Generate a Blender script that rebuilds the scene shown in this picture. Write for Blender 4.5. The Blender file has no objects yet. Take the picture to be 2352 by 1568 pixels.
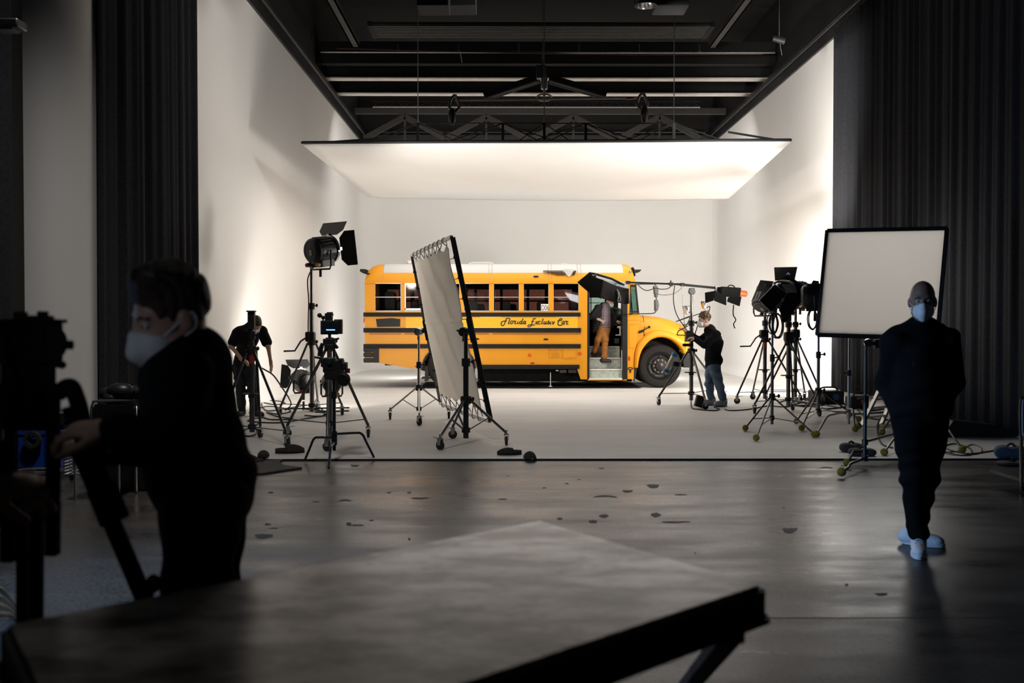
# lamp and added fill powers, exposure
P_L1, P_L2, P_L3, P_R1, P_R2, P_R3, P_R4 = 520, 130, 340, 1400, 850, 60, 1550
P_BACK, P_BOUNCE, P_BLUE, P_FRONT, P_BOARD, P_FILL_R, P_FILL_L, P_HL, P_HR, P_MASK, AMB, EXPO = 182, 236, 62, 560, 21, 82, 55, 520, 1900, 0.05, 0.006, 0.03
import bpy, math, random
import numpy as np
from mathutils import Vector, Matrix
random.seed(7)
V = Vector
sc = bpy.context.scene
COL = sc.collection
PI = math.pi
FL = 2287.0                       # focal length in pixels of the 2352 px wide frame (35 mm on 36 mm)
CAM = V((0, 0, 1.5))

# ------------------------------------------------------------------ camera
cd = bpy.data.cameras.new('camera'); cam = bpy.data.objects.new('camera', cd); COL.objects.link(cam)
cd.sensor_width = 36.0; cd.lens = 36.0 * FL / 2352.0
pitch = math.atan(43 / FL); yaw = math.atan(13 / FL)
cam.location = CAM; cam.rotation_euler = (PI / 2 - pitch, 0, -yaw)
cd.clip_start = 0.05; cd.clip_end = 200
cd.dof.use_dof = True; cd.dof.focus_distance = 20.0; cd.dof.aperture_fstop = 2.8
sc.camera = cam
RC = cam.rotation_euler.to_matrix()

def ray(px, py):
    return RC @ V(((px - 1176) / FL, (784 - py) / FL, -1.0))
def W(px, py, Y):                 # the point of a pixel's ray at depth Y
    d = ray(px, py); return CAM + d * (Y / d.y)
def F(px, py, z=0.0):             # the point of a pixel's ray at height z
    d = ray(px, py); return CAM + d * ((z - CAM.z) / d.z)

# ------------------------------------------------------------------ materials
def S(r, g, b):
    return tuple(((c / 255) / 12.92 if c / 255 <= 0.04045 else ((c / 255 + 0.055) / 1.055) ** 2.4) for c in (r, g, b))
MATS = {}
def pm(name, col, rough=0.6, metal=0.0, var=0.12, scale=8.0, bump=0.0, bscale=None, spec=0.5, coat=0.0, stretch=None, emit=None, estr=0.0):
    if name in MATS: return MATS[name]
    m = bpy.data.materials.new(name); m.use_nodes = True
    nt = m.node_tree; b = nt.nodes['Principled BSDF']
    b.inputs['Roughness'].default_value = rough; b.inputs['Metallic'].default_value = metal
    b.inputs['Specular IOR Level'].default_value = spec; b.inputs['Coat Weight'].default_value = coat
    tc = nt.nodes.new('ShaderNodeTexCoord'); mp = nt.nodes.new('ShaderNodeMapping')
    nt.links.new(tc.outputs['Object'], mp.inputs['Vector'])
    if stretch: mp.inputs['Scale'].default_value = stretch
    nz = nt.nodes.new('ShaderNodeTexNoise'); nz.inputs['Scale'].default_value = scale; nz.inputs['Detail'].default_value = 5
    nt.links.new(mp.outputs['Vector'], nz.inputs['Vector'])
    rp = nt.nodes.new('ShaderNodeValToRGB'); cr = rp.color_ramp
    cr.elements[0].position = 0.3; cr.elements[1].position = 0.7
    cr.elements[0].color = tuple(c * (1 - var) for c in col) + (1,)
    cr.elements[1].color = tuple(min(1, c * (1 + var)) for c in col) + (1,)
    nt.links.new(nz.outputs['Fac'], rp.inputs['Fac']); nt.links.new(rp.outputs['Color'], b.inputs['Base Color'])
    if bump:
        n2 = nt.nodes.new('ShaderNodeTexNoise'); n2.inputs['Scale'].default_value = bscale or scale * 4; n2.inputs['Detail'].default_value = 4
        nt.links.new(mp.outputs['Vector'], n2.inputs['Vector'])
        bp = nt.nodes.new('ShaderNodeBump'); bp.inputs['Strength'].default_value = bump; bp.inputs['Distance'].default_value = 0.01
        nt.links.new(n2.outputs['Fac'], bp.inputs['Height']); nt.links.new(bp.outputs['Normal'], b.inputs['Normal'])
    if emit:
        b.inputs['Emission Color'].default_value = emit + (1,); b.inputs['Emission Strength'].default_value = estr
    MATS[name] = m
    return m
def glass(name, tint, gloss=0.08):
    if name in MATS: return MATS[name]
    m = bpy.data.materials.new(name); m.use_nodes = True; nt = m.node_tree
    nt.nodes.remove(nt.nodes['Principled BSDF']); out = nt.nodes['Material Output']
    t = nt.nodes.new('ShaderNodeBsdfTransparent'); t.inputs['Color'].default_value = tint + (1,)
    g = nt.nodes.new('ShaderNodeBsdfGlossy'); g.inputs['Roughness'].default_value = 0.03
    mx = nt.nodes.new('ShaderNodeMixShader')
    mx.inputs['Fac'].default_value = gloss; nt.links.new(t.outputs[0], mx.inputs[1]); nt.links.new(g.outputs[0], mx.inputs[2])
    nt.links.new(mx.outputs[0], out.inputs['Surface'])
    MATS[name] = m
    return m

def sheer(name, col, tr=.5, rough=.9, scale=3, var=.03):    # cloth or board that lets light through
    m = pm(name, col, rough, var=var, scale=scale); nt = m.node_tree; b = nt.nodes['Principled BSDF']; out = nt.nodes['Material Output']
    if 'Translucent BSDF' in nt.nodes: return m
    t = nt.nodes.new('ShaderNodeBsdfTranslucent'); t.inputs['Color'].default_value = tuple(min(1, c * 1.25) for c in col) + (1,)
    mx = nt.nodes.new('ShaderNodeMixShader'); mx.inputs['Fac'].default_value = tr
    nt.links.new(b.outputs[0], mx.inputs[1]); nt.links.new(t.outputs[0], mx.inputs[2]); nt.links.new(mx.outputs[0], out.inputs['Surface'])
    return m

# ------------------------------------------------------------------ mesh building
def basis(d):
    d = V(d).normalized()
    u = V((0, 0, 1)) if abs(d.z) < 0.95 else V((1, 0, 0))
    s = d.cross(u).normalized(); t = s.cross(d).normalized()
    return s, d, t
def catmull(pts, n=6, closed=False):
    P = [V(p) for p in pts]; out = []; k = len(P)
    for i in range(k if closed else k - 1):
        if closed: p0, p1, p2, p3 = P[(i - 1) % k], P[i], P[(i + 1) % k], P[(i + 2) % k]
        else: p0, p1, p2, p3 = P[max(i - 1, 0)], P[i], P[i + 1], P[min(i + 2, k - 1)]
        for j in range(n):
            t = j / n
            out.append(0.5 * ((2 * p1) + (p2 - p0) * t + (2 * p0 - 5 * p1 + 4 * p2 - p3) * t * t + (3 * p1 - p0 - 3 * p2 + p3) * t ** 3))
    if not closed: out.append(P[-1])
    return out

class MB:
    def __init__(s): s.v = []; s.f = []; s.m = []; s.mi = 0
    def _add(s, vs, fs, mi=None):
        o = len(s.v); s.v += [tuple(p) for p in vs]
        for f in fs: s.f.append([i + o for i in f]); s.m.append(s.mi if mi is None else mi)
        return s
    def box(s, c, d, R=None, mi=None):
        c = V(c); h = V(d) / 2
        vs = [V((sx * h.x, sy * h.y, sz * h.z)) for sx in (-1, 1) for sy in (-1, 1) for sz in (-1, 1)]
        if R is not None: vs = [R @ p for p in vs]
        return s._add([p + c for p in vs], [(0, 1, 3, 2), (4, 6, 7, 5), (0, 4, 5, 1), (2, 3, 7, 6), (0, 2, 6, 4), (1, 5, 7, 3)], mi)
    def box2(s, a, b, mi=None):
        return s.box([(a[i] + b[i]) / 2 for i in range(3)], [abs(b[i] - a[i]) for i in range(3)], None, mi)
    def bar(s, a, b, w, h, mi=None, up=None):     # rectangular bar from a to b
        a, b = V(a), V(b); sd, d, t = basis(b - a)
        if up is not None:
            t = (V(up) - d * V(up).dot(d)).normalized(); sd = d.cross(t)
        R = Matrix((sd, d, t)).transposed()
        return s.box((a + b) / 2, (w, (b - a).length, h), R, mi)
    def tube(s, pts, r, n=8, closed=False, caps=True, mi=None):
        P = [V(p) for p in pts]; k = len(P)
        if k < 2: return s
        rs = r if isinstance(r, (list, tuple)) else [r] * k
        vs = []; prev = None
        for i in range(k):
            if closed: d = P[(i + 1) % k] - P[(i - 1) % k]
            else: d = P[min(i + 1, k - 1)] - P[max(i - 1, 0)]
            if d.length < 1e-9: d = V((0, 0, 1))
            d.normalize()
            if prev is None: a, _, b = basis(d)
            else:
                a = prev - d * prev.dot(d)
                a = a.normalized() if a.length > 1e-6 else basis(d)[0]
                b = a.cross(d).normalized() * -1
                b = d.cross(a).normalized()
            if prev is None: b = d.cross(a).normalized()
            prev = a
            for j in range(n):
                t = 2 * PI * j / n
                vs.append(P[i] + (a * math.cos(t) + b * math.sin(t)) * rs[i])
        fs = []
        for i in range(k if closed else k - 1):
            for j in range(n):
                i2 = (i + 1) % k; j2 = (j + 1) % n
                fs.append((i * n + j, i * n + j2, i2 * n + j2, i2 * n + j))
        if caps and not closed:
            fs.append(tuple(range(n - 1, -1, -1))); fs.append(tuple((k - 1) * n + j for j in range(n)))
        return s._add(vs, fs, mi)
    def cyl(s, a, b, r, r2=None, n=16, mi=None):
        return s.tube([a, b], [r, r if r2 is None else r2], n, mi=mi)
    def lathe(s, prof, o=(0, 0, 0), ax=(0, 0, 1), n=24, mi=None):   # prof: (radius, height)
        a, d, b = basis(ax); o = V(o); vs = []; k = len(prof)
        for r, h in prof:
            for j in range(n):
                t = 2 * PI * j / n
                vs.append(o + d * h + (a * math.cos(t) + b * math.sin(t)) * max(r, 1e-4))
        fs = [(i * n + j, i * n + (j + 1) % n, (i + 1) * n + (j + 1) % n, (i + 1) * n + j) for i in range(k - 1) for j in range(n)]
        return s._add(vs, fs, mi)
    def ball(s, c, r, nu=16, nv=10, R=None, mi=None):
        rr = r if isinstance(r, (list, tuple)) else (r, r, r); c = V(c); vs = []; fs = []
        for i in range(nv + 1):
            p = PI * i / nv
            for j in range(nu):
                t = 2 * PI * j / nu
                q = V((rr[0] * math.sin(p) * math.cos(t), rr[1] * math.sin(p) * math.sin(t), rr[2] * math.cos(p)))
                vs.append((R @ q if R is not None else q) + c)
        for i in range(nv):
            for j in range(nu): fs.append((i * nu + j, (i + 1) * nu + j, (i + 1) * nu + (j + 1) % nu, i * nu + (j + 1) % nu))
        return s._add(vs, fs, mi)
    def prism(s, out, y0, y1, mi=None):           # outline of (x, z) extruded along y
        n = len(out)
        vs = [(x, y0, z) for x, z in out] + [(x, y1, z) for x, z in out]
        fs = [tuple(range(n)), tuple(range(2 * n - 1, n - 1, -1))] + [(i, i + n, (i + 1) % n + n, (i + 1) % n) for i in range(n)]
        return s._add(vs, fs, mi)
    def slab(s, pts, th, mi=None, nrm=None):      # thick polygon
        P = [V(p) for p in pts]; n = len(P)
        nn = V(nrm) if nrm is not None else (P[1] - P[0]).cross(P[2] - P[0]).normalized()
        vs = [p + nn * th / 2 for p in P] + [p - nn * th / 2 for p in P]
        fs = [tuple(range(n)), tuple(range(2 * n - 1, n - 1, -1))] + [(i, i + n, (i + 1) % n + n, (i + 1) % n) for i in range(n)]
        return s._add(vs, fs, mi)
    def grid(s, fn, nu, nv, mi=None, wrap=False):
        vs = [fn(i / nu, j / nv) for i in range(nu + 1) for j in range(nv + 1)]
        fs = [(i * (nv + 1) + j, (i + 1) * (nv + 1) + j, (i + 1) * (nv + 1) + j + 1, i * (nv + 1) + j + 1) for i in range(nu) for j in range(nv)]
        return s._add(vs, fs, mi)
    def xf(s, M):
        s.v = [tuple(M @ V(p)) for p in s.v]; return s
    def build(s, name, mat, parent=None, bevel=0.0, sub=0, sharp=35, solid=0.0, fix=False):
        org = WORLD.get(parent.name, V((0, 0, 0))) if parent else V((0, 0, 0))
        me = bpy.data.meshes.new(name)
        me.from_pydata([(p[0] - org.x, p[1] - org.y, p[2] - org.z) for p in s.v], [], s.f)
        mats = mat if isinstance(mat, (list, tuple)) else [mat]
        for m in mats: me.materials.append(m)
        me.polygons.foreach_set('material_index', s.m)
        me.polygons.foreach_set('use_smooth', [True] * len(me.polygons))
        if fix:
            import bmesh
            bm = bmesh.new(); bm.from_mesh(me); bmesh.ops.remove_doubles(bm, verts=bm.verts, dist=1e-5)
            bmesh.ops.recalc_face_normals(bm, faces=bm.faces); bm.to_mesh(me); bm.free()
        me.update(); me.set_sharp_from_angle(angle=math.radians(sharp))
        o = bpy.data.objects.new(name, me); COL.objects.link(o)
        if parent: o.parent = parent
        WORLD[o.name] = org
        if solid: md = o.modifiers.new('solid', 'SOLIDIFY'); md.thickness = solid; md.offset = 0
        if bevel: md = o.modifiers.new('bevel', 'BEVEL'); md.width = bevel; md.segments = 2; md.limit_method = 'ANGLE'; md.angle_limit = math.radians(40)
        if sub: md = o.modifiers.new('sub', 'SUBSURF'); md.levels = sub; md.render_levels = sub
        return o
WORLD = {}                                        # world origin of an object's own coordinates
def thing(name, label, cat, loc=(0, 0, 0), group=None):
    o = bpy.data.objects.new(name, None); COL.objects.link(o)
    o.location = loc; o.empty_display_size = 0.1; WORLD[o.name] = V(loc)
    return tag(o, label, cat, group)
def tag(o, label, cat, group=None):
    o['label'] = label; o['category'] = cat
    if group: o['group'] = group
    return o
def struct(o): o['kind'] = 'structure'; return o
def lone(mb, name, mat, label, cat, group=None, **k): return tag(mb.build(name, mat, **k), label, cat, group)
def dup(root, loc, rz=0.0, label=None, scale=1.0):
    def cp(o, par):
        c = o.copy(); COL.objects.link(c)
        if par: c.parent = par
        for ch in o.children: cp(ch, c)
        return c
    r = cp(root, None); r.location = loc; r.rotation_euler = (0, 0, rz); r.scale = (scale,) * 3
    if label: r['label'] = label
    WORLD[r.name] = V(loc)
    return r

# ------------------------------------------------------------------ smooth bodies: blended capsules and ellipsoids, meshed as one skin
def cap(a, b, ra, rb=None, k=0.03): return ('c', V(a), V(b), ra, ra if rb is None else rb, k)
def ell(c, r, R=None, k=0.03): return ('e', V(c), r, R, k)
def _ev(pr, X, Y, Z):
    if pr[0] == 'c':
        a, b, ra, rb = pr[1:5]; d = b - a; L = max(d.length_squared, 1e-9)
        t = np.clip(((X - a.x) * d.x + (Y - a.y) * d.y + (Z - a.z) * d.z) / L, 0, 1)
        return np.sqrt((X - a.x - d.x * t) ** 2 + (Y - a.y - d.y * t) ** 2 + (Z - a.z - d.z * t) ** 2) - (ra + (rb - ra) * t)
    c, r, R = pr[1:4]
    x, y, z = X - c.x, Y - c.y, Z - c.z
    if R is not None:
        M = R.transposed()
        x, y, z = (M[0][0] * x + M[0][1] * y + M[0][2] * z, M[1][0] * x + M[1][1] * y + M[1][2] * z, M[2][0] * x + M[2][1] * y + M[2][2] * z)
    k0 = np.sqrt((x / r[0]) ** 2 + (y / r[1]) ** 2 + (z / r[2]) ** 2)
    k1 = np.sqrt((x / r[0] ** 2) ** 2 + (y / r[1] ** 2) ** 2 + (z / r[2] ** 2) ** 2)
    return k0 * (k0 - 1) / np.maximum(k1, 1e-6)
def _bb(pr, pad):
    if pr[0] == 'c':
        a, b, ra, rb = pr[1:5]; r = max(ra, rb) + pad
        return [min(a[i], b[i]) - r for i in range(3)], [max(a[i], b[i]) + r for i in range(3)]
    m = max(pr[2]) + pad; c = pr[1]
    return [c[i] - m for i in range(3)], [c[i] + m for i in range(3)]
def skin_mesh(name, prims, mat, parent=None, h=0.008, cut=(), planes=(), wrinkle=0.0, wfreq=28.0, dest=None, wdir=(0.3, 0.25, 1.0)):
    """prims blended with a smooth minimum; cut: prims taken away; planes: (point, normal) keeps the side the normal points away from"""
    lo = [1e9] * 3; hi = [-1e9] * 3
    for p in prims:
        a, b = _bb(p, 3 * h + 0.012)
        for i in range(3): lo[i] = min(lo[i], a[i]); hi[i] = max(hi[i], b[i])
    n = [int((hi[i] - lo[i]) / h) + 2 for i in range(3)]
    D = np.full(n, 0.2, dtype=np.float32)
    ax = [(lo[i] + h * np.arange(n[i])).astype(np.float32) for i in range(3)]
    def region(p, pad):
        a, b = _bb(p, pad); sl = []
        for i in range(3):
            i0 = max(0, int((a[i] - lo[i]) / h) - 1); i1 = min(n[i], int((b[i] - lo[i]) / h) + 2); sl.append(slice(i0, i1))
        return tuple(sl)
    for p in prims:
        k = p[-1]; sl = region(p, k + 3 * h)
        G = np.meshgrid(ax[0][sl[0]], ax[1][sl[1]], ax[2][sl[2]], indexing='ij', sparse=True)
        d = _ev(p, *G); o = D[sl]
        hh = np.clip(0.5 + 0.5 * (o - d) / k, 0, 1)
        D[sl] = o * (1 - hh) + d * hh - k * hh * (1 - hh)
    G = np.meshgrid(*ax, indexing='ij', sparse=True)
    if wrinkle:
        ph = wfreq * (G[0] * wdir[0] + G[1] * wdir[1] + G[2] * wdir[2])
        D = D + wrinkle * np.sin(ph + 2.2 * np.sin(wfreq * 0.35 * (G[0] - 0.6 * G[2])) + 1.7 * np.sin(wfreq * .3 * (G[1] + G[2]))).astype(np.float32)
    for p in cut:
        sl = region(p, 3 * h)
        g = np.meshgrid(ax[0][sl[0]], ax[1][sl[1]], ax[2][sl[2]], indexing='ij', sparse=True)
        D[sl] = np.maximum(D[sl], -_ev(p, *g))
    for q, nn in planes:
        q = V(q); nn = V(nn).normalized()
        D = np.maximum(D, ((G[0] - q.x) * nn.x + (G[1] - q.y) * nn.y + (G[2] - q.z) * nn.z).astype(np.float32))
    D[0], D[-1] = 0.2, 0.2; D[:, 0], D[:, -1] = 0.2, 0.2; D[:, :, 0], D[:, :, -1] = 0.2, 0.2
    ins = D < 0
    m = [k - 1 for k in n]
    cnt = np.zeros(m, dtype=np.int8)
    for dx in (0, 1):
        for dy in (0, 1):
            for dz in (0, 1): cnt += ins[dx:m[0] + dx, dy:m[1] + dy, dz:m[2] + dz]
    act = (cnt > 0) & (cnt < 8)
    idx = np.full(m, -1, dtype=np.int64); I, J, K = np.nonzero(act); idx[I, J, K] = np.arange(len(I))
    acc = np.zeros((len(I), 3)); w = np.zeros(len(I))
    cs = [(a, b, c) for a in (0, 1) for b in (0, 1) for c in (0, 1)]
    for a in cs:
        for axn in range(3):
            if a[axn] == 0:
                b = list(a); b[axn] = 1
                da = D[I + a[0], J + a[1], K + a[2]].astype(float); db = D[I + b[0], J + b[1], K + b[2]].astype(float)
                s = (da < 0) != (db < 0); t = np.where(s, da / np.where(s, da - db, 1), 0)
                p = np.tile(np.array(a, float), (len(I), 1)); p[:, axn] += t
                acc[s] += p[s]; w[s] += 1
    vs = (np.stack([I, J, K], 1) + acc / np.maximum(w, 1)[:, None]) * h + np.array(lo)
    faces = []
    for axn in range(3):
        sl0 = [slice(1, m[i]) for i in range(3)]; sl0[axn] = slice(0, m[axn])
        sl1 = list(sl0); sl1[axn] = slice(1, m[axn] + 1)
        A = ins[tuple(sl0)]; B = ins[tuple(sl1)]
        u, v2 = [(1, 2), (2, 0), (0, 1)][axn]
        off = [1, 1, 1]; off[axn] = 0
        for flip, msk in ((False, A & ~B), (True, ~A & B)):
            q = np.stack(np.nonzero(msk), 1) + np.array(off)
            if not len(q): continue
            e = []
            for su, sv in ((0, 0), (-1, 0), (-1, -1), (0, -1)):
                c = q.copy(); c[:, u] += su; c[:, v2] += sv
                e.append(idx[c[:, 0], c[:, 1], c[:, 2]])
            if flip: e = e[::-1]
            e = np.stack(e, 1); faces.append(e[(e >= 0).all(1)])
    fs = np.concatenate(faces).tolist()
    # a little smoothing
    E = np.concatenate([np.concatenate(faces)[:, [i, (i + 1) % 4]] for i in range(4)])
    for _ in range(2):
        s = np.zeros_like(vs); c = np.zeros(len(vs))
        for k in range(3): np.add.at(s[:, k], E[:, 0], vs[E[:, 1], k])
        np.add.at(c, E[:, 0], 1)
        vs = np.where(c[:, None] > 0, 0.45 * vs + 0.55 * s / np.maximum(c, 1)[:, None], vs)
    mb = MB(); mb.v = vs.tolist(); mb.f = fs; mb.m = [0] * len(fs)
    return mb.build(name, mat, parent, sharp=70)
# ------------------------------------------------------------------ palette
m_cyc = pm('white_studio_paint', (0.76, 0.742, 0.715), 0.75, var=0.02, scale=0.6)
m_cycfloor = pm('white_floor_paint', (0.62, 0.605, 0.58), 0.6, var=0.07, scale=1.4, bump=0.05, bscale=60, stretch=(0.35, 1.6, 1))
m_black = pm('black_metal', (0.012, 0.012, 0.013), 0.45, var=0.2)
m_blackpaint = pm('matt_black_paint', (0.0065, 0.0063, 0.0062), 0.85, var=0.25, scale=2)
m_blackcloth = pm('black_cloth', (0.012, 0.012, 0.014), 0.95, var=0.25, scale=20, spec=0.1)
m_velvet = pm('black_curtain_cloth', (0.022, 0.023, 0.027), 0.9, var=0.25, scale=30, spec=0.15)
m_chrome = pm('chromed_steel', (0.62, 0.62, 0.63), 0.16, 1.0, var=0.05)
m_steel = pm('dull_steel', (0.42, 0.42, 0.42), 0.35, 0.9, var=0.1)
m_dsteel = pm('dark_steel', (0.12, 0.12, 0.12), 0.35, 0.85, var=0.15)
m_rubber = pm('black_rubber', (0.018, 0.018, 0.018), 0.75, var=0.2)
m_alu = pm('aluminium', (0.66, 0.65, 0.63), 0.4, 0.7, var=0.06)
m_beam = pm('lit_beam_grey', (0.74, 0.70, 0.64), 0.8, var=0.12, scale=3)
m_wood_dark = pm('dark_wood', (0.03, 0.026, 0.022), 0.6, var=0.2)

# concrete floor: worn, polished, faintly brown
def concrete():
    m = bpy.data.materials.new('worn_concrete'); m.use_nodes = True; nt = m.node_tree; b = nt.nodes['Principled BSDF']; L = nt.links.new
    tc = nt.nodes.new('ShaderNodeTexCoord'); mp = nt.nodes.new('ShaderNodeMapping'); L(tc.outputs['Object'], mp.inputs['Vector'])
    mp.inputs['Scale'].default_value = (0.45, 1.3, 1)
    n1 = nt.nodes.new('ShaderNodeTexNoise'); n1.inputs['Scale'].default_value = 1.6; n1.inputs['Detail'].default_value = 9; n1.inputs['Roughness'].default_value = 0.62
    L(mp.outputs['Vector'], n1.inputs['Vector'])
    r1 = nt.nodes.new('ShaderNodeValToRGB'); L(n1.outputs['Fac'], r1.inputs['Fac'])
    r1.color_ramp.elements[0].position = 0.32; r1.color_ramp.elements[0].color = (0.034, 0.031, 0.028, 1)
    r1.color_ramp.elements[1].position = 0.68; r1.color_ramp.elements[1].color = (0.074, 0.067, 0.060, 1)
    n2 = nt.nodes.new('ShaderNodeTexNoise'); n2.inputs['Scale'].default_value = 45; n2.inputs['Detail'].default_value = 6; L(tc.outputs['Object'], n2.inputs['Vector'])
    r2 = nt.nodes.new('ShaderNodeValToRGB'); L(n2.outputs['Fac'], r2.inputs['Fac'])
    r2.color_ramp.elements[0].position = 0.36; r2.color_ramp.elements[0].color = (0.35, 0.33, 0.31, 1)
    r2.color_ramp.elements[1].position = 0.46; r2.color_ramp.elements[1].color = (1, 1, 1, 1)
    mx = nt.nodes.new('ShaderNodeMixRGB'); mx.blend_type = 'MULTIPLY'; mx.inputs['Fac'].default_value = 1
    L(r1.outputs['Color'], mx.inputs['Color1']); L(r2.outputs['Color'], mx.inputs['Color2']); L(mx.outputs['Color'], b.inputs['Base Color'])
    r3 = nt.nodes.new('ShaderNodeMapRange'); L(n1.outputs['Fac'], r3.inputs['Value'])
    r3.inputs['From Min'].default_value = 0.3; r3.inputs['From Max'].default_value = 0.7; r3.inputs['To Min'].default_value = 0.21; r3.inputs['To Max'].default_value = 0.47
    L(r3.outputs['Result'], b.inputs['Roughness'])
    bp = nt.nodes.new('ShaderNodeBump'); bp.inputs['Strength'].default_value = 0.12; bp.inputs['Distance'].default_value = 0.004
    L(n2.outputs['Fac'], bp.inputs['Height']); L(bp.outputs['Normal'], b.inputs['Normal'])
    b.inputs['Specular IOR Level'].default_value = 0.24
    return m
m_conc = concrete()
m_stain = pm('dark_floor_stain', (0.012, 0.011, 0.010), 0.7, var=0.2)

XL, XR, D, HT, CZ = -4.66, 6.67, 32.0, 7.30, 0.02
YC = F(1176, 1053, CZ).y                           # front edge of the white painted floor

# ------------------------------------------------------------------ floors
mb = MB(); mb.grid(lambda u, v: V((XL - 2 + (XR - XL + 4) * u, -3 + (YC + 3.6) * v, 0)), 8, 14)
def blob(px, py, w, h, seed, bend=0.0):            # a stain with a ragged outline, lying in the concrete
    rnd = random.Random(seed); c = F(px, py, 0); a = F(px + w / 2, py, 0) - c; q = F(px, py - h / 2, 0) - c
    pts = []
    for i in range(14):
        t = 2 * PI * i / 14; k = 0.75 + 0.35 * rnd.random()
        x = math.cos(t) * k; y = math.sin(t) * k + bend * (x * x - 0.3)
        pts.append(c + a * x + q * y)
    return [V((p.x, p.y, 0.0012)) for p in pts]
for i, (px, py, w, h, bd) in enumerate([
    (605, 1231, 44, 12, .3), (622, 1131, 15, 4, 0), (615, 1204, 16, 5, 0), (628, 1213, 26, 3, 0), (727, 1152, 18, 3, 0),
    (792, 1149, 34, 4, -1.2), (801, 1203, 12, 9, 0), (820, 1206, 36, 4, 0), (853, 1195, 12, 4, 0), (815, 1069, 22, 5, .8),
    (940, 1238, 7, 6, 0), (965, 1144, 46, 4, .9), (893, 1131, 12, 3, 0), (1154, 1146, 24, 3, 0), (1166, 1093, 8, 2, 0),
    (1382, 1075, 15, 3, 0), (1500, 1116, 32, 10, .6), (1441, 1128, 28, 6, .3), (1390, 1140, 62, 5, -1.6), (1563, 1136, 32, 3, 0),
    (1387, 1185, 22, 9, 0), (1362, 1198, 22, 9, 0), (1506, 1182, 24, 11, .2), (1549, 1199, 72, 5, .3), (1813, 1217, 38, 12, .8),
    (1897, 1074, 34, 5, -.8), (1302, 1110, 10, 3, 0), (1330, 1101, 9, 2, 0), (1250, 1120, 10, 3, 0), (1286, 1191, 14, 6, 0),
    (1945, 1343, 9, 6, 0), (2025, 1364, 34, 7, .9), (1597, 1270, 6, 3, 0), (680, 1395, 12, 4, 0), (1800, 1166, 6, 4, 0), (940, 1131, 10, 4, .5)]):
    mb._add(blob(px, py, w, h, i, bd), [tuple(range(14))], 1)
ya = F(1900, 1418).y                                # expansion joint across the concrete
mb._add([V((XL, ya, .001)), V((XR, ya - .02, .001)), V((XR, ya + .004 - .02, .001)), V((XL, ya + .016, .001))], [(0, 1, 2, 3)], 1)
struct(mb.build('floor', [m_conc, m_stain]))
mb = MB(); mb.box2((XL - .1, YC, 0), (XR + .1, D, CZ)); mb.xf(Matrix.Identity(4))
struct(mb.build('floor_painted', m_cycfloor, bevel=0.004))

mb = MB(); mb.box2((XL - .1, YC - .010, 0), (XR + .1, YC - .001, CZ - .001)); struct(mb.build('trim_4', m_blackpaint))
# ------------------------------------------------------------------ cyclorama walls: left, rounded corner, back, rounded corner, right; cove at the foot
def plan(s0):                                       # plan points with inward normals
    R = 0.7; out = []
    out += [(XL - 1.6, 10.75, 0, -1), (XL - .5, 10.75, 0, -1)]
    for i in range(1, 8): a = -PI / 2 + (PI / 2) * i / 8; out.append((XL - .5 + .5 * math.cos(a), 11.25 + .5 * math.sin(a), math.cos(a), math.sin(a)))
    for i in range(21): y = 11.25 + (D - R - 11.25) * i / 20; out.append((XL, y, 1, 0))
    nl = len(out)
    for i in range(1, 9): a = PI - (PI / 2) * i / 8; out.append((XL + R + R * math.cos(a), D - R + R * math.sin(a), -math.cos(a), -math.sin(a)))
    for i in range(1, 11): out.append((XL + R + (XR - XL - 2 * R) * i / 10, D, 0, -1))
    for i in range(1, 9): a = PI / 2 - (PI / 2) * i / 8; out.append((XR - R + R * math.cos(a), D - R + R * math.sin(a), -math.cos(a), -math.sin(a)))
    nb = len(out) - 4
    for i in range(1, 21): y = D - R - (D - R - 6.0) * i / 20; out.append((XR, y, -1, 0))
    return out, nl + 4, nb
pl, c1, c2 = plan(0)
def prof():
    R = 0.6; o = [(R + .02, CZ + .001)]
    for i in range(0, 11): a = (PI / 2) * i / 10; o.append((R - R * math.sin(a), CZ + R - R * math.cos(a)))
    return o + [(0, 2.2), (0, 4.2), (0, HT)]
pr = prof()
def wallpart(name, i0, i1):
    mb = MB(); P = pl[i0:i1]
    vs = [V((x + nx * d * g, y + ny * d * g, CZ * g + (z - CZ) * (g if z < 2 else 1))) for x, y, nx, ny in P for g in [max(.03, min(1 if abs(x) < 4 or y > D - 1.5 else .5, (y - 12.2) / 1.5))] for d, z in pr]
    k = len(pr)
    mb._add(vs, [(i * k + j, (i + 1) * k + j, (i + 1) * k + j + 1, i * k + j + 1) for i in range(len(P) - 1) for j in range(k - 1)])
    # outside skin, so that the wall has thickness
    vs2 = [V((x - nx * .12, y - ny * .12, z)) for x, y, nx, ny in P for z in (0, HT)]
    mb._add(vs2, [(i * 2, i * 2 + 1, i * 2 + 3, i * 2 + 2) for i in range(len(P) - 1)])
    return struct(mb.build(name, m_cyc, sharp=50))
wallpart('wall_left', 0, c1 + 1); wallpart('wall_back', c1, c2 + 1); wallpart('wall_right', c2, len(pl))

# dark front part of the hall
mb = MB(); mb.box2((XL - .75, -3, 0), (XL - .45, 10.6, HT + 2)); struct(mb.build('wall_left', m_blackpaint))
mb = MB(); mb.box2((XR + .12, -3, 0), (XR + .35, 6.0, HT + 2)); struct(mb.build('wall_right', m_blackpaint))
mb = MB(); mb.box2((XL - .6, -3, 9.6), (XR + .6, D + 2.6, 9.8)); struct(mb.build('ceiling', m_blackpaint))
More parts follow.
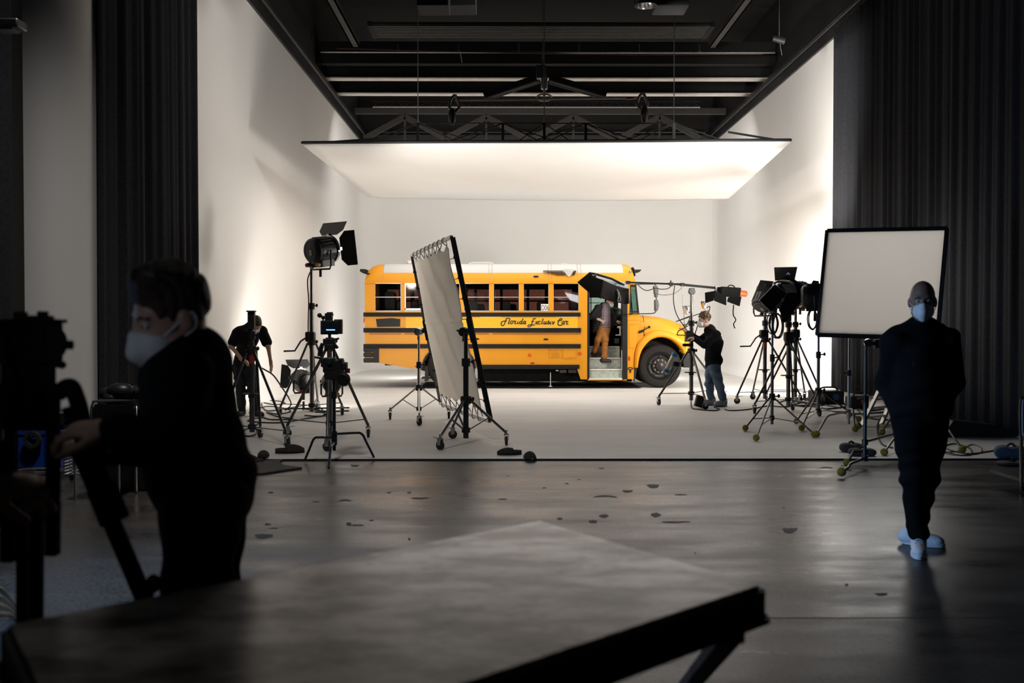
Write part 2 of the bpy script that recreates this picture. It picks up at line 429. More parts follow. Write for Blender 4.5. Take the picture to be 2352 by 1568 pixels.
# black upper walls above the white ones
mb = MB(); mb.box2((XL - .3, 10, HT), (XL - .12, D + 2.4, 9.6)); struct(mb.build('wall_left', m_blackpaint))
mb = MB(); mb.box2((XR + .12, 6, HT), (XR + .3, D + 2.4, 9.6)); struct(mb.build('wall_right', m_blackpaint))
mb = MB(); mb.box2((XL - .3, D + .2, HT - .2), (XR + .3, D + .35, 9.6)); struct(mb.build('wall_back', m_blackpaint))
# black rails that edge the tops of the white walls
for nm, x, s in (('trim_1', XL, 1), ('trim_2', XR, -1)):
    mb = MB(); mb.box2((x - s * .12, 6.5, HT - .02), (x + s * .05, D - .1, HT + .20)); mb.box2((x + s * .02, 6.5, HT + .22), (x + s * .16, D - .1, HT + .30))
    mb.tube([(x + s * .19, 6.5, HT + .12), (x + s * .19, D - .2, HT + .12)], .022)
    struct(mb.build(nm, m_black))
mb = MB(); mb.box2((XL, D - .05, HT - .02), (XR, D + .14, HT + .2)); mb.tube([(XL + .3, D - .1, HT + .28), (XR - .3, D - .1, HT + .28)], .03); struct(mb.build('trim_3', m_black))

# ------------------------------------------------------------------ curtains
def curtain(name, x, y0, y1, z0, z1, seed, label, amp=0.05, steps=14, grp=None, thin=False):
    rnd = random.Random(seed); L = abs(y1 - y0); k = max(6, int(L * 5.2)); n = int(L * 34)
    ph = [rnd.uniform(0, 6.28) for _ in range(4)]; fr = [rnd.uniform(.8, 1.25) for _ in range(4)]
    def fn(u, v):
        y = y0 + (y1 - y0) * u; s = u * L; g = 1 - 0.25 * v
        w = math.sin(2 * PI * s / .30 * fr[0] + ph[0] + 1.1 * math.sin(s * 1.7 + ph[1])) + 0.55 * math.sin(2 * PI * s / .17 * fr[1] + ph[2] + .5 * v) + .4 * math.sin(2 * PI * s / .9 + ph[3] + v * .6)
        e = min(1, .3 + s / 1.0) if thin else 1
        return V((x + (.10 * e if thin else 0) + amp * e * .62 * w * (0.75 + .25 * g), y + .02 * math.sin(3 * v + ph[1] + s), z0 + (z1 - z0) * v + (0.02 * math.sin(s * 2.1 + ph[2]) if v == 0 else 0)))
    mb = MB(); mb.grid(fn, n, steps)
    o = mb.build(name, m_velvet, solid=0.012, sharp=80)
    tag(o, label, 'curtain', grp); return o
curtain('stage_curtain', XL + .02, 11.3, 14.6, .06, HT + .3, 1, 'tall black curtain hung between the bare grey wall strip and the bright white wall', thin=True)
curtain('stage_curtain', XL - .15, 4.2, 9.75, .06, HT + .3, 2, 'black curtain at the very edge of the picture beside the bare grey wall strip')
curtain('stage_curtain', XR - .20, 14.5, 19.75, .20, HT - .02, 3, 'black curtain behind the grey reflector board, its hem off the floor', amp=.032)
curtain('stage_curtain', XR - .24, 7.0, 14.45, .12, HT - .02, 4, 'long black curtain to the right behind the bald man, hem near the blue sandbag', amp=.034)

# ------------------------------------------------------------------ things under the ceiling
def beam(name, y, z, label, x0=XL - .1, x1=XR + .1, h=.62, gap=None):
    t = thing(name, label, 'beam', (0, y, z))
    mb = MB(); mb.box2((x0, y + .1, z + .02), (x1, y + .16, z + h)); mb.build('web', m_blackpaint, t)
    mb = MB(); mb.box2((x0, y, z - .0), (x1, y + .3, z + .03)); mb.build('lower_flange', m_beam, t)  # paler than the web: bounce light from below put into the colour
    mb = MB(); mb.box2((x0, y, z + h), (x1, y + .3, z + h + .03)); mb.build('upper_flange', m_blackpaint, t)
    return t
def yat(py, z): return F(1163, py, z).y
zb = 7.75
beam('ceiling_beam', yat(180, zb) - .0, zb, 'grey undersided steel beam across the ceiling, just in front of the second one')
beam('ceiling_beam', yat(215, zb), zb, 'grey undersided steel beam across the ceiling, farther back behind the hoist triangle')
y = yat(146, 8.0); mb = MB(); mb.box2((XL - .1, y, 8.0), (XR + .1, y + .25, 8.55)); lone(mb, 'ceiling_girder', m_blackpaint, 'broad plain black girder across the ceiling under the cable tray', 'beam')
y = yat(120, 8.0); t = thing('cable_tray', 'thin pipe with red cables running across the ceiling', 'pipe', (0, y, 8.0))
mb = MB(); mb.tube([(XL + .2, y, 8.0), (XR - .2, y, 8.0)], .022); mb.build('pipe', m_steel, t)
mb = MB(); mb.tube(catmull([(XL + .6, y - .1, 8.06), (-1, y - .03, 8.0), (1, y - .03, 7.97), (3, y - .05, 7.94), (XR - .5, y - .02, 7.96)]), .012, 6); mb.build('cable', pm('dark_red_cable', (.10, .02, .018), .5), t)
for i in range(6):
    x = -2.6 + i * 1.45; mb = MB(); mb.tube([(x, y, 7.98), (x, y, 8.2)], .008, 6); mb.box((x, y, 8.02), (.05, .05, .03)); mb.build('hanger', m_steel, t)
# slatted radiant panel
y0, y1 = yat(58, 8.0), yat(86, 8.0); xa = W(862, 86, y1).x; xb = W(1618, 86, y1).x
t = thing('radiant_heater', 'long dark ribbed heating panel under the ceiling', 'heater', ((xa + xb) / 2, (y0 + y1) / 2, 8.0))
mb = MB(); mb.box2((xa, y0, 8.03), (xb, y1, 8.07)); mb.build('back_plate', m_blackpaint, t)
mb = MB()
for i in range(8):
    yy = y0 + (y1 - y0) * (i + .5) / 8; mb.box2((xa, yy - .035, 7.98), (xb, yy + .035, 8.025))
mb.build('slat', pm('heater_slats', (.045, .042, .040), .7), t)
for x in (xa, xb): mb = MB(); mb.box2((x - .05, y0 - .03, 7.97), (x + .05, y1 + .03, 8.08)); mb.build('end_cap', m_blackpaint, t)
# two rails running away under the ceiling
for px, py0, py1, lb in ((0, 0, 0, 'dark channel rail running away under the ceiling above the left wall'), (1, 0, 0, 'dark channel rail running away under the ceiling, on the side of the reflector board')):
    x = -3.6 if px == 0 else 4.95
    mb = MB(); mb.box2((x - .09, 9, 8.1), (x + .09, 24, 8.13)); mb.box2((x - .09, 9, 8.1), (x - .06, 24, 8.22)); mb.box2((x + .06, 9, 8.1), (x + .09, 24, 8.22))
    lone(mb, 'ceiling_rail', pm('rail_paint', (.05, .045, .04), .6), lb, 'rail')
# high bay lamp and boxes at the top edge
c = W(1483, -2, 14.6)
t = thing('high_bay_lamp', 'round high bay ceiling lamp with a shiny metal reflector', 'lamp', tuple(c))
mb = MB(); mb.lathe([(.05, .16), (.10, .14), (.15, .04), (.165, -.04), (.16, -.10), (.152, -.10), (.15, -.03), (.09, .10), (.0, .12)], c, (0, 0, 1), 32); mb.build('reflector', m_chrome, t)
mb = MB(); mb.cyl(c + V((0, 0, .14)), c + V((0, 0, .36)), .08, .06, 20); mb.build('housing', m_dsteel, t)
mb = MB(); mb.tube([c + V((0, 0, .36)), (c.x, c.y, 9.6)], .012); mb.build('rod', m_dsteel, t)
for a, b, yy, lb in ((957, 1030, 14.5, 'small dark box hanging at the top edge, beside a larger duct'), (1016, 1093, 15.2, 'grey dark duct box under the ceiling at the top edge'), (1508, 1584, 15.2, 'dark duct box under the ceiling next to the round lamp')):
    p = W(a, 12, yy); q = W(b, 12, yy)
    mb = MB(); mb.box2((p.x, yy, p.z), (q.x, yy + .5, p.z + .4)); lone(mb, 'ceiling_duct', pm('duct_paint', (.010, .010, .011), .8, spec=.2), lb, 'duct', bevel=.01)
    mb2 = MB()
# wall floodlight at the top corner
p = W(22, 58, 7.4); t = thing('wall_floodlight', 'dark grey flood lamp box on the wall at the top corner', 'lamp', tuple(p))
mb = MB(); mb.box(p, (.19, .16, .065)); mb.build('housing', m_dsteel, t, bevel=.012)
mb = MB(); mb.box(p + V((-.015, 0, -.04)), (.13, .12, .012)); mb.build('diffuser', pm('dim_glass', (.3, .3, .3), .3), t)
mb = MB(); mb.tube([p + V((-.05, .02, 0)), p + V((-.6, .02, .02))], .015); mb.build('bracket', m_dsteel, t)

# ------------------------------------------------------------------ overhead bounce panel
n1, n2 = W(694, 331, 18.0), W(1816, 325, 18.0)
f1, f2 = W(847, 453, 24.5), W(1672, 457, 24.5)
zr = (n1.z + n2.z) / 2
t = thing('overhead_bounce_panel', 'huge white cloth bounce panel hanging flat over the school bus', 'bounce panel', ((n1.x + f2.x) / 2, 21.2, n1.z))
cm = pm('white_bounce_cloth', (.86, .86, .85), .9, var=.015, scale=1)
def pan(u, v):
    a = n1.lerp(n2, u); b = f1.lerp(f2, u); p = a.lerp(b, v); p.z -= .10 * math.sin(PI * u) * math.sin(PI * min(1, v)) ** .7 + .05 * math.sin(PI * u) * v; return p
mb = MB(); mb.grid(pan, 40, 28); mb.build('cloth', cm, t, solid=.02, sharp=80)
mb = MB(); mb.tube([n1 + V((0, 0, .03)), n2 + V((0, 0, .03))], .028); mb.tube([f1 + V((0, 0, .04)), f2 + V((0, 0, .04))], .028); mb.tube([n1 + V((0, 0, .03)), f1 + V((0, 0, .04))], .025); mb.tube([n2 + V((0, 0, .03)), f2 + V((0, 0, .04))], .025); mb.build('frame', m_black, t)
TR_Y = 19.0
xs = [W(px, 300, TR_Y).x for px in (960, 1155, 1250, 1345, 1548)]; zt = W(1250, 283, TR_Y).z; zl = n1.z + .12
for x in xs: mb = MB(); mb.bar((x, TR_Y, zl), (x, TR_Y, zt), .05, .05); mb.build('post', m_black, t)
mb = MB(); mb.tube([(xs[0], TR_Y, zt), (xs[-1], TR_Y, zt)], .012, 6); mb.build('top_wire', m_dsteel, t)
for i, x in enumerate(xs):
    for s in (-1, 1):
        for e in (.95, 1.35):
            if i == 2 and e > 1: continue
            x2 = x + s * e * (1.0 if i != 2 else .7)
            mb = MB(); mb.tube([(x, TR_Y, zt), (x2, TR_Y, zl)], .011, 6); mb.build('stay_wire', m_dsteel, t)
for a, b in (((W(870, 318, 18.3)), W(722, 329, 18.1)), ((W(1672, 303, 18.3)), W(1800, 324, 18.1))):
    mb = MB(); mb.tube([a, b], .02); mb.build('guy_rope', m_black, t)
mb = MB(); mb.bar((xs[0] - 1.0, TR_Y, zl), (xs[-1] + .9, TR_Y, zl), .07, .07); mb.build('lower_chord', m_dsteel, t)
for x in (xs[0], xs[2], xs[-1]): mb = MB(); mb.tube([(x, TR_Y, zt), (x, TR_Y, 9.6)], .009, 6); mb.build('hoist_chain', m_dsteel, t)
# roof truss of the hall: black chevrons
yt = 29.5; ztop = W(1250, 262, yt).z; t = thing('roof_truss', 'dark zigzag roof truss of the hall seen above the white panel', 'truss', (0, yt, ztop))
m_tr = pm('truss_paint', (.022, .019, .017), .85, var=.15)
mb = MB(); mb.box2((XL + .2, yt - .1, ztop), (XR - .2, yt + .1, ztop + .16)); mb.build('top_chord', m_tr, t)
for px in (930, 1117, 1317, 1515):
    a = W(px, 268, yt); 
    for s in (-1, 1): b = W(px + s * 93, 318, yt); mb = MB(); mb.bar(a, b, .1, .16, up=(0, 0, 1)); mb.build('brace', m_tr, t)
    mb = MB(); mb.bar(a, (a.x, yt, a.z - 1.0), .06, .06); mb.build('post', m_tr, t)
# slim lattice lighting truss
yl = 27.2; za, zb2 = W(1250, 232, yl).z, W(1250, 246, yl).z; x0, x1 = W(856, 240, yl).x, W(1608, 240, yl).x
t = thing('lattice_truss', 'slim black lattice truss with a pale lower tube under the ceiling', 'truss', ((x0 + x1) / 2, yl, zb2))
for zz, mm in ((za, m_blackpaint), (zb2, pm('dim_tube', (.16, .15, .14), .5))): mb = MB(); mb.tube([(x0, yl, zz), (x1, yl, zz)], .02); mb.build('tube', mm, t)
k = 42; mb = MB(); mb.tube([(x0 + (x1 - x0) * i / k, yl, za if i % 2 else zb2) for i in range(k + 1)], .009, 5); mb.build('lattice', m_blackpaint, t)
# spreader triangle with its chain hoists
yh = 23.0; P = lambda px, py: W(px, py, yh)
m_sp = pm('spreader_tube', (.34, .32, .29), .55, .3)
t = thing('hoist_spreader', 'triangular steel spreader bar hanging from the middle chain hoist', 'spreader', tuple(P(1250, 228)))
mb = MB(); mb.tube([P(1045, 230), P(1467, 225)], .028); mb.build('bar', m_sp, t)
for a, b in (((1240, 185), (1112, 228)), ((1262, 186), (1395, 225))):
    mb = MB(); mb.tube([P(*a), P(*b)], .028); mb.build('brace', m_sp, t)
    q0, q1 = P(*a) + V((0, .3, .12)), P(*b) + V((0, .3, .12)); mb = MB(); mb.bar(q0, q1, .12, .2); mb.build('rear_brace', m_blackpaint, t)
mb = MB(); mb.tube([P(1250 + 17 * math.cos(a), 224 + 5 * math.sin(a)) + V((0, .12 * math.sin(a), 0)) for a in [2 * PI * i / 20 for i in range(20)]], .022, closed=True); mb.build('ring', pm('ring_metal', (.5, .42, .33), .4, .6), t)
for px in (1062, 1446): q = P(px, 226); mb = MB(); mb.box(q, (.17, .06, .045)); mb.build('tag', pm('red_tag', (.16, .012, .015), .5), t)
def hoist(px, py, label, main=False):
    c = P(px, py); t = thing('chain_hoist', label, 'chain hoist', tuple(c))
    if main:
        mb = MB(); mb.box(c + V((-.05, 0, .12)), (.24, .22, .30)); mb.build('motor', pm('hoist_motor', (.06, .07, .09), .35, .5), t, bevel=.03)
        mb = MB(); mb.box(c + V((.02, -.02, -.14)), (.15, .18, .27)); mb.build('chain_bag', pm('hoist_cover', (.30, .30, .29), .3, .5), t, bevel=.03)
        mb = MB(); mb.tube([c + V((-.01, 0, .25)), c + V((-.01, 0, .52))], .028); mb.tube([c + V((-.01, 0, .5)), (c.x - .01, c.y, 9.6)], .01, 6); mb.build('hook', m_chrome, t)
        mb = MB(); mb.tube([c + V((.02, 0, -.27)), c + V((.02, 0, -1.2))], .014, 6); mb.build('chain', m_chrome, t)
        mb = MB(); mb.tube([c + V((.02, 0, -.27)), c + V((.02, 0, -.45))], .03, 8); mb.build('lower_hook', pm('pale_hook', (.55, .5, .44), .4, .4), t)
    else:
        mb = MB(); mb.tube(catmull([c + V((.03, 0, .30)), c + V((-.06, 0, .2)), c + V((-.10, 0, .02)), c + V((.02, -.03, -.08)), c + V((.12, 0, .0)), c + V((.10, 0, .15)), c + V((.03, 0, .3))]), .035); mb.build('chain', m_dsteel, t)
        s = 1 if px > 1250 else -.6
        mb = MB(); mb.ball(c + V((s * .06, -.02, -.2)), (.09, .09, .2), 16, 10); mb.build('chain_bag', pm('dark_bag', (.012, .012, .012), .35), t)
hoist(1248, 178, 'middle chain hoist with a grey chain bag above the spreader triangle', True)
hoist(1042, 248, 'black bagged chain hoist hanging at the end of the spreader bar nearer the left wall')
hoist(1474, 243, 'black bagged chain hoist hanging at the end of the spreader bar nearer the right wall')
q = W(1059, 133, 22.6); mb = MB(); mb.bar(q + V((-.02, 0, .14)), q + V((.02, 0, -.1)), .035, .02); lone(mb, 'tape_strip', pm('pale_tape', (.75, .65, .5), .6), 'short pale tape strip hanging from the ceiling pipe', 'tape')
# small stage lamp on its rail near the right wall
c = W(1790, 90, 19); t = thing('stage_lamp', 'small black stage lamp hanging under the ceiling by the curtain', 'lamp', tuple(c))
mb = MB(); mb.cyl(c + V((-.12, 0, .02)), c + V((.1, 0, -.03)), .05, .07, 14); mb.build('housing', m_dsteel, t)
mb = MB(); mb.tube([c + V((0, 0, .05)), c + V((0, 0, .35)), (c.x, c.y, 9.6)], .014); mb.tube([c + V((0, 0, .0)), c + V((.05, 0, -.3))], .008); mb.build('bracket', m_dsteel, t)
# ------------------------------------------------------------------ school bus
m_yel = pm('school_bus_yellow', (0.70, 0.285, 0.010), 0.42, var=0.05, scale=1.2, spec=.35)
m_yel2 = pm('bright_yellow_sign', (0.80, 0.43, 0.014), 0.42, var=0.03, scale=1.2, spec=.35)
m_white = pm('white_roof_paint', (0.47, 0.46, 0.44), 0.6, spec=.3, var=0.03, scale=2)
m_rail = pm('black_rub_rail', (0.010, 0.0095, 0.009), 0.5, spec=.3, var=0.15)
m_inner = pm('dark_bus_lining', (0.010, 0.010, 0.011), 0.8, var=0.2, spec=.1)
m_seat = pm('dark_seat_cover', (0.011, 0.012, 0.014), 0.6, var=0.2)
m_paint = pm('black_lettering', (0.022, 0.010, 0.006), 0.5)
g_near = glass('window_glass', (0.80, 0.78, 0.77)); g_far = glass('brown_tinted_glass', (0.52, 0.33, 0.285)); g_teal = glass('greenish_glass', (0.66, 0.80, 0.75))
m_orange = pm('orange_reflector', (0.62, 0.10, 0.012), 0.3); m_red = pm('red_lamp_lens', (0.42, 0.03, 0.012), 0.3)
m_step = pm('worn_pale_step', (0.40, 0.44, 0.39), 0.6, var=0.22, scale=14); m_nose = pm('step_nosing', (0.72, 0.68, 0.58), 0.5, var=0.12)
YB = 22.55; YF = YB + 2.36
bx = lambda px: W(px, 741, YB).x
bz = lambda py: W(1163, py, YB).z
PX = (bx(1200) - bx(1100)) / 100
o2 = lambda pts: [(bx(a), bz(b)) for a, b in pts]
bus = thing('school_bus', 'yellow and white school bus standing inside the white studio cove', 'bus', (bx(1150), YB + 1.18, CZ))
def arc(cx, cy, rx, ry, a0, a1, n=18): return [(cx + rx * math.cos(math.radians(a0 + (a1 - a0) * i / n)), cy - ry * math.sin(math.radians(a0 + (a1 - a0) * i / n))) for i in range(n + 1)]
def P_(name, pts, y0, y1, mat, par=None, bevel=0.0, px=True):
    mb = MB(); mb.prism(o2(pts) if px else pts, y0, y1); return mb.build(name, mat, par or bus, bevel=bevel)
def R_(name, a, b, c, d, y0, y1, mat, par=None, bevel=0.0):   # pixel rectangle x a..c, y b..d
    mb = MB(); mb.box2((bx(a), y0, bz(b)), (bx(c), y1, bz(d))); return mb.build(name, mat, par or bus, bevel=bevel)
wins = [(861.5, 921), (930, 989), (998, 1056), (1066, 1124), (1134, 1192), (1202.5, 1260), (1271, 1329)]
TH = .05
low = [(838, 714), (838, 832), (871, 833), (945, 846), (967, 846)] + arc(1031, 846, 63, 56, 180, 0, 20) + [(1095, 840), (1326, 840), (1326, 848), (1334, 871), (1349, 871), (1349, 714)]
for y0, y1, far in ((YB, YB + TH, 0), (YF - TH, YF, 1)):
    mb = MB(); mb.prism(o2(low), y0, y1); mb.build('side_panel', m_yel, bus)
    hd = MB(); e0 = 0 if far else .006; hd.box2((bx(838), y0 + e0, bz(642)), (bx(1458), y1, bz(649)))
    edges = [838] + [e for w in wins for e in w] + [1349]
    for i in range(0, len(edges), 2): hd.box2((bx(edges[i]), y0, bz(649)), (bx(edges[i + 1]), y1, bz(714)))
    if far: hd.box2((bx(1349), y0, bz(720)), (bx(1460), y1, bz(871))); hd.box2((bx(1434), y0, bz(649)), (bx(1446), y1, bz(720)))
    else: hd.box2((bx(1349), y0, bz(649)), (bx(1460), y1, bz(661)))
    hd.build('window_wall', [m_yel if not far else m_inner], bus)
# rear wall, floor, lining
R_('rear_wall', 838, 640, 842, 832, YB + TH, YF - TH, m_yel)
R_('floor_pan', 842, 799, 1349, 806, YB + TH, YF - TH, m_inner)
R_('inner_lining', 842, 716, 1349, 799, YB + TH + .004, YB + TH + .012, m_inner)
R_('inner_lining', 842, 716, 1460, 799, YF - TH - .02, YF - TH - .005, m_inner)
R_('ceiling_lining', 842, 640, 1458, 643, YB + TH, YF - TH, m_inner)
# roof: cross-section swept along the bus with rounded end caps
sec = [(0, 648), (0, 641), (.02, 633), (.05, 626), (.10, 619), (.17, 612.5), (.27, 607.5), (.42, 604), (.65, 602.3), (1.18, 601.4)]
zb0 = bz(648)
def roofsweep(xs, i0, i1):                           # xs: (px, scale, narrow)
    mb = MB(); full = sec + [(2.36 - y, p) for y, p in sec[-2::-1]]
    n = len(full); sel = [k for k in range(n - 1) if i0 <= min(k, n - 2 - k) < i1]
    vs = []
    for px, s, nr in xs:
        for y, p in full: vs.append(V((bx(px), YB + 1.18 + (y - 1.18) * nr, zb0 + (bz(p) - zb0) * s)))
    mb._add(vs, [(i * n + k, (i + 1) * n + k, (i + 1) * n + k + 1, i * n + k + 1) for i in range(len(xs) - 1) for k in sel])
    return mb
st = [(880, 1, 1), (960, 1, 1), (1126, 1, 1), (1259, 1, 1), (1327, 1, 1), (1432, 1, 1)]
roofsweep(st, 3, 99).build('roof', m_white, bus, sharp=60)
roofsweep(st, 0, 3).build('roof_side', m_yel, bus, sharp=60)
rear = [(838, .05, .985), (839, .45, .99), (843, .70, .995), (851, .87, 1), (863, .965, 1), (880, 1.004, 1.001)]
front = [(1432, 1.006, 1.002), (1440, .99, 1.002), (1448, .93, 1), (1454, .80, .995), (1457, .6, .99), (1459, .3, .985), (1460, .02, .98)]
for nm, ss in (('rear_roof_cap', rear), ('front_roof_cap', front)): roofsweep(ss, 0, 99).build(nm, m_yel, bus, sharp=60)
for px in (880, 1123, 1130, 1259, 1267, 1327, 1335):   # riveted roof seams, duller than the roof paint
    mb = MB(); pts = [V((bx(px), YB + y - .004, bz(p) + .003)) for y, p in sec[1:9]]; mb.tube(pts, .0035, 5); mb.build('roof_seam', pm('roof_seam_tone', (.35, .30, .25), .6), bus)
R_('gutter', 838, 647.5, 1447, 650, YB - .03, YB + .01, m_yel)
# windows
for k, (a, b) in enumerate(wins):
    for y0, gl, nm in ((YB + .008, g_near, 'window'), (YF - .04, g_far, 'window')):
        mb = MB(); w = .8
        mb.box2((bx(a), y0 - .012, bz(648.5)), (bx(b), y0 + .03, bz(651.5)))
        mb.box2((bx(a), y0 - .012, bz(713.2)), (bx(b), y0 + .03, bz(714.3)))
        mb.box2((bx(a), y0 - .012, bz(648)), (bx(a + .55), y0 + .03, bz(714))); mb.box2((bx(b - .55), y0 - .012, bz(648)), (bx(b), y0 + .03, bz(714)))
        mb.box2((bx(a), y0 - .014, bz(681.6)), (bx(b), y0 + .03, bz(682.8)))
        if k == 1 and gl is g_near: mb.box2((bx(a), y0 - .016, bz(708)), (bx(b), y0 + .03, bz(712))); mb.box2((bx(a), y0 - .016, bz(650)), (bx(a + 2.2), y0 + .03, bz(713)))
        f = mb.build(nm, m_alu if gl is g_near else m_inner, bus)
        R_('pane', a + w, 651, b - w, 713.4, y0 + .012, y0 + .016, gl, f)
# pillars, cross bars and seats inside
mb = MB()
for px in (893, 961, 1082, 1147, 1214, 1330): mb.box2((bx(px), YF - .14, bz(651)), (bx(px + 7), YF - .06, bz(716)))
mb.box2((bx(842), YF - .13, bz(640)), (bx(1349), YF - .06, bz(657))); mb.box2((bx(842), YF - .12, bz(684)), (bx(1349), YF - .07, bz(688)))
mb.build('inner_pillar', m_inner, bus)
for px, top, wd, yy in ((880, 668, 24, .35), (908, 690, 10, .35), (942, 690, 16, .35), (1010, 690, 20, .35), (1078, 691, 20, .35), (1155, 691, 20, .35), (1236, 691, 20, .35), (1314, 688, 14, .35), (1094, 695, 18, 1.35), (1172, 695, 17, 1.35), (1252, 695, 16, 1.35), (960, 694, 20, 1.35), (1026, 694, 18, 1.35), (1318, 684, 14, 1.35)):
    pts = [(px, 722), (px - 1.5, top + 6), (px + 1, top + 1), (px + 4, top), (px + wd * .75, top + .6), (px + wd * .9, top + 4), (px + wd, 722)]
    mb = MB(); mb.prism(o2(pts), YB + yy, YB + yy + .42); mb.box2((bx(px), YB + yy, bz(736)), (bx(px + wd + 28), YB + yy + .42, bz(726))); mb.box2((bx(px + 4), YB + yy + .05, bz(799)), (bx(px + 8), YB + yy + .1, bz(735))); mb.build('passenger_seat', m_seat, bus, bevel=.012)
# number card in the window
mb = MB(); mb.box2((bx(1242.5), YB - .012, bz(714)), (bx(1260), YB - .006, bz(698))); card = mb.build('number_card', pm('white_card', (.8, .79, .76), .6, var=.02), bus)
def text_mesh(name, body, px, py, hpx, mat, par, y, xs=1.0, shear=0.0, align='LEFT'):
    cu = bpy.data.curves.new(name, 'FONT'); cu.body = body; cu.size = hpx * PX * 1.38; cu.extrude = .002; cu.shear = shear; cu.align_x = align
    tmp = bpy.data.objects.new(name, cu); COL.objects.link(tmp); dg = bpy.context.evaluated_depsgraph_get()
    me = bpy.data.meshes.new_from_object(tmp.evaluated_get(dg)); bpy.data.objects.remove(tmp); bpy.data.curves.remove(cu)
    mb = MB(); base = V((bx(px), y, bz(py)))
    mb.v = [(base.x + v.co.x * xs, base.y - v.co.z, base.z + v.co.y) for v in me.vertices]; mb.f = [list(p.vertices) for p in me.polygons]; mb.m = [0] * len(mb.f)
    bpy.data.meshes.remove(me); return mb.build(name, mat, par, sharp=30)
text_mesh('lettering', 'D06', 1242.9, 712.5, 13, m_paint, card, YB - .013, .58)
# rub rails
def rail(a, b, c, d):
    mb = MB(); h = bz(b) - bz(d)
    mb.prism([(bx(a), bz(b)), (bx(c), bz(b)), (bx(c), bz(d)), (bx(a), bz(d))], YB - .02, YB + .01)
    for k in (.12, .5, .88): z = bz(d) + h * k; mb.tube([(bx(a) - .0, YB - .022, z), (bx(c) - .012, YB - .022, z)], h * .13, 8)
    mb.box2((bx(c) - .012, YB - .045, bz(b)), (bx(c) + .012, YB + .01, bz(d)))
    mb.build('rub_rail', m_rail, bus)
for q in ((835.5, 717.5, 1332, 726.8), (835.5, 753, 1333, 763.4), (835.5, 789.8, 1332.5, 799.8), (1096, 837.3, 1329.5, 846.8)): rail(*q)
for py in (717.5, 753, 789.8): R_('rear_rub_rail', 835, py, 838.5, py + 9.6, YB - .03, YF, m_rail)
# bright sign band, lettering, louvre, painted shadow under the rail, panels
R_('sign_panel', 932, 728, 1327, 751, YB - .006, YB + .01, m_yel2)
R_('sign_edge', 932, 751.2, 1327, 752.6, YB - .010, YB + .01, pm('cream_line', (.85, .72, .45), .5))
R_('sign_edge', 1277, 727.4, 1327, 728.8, YB - .010, YB + .01, MATS['cream_line']); R_('sign_edge', 1103, 727.4, 1152, 728.6, YB - .010, YB + .01, MATS['cream_line'])
strokes = [[(390, 145), (345, 146), (302, 150), (285, 195), (275, 230), (247, 305), (218, 348), (180, 360), (150, 335), (145, 290), (168, 248), (225, 226), (322, 224)],
 [(415, 145), (378, 250), (362, 292), (372, 304), (402, 300)],
 [(465, 218), (435, 240), (426, 275), (442, 303), (468, 300), (497, 278), (502, 240), (482, 219), (465, 218)],
 [(527, 240), (541, 213), (556, 232), (603, 226)], [(577, 230), (555, 280), (562, 302), (602, 300)],
 [(655, 235), (632, 292), (640, 304), (668, 300)], [(664, 186), (662, 192)],
 [(752, 228), (712, 240), (693, 275), (702, 302), (730, 302), (757, 265)], [(802, 145), (764, 255), (752, 296), (762, 305), (788, 302)],
 [(868, 226), (828, 240), (808, 275), (815, 302), (842, 302), (870, 262)], [(886, 224), (864, 285), (866, 303), (898, 302)],
 [(1190, 156), (1145, 150), (1115, 158), (1085, 232), (1062, 312), (1032, 378), (992, 404), (956, 394), (950, 364), (978, 340), (1040, 338), (1160, 340)], [(1055, 236), (1130, 236)],
 [(1178, 236), (1196, 250), (1208, 290), (1222, 312), (1240, 308)], [(1247, 232), (1166, 312)],
 [(1326, 244), (1300, 229), (1270, 245), (1256, 285), (1272, 311), (1300, 311), (1322, 303)],
 [(1410, 150), (1372, 250), (1358, 296), (1366, 308), (1392, 306)],
 [(1445, 230), (1422, 285), (1428, 311), (1455, 308), (1485, 270), (1502, 230)], [(1502, 230), (1480, 292), (1490, 311), (1520, 306)],
 [(1530, 306), (1552, 260), (1570, 212), (1576, 250), (1590, 285), (1575, 306), (1535, 309)],
 [(1640, 238), (1618, 290), (1624, 311), (1652, 308)], [(1658, 190), (1656, 196)],
 [(1676, 238), (1692, 250), (1692, 312), (1712, 300), (1752, 230)],
 [(1832, 218), (1900, 214), (1958, 196), (1968, 168), (1940, 150), (1900, 172), (1866, 230), (1850, 290), (1858, 334), (1895, 350), (1972, 346)],
 [(2032, 230), (1990, 244), (1968, 282), (1978, 316), (2005, 314), (2034, 270)], [(2050, 226), (2030, 290), (2032, 314), (2060, 314)],
 [(2074, 250), (2090, 218), (2106, 238), (2164, 234)], [(2132, 238), (2106, 290), (2116, 316), (2162, 314)]]
def script(name, sx, sy, k, y, r, mat, par):
    mb = MB()
    for s in strokes:
        pts = [V((bx(sx + x * k), y, bz(sy + yy * k))) for x, yy in s]
        mb.tube(catmull(pts, 5) if len(pts) > 2 else pts, r, 7)
    mb.v = [(a, y + (b - y) * .3, c) for a, b, c in mb.v]
    return mb.build(name, mat, par)
script('lettering', 1140, 720, 1 / 13.067, YB - .008, .0125, m_paint, bus)
P_('vent_louvre', [(863.5, 732.5), (900, 730.3), (919.5, 732.5), (919, 749.8), (866.5, 750.5)], YB - .012, YB + .01, m_rail)
for a, b in ((848, 921), (929, 962), (1065, 1123), (1131, 1334)): R_('rail_shadow', a, 764.6, b, 768.3, YB - .004, YB + .01, pm('rail_shadow_orange', (.40, .14, .012), .5))  # brownish shadow below the rub rail, painted as a strip
info = P_('notice_frame', [(1261, 802.3), (1291, 802.3), (1291, 821.8), (1261, 821.8)], YB - .003, YB + .01, m_yel)
m_ochre = pm('ochre_print', (.50, .19, .01), .5)
mb = MB()
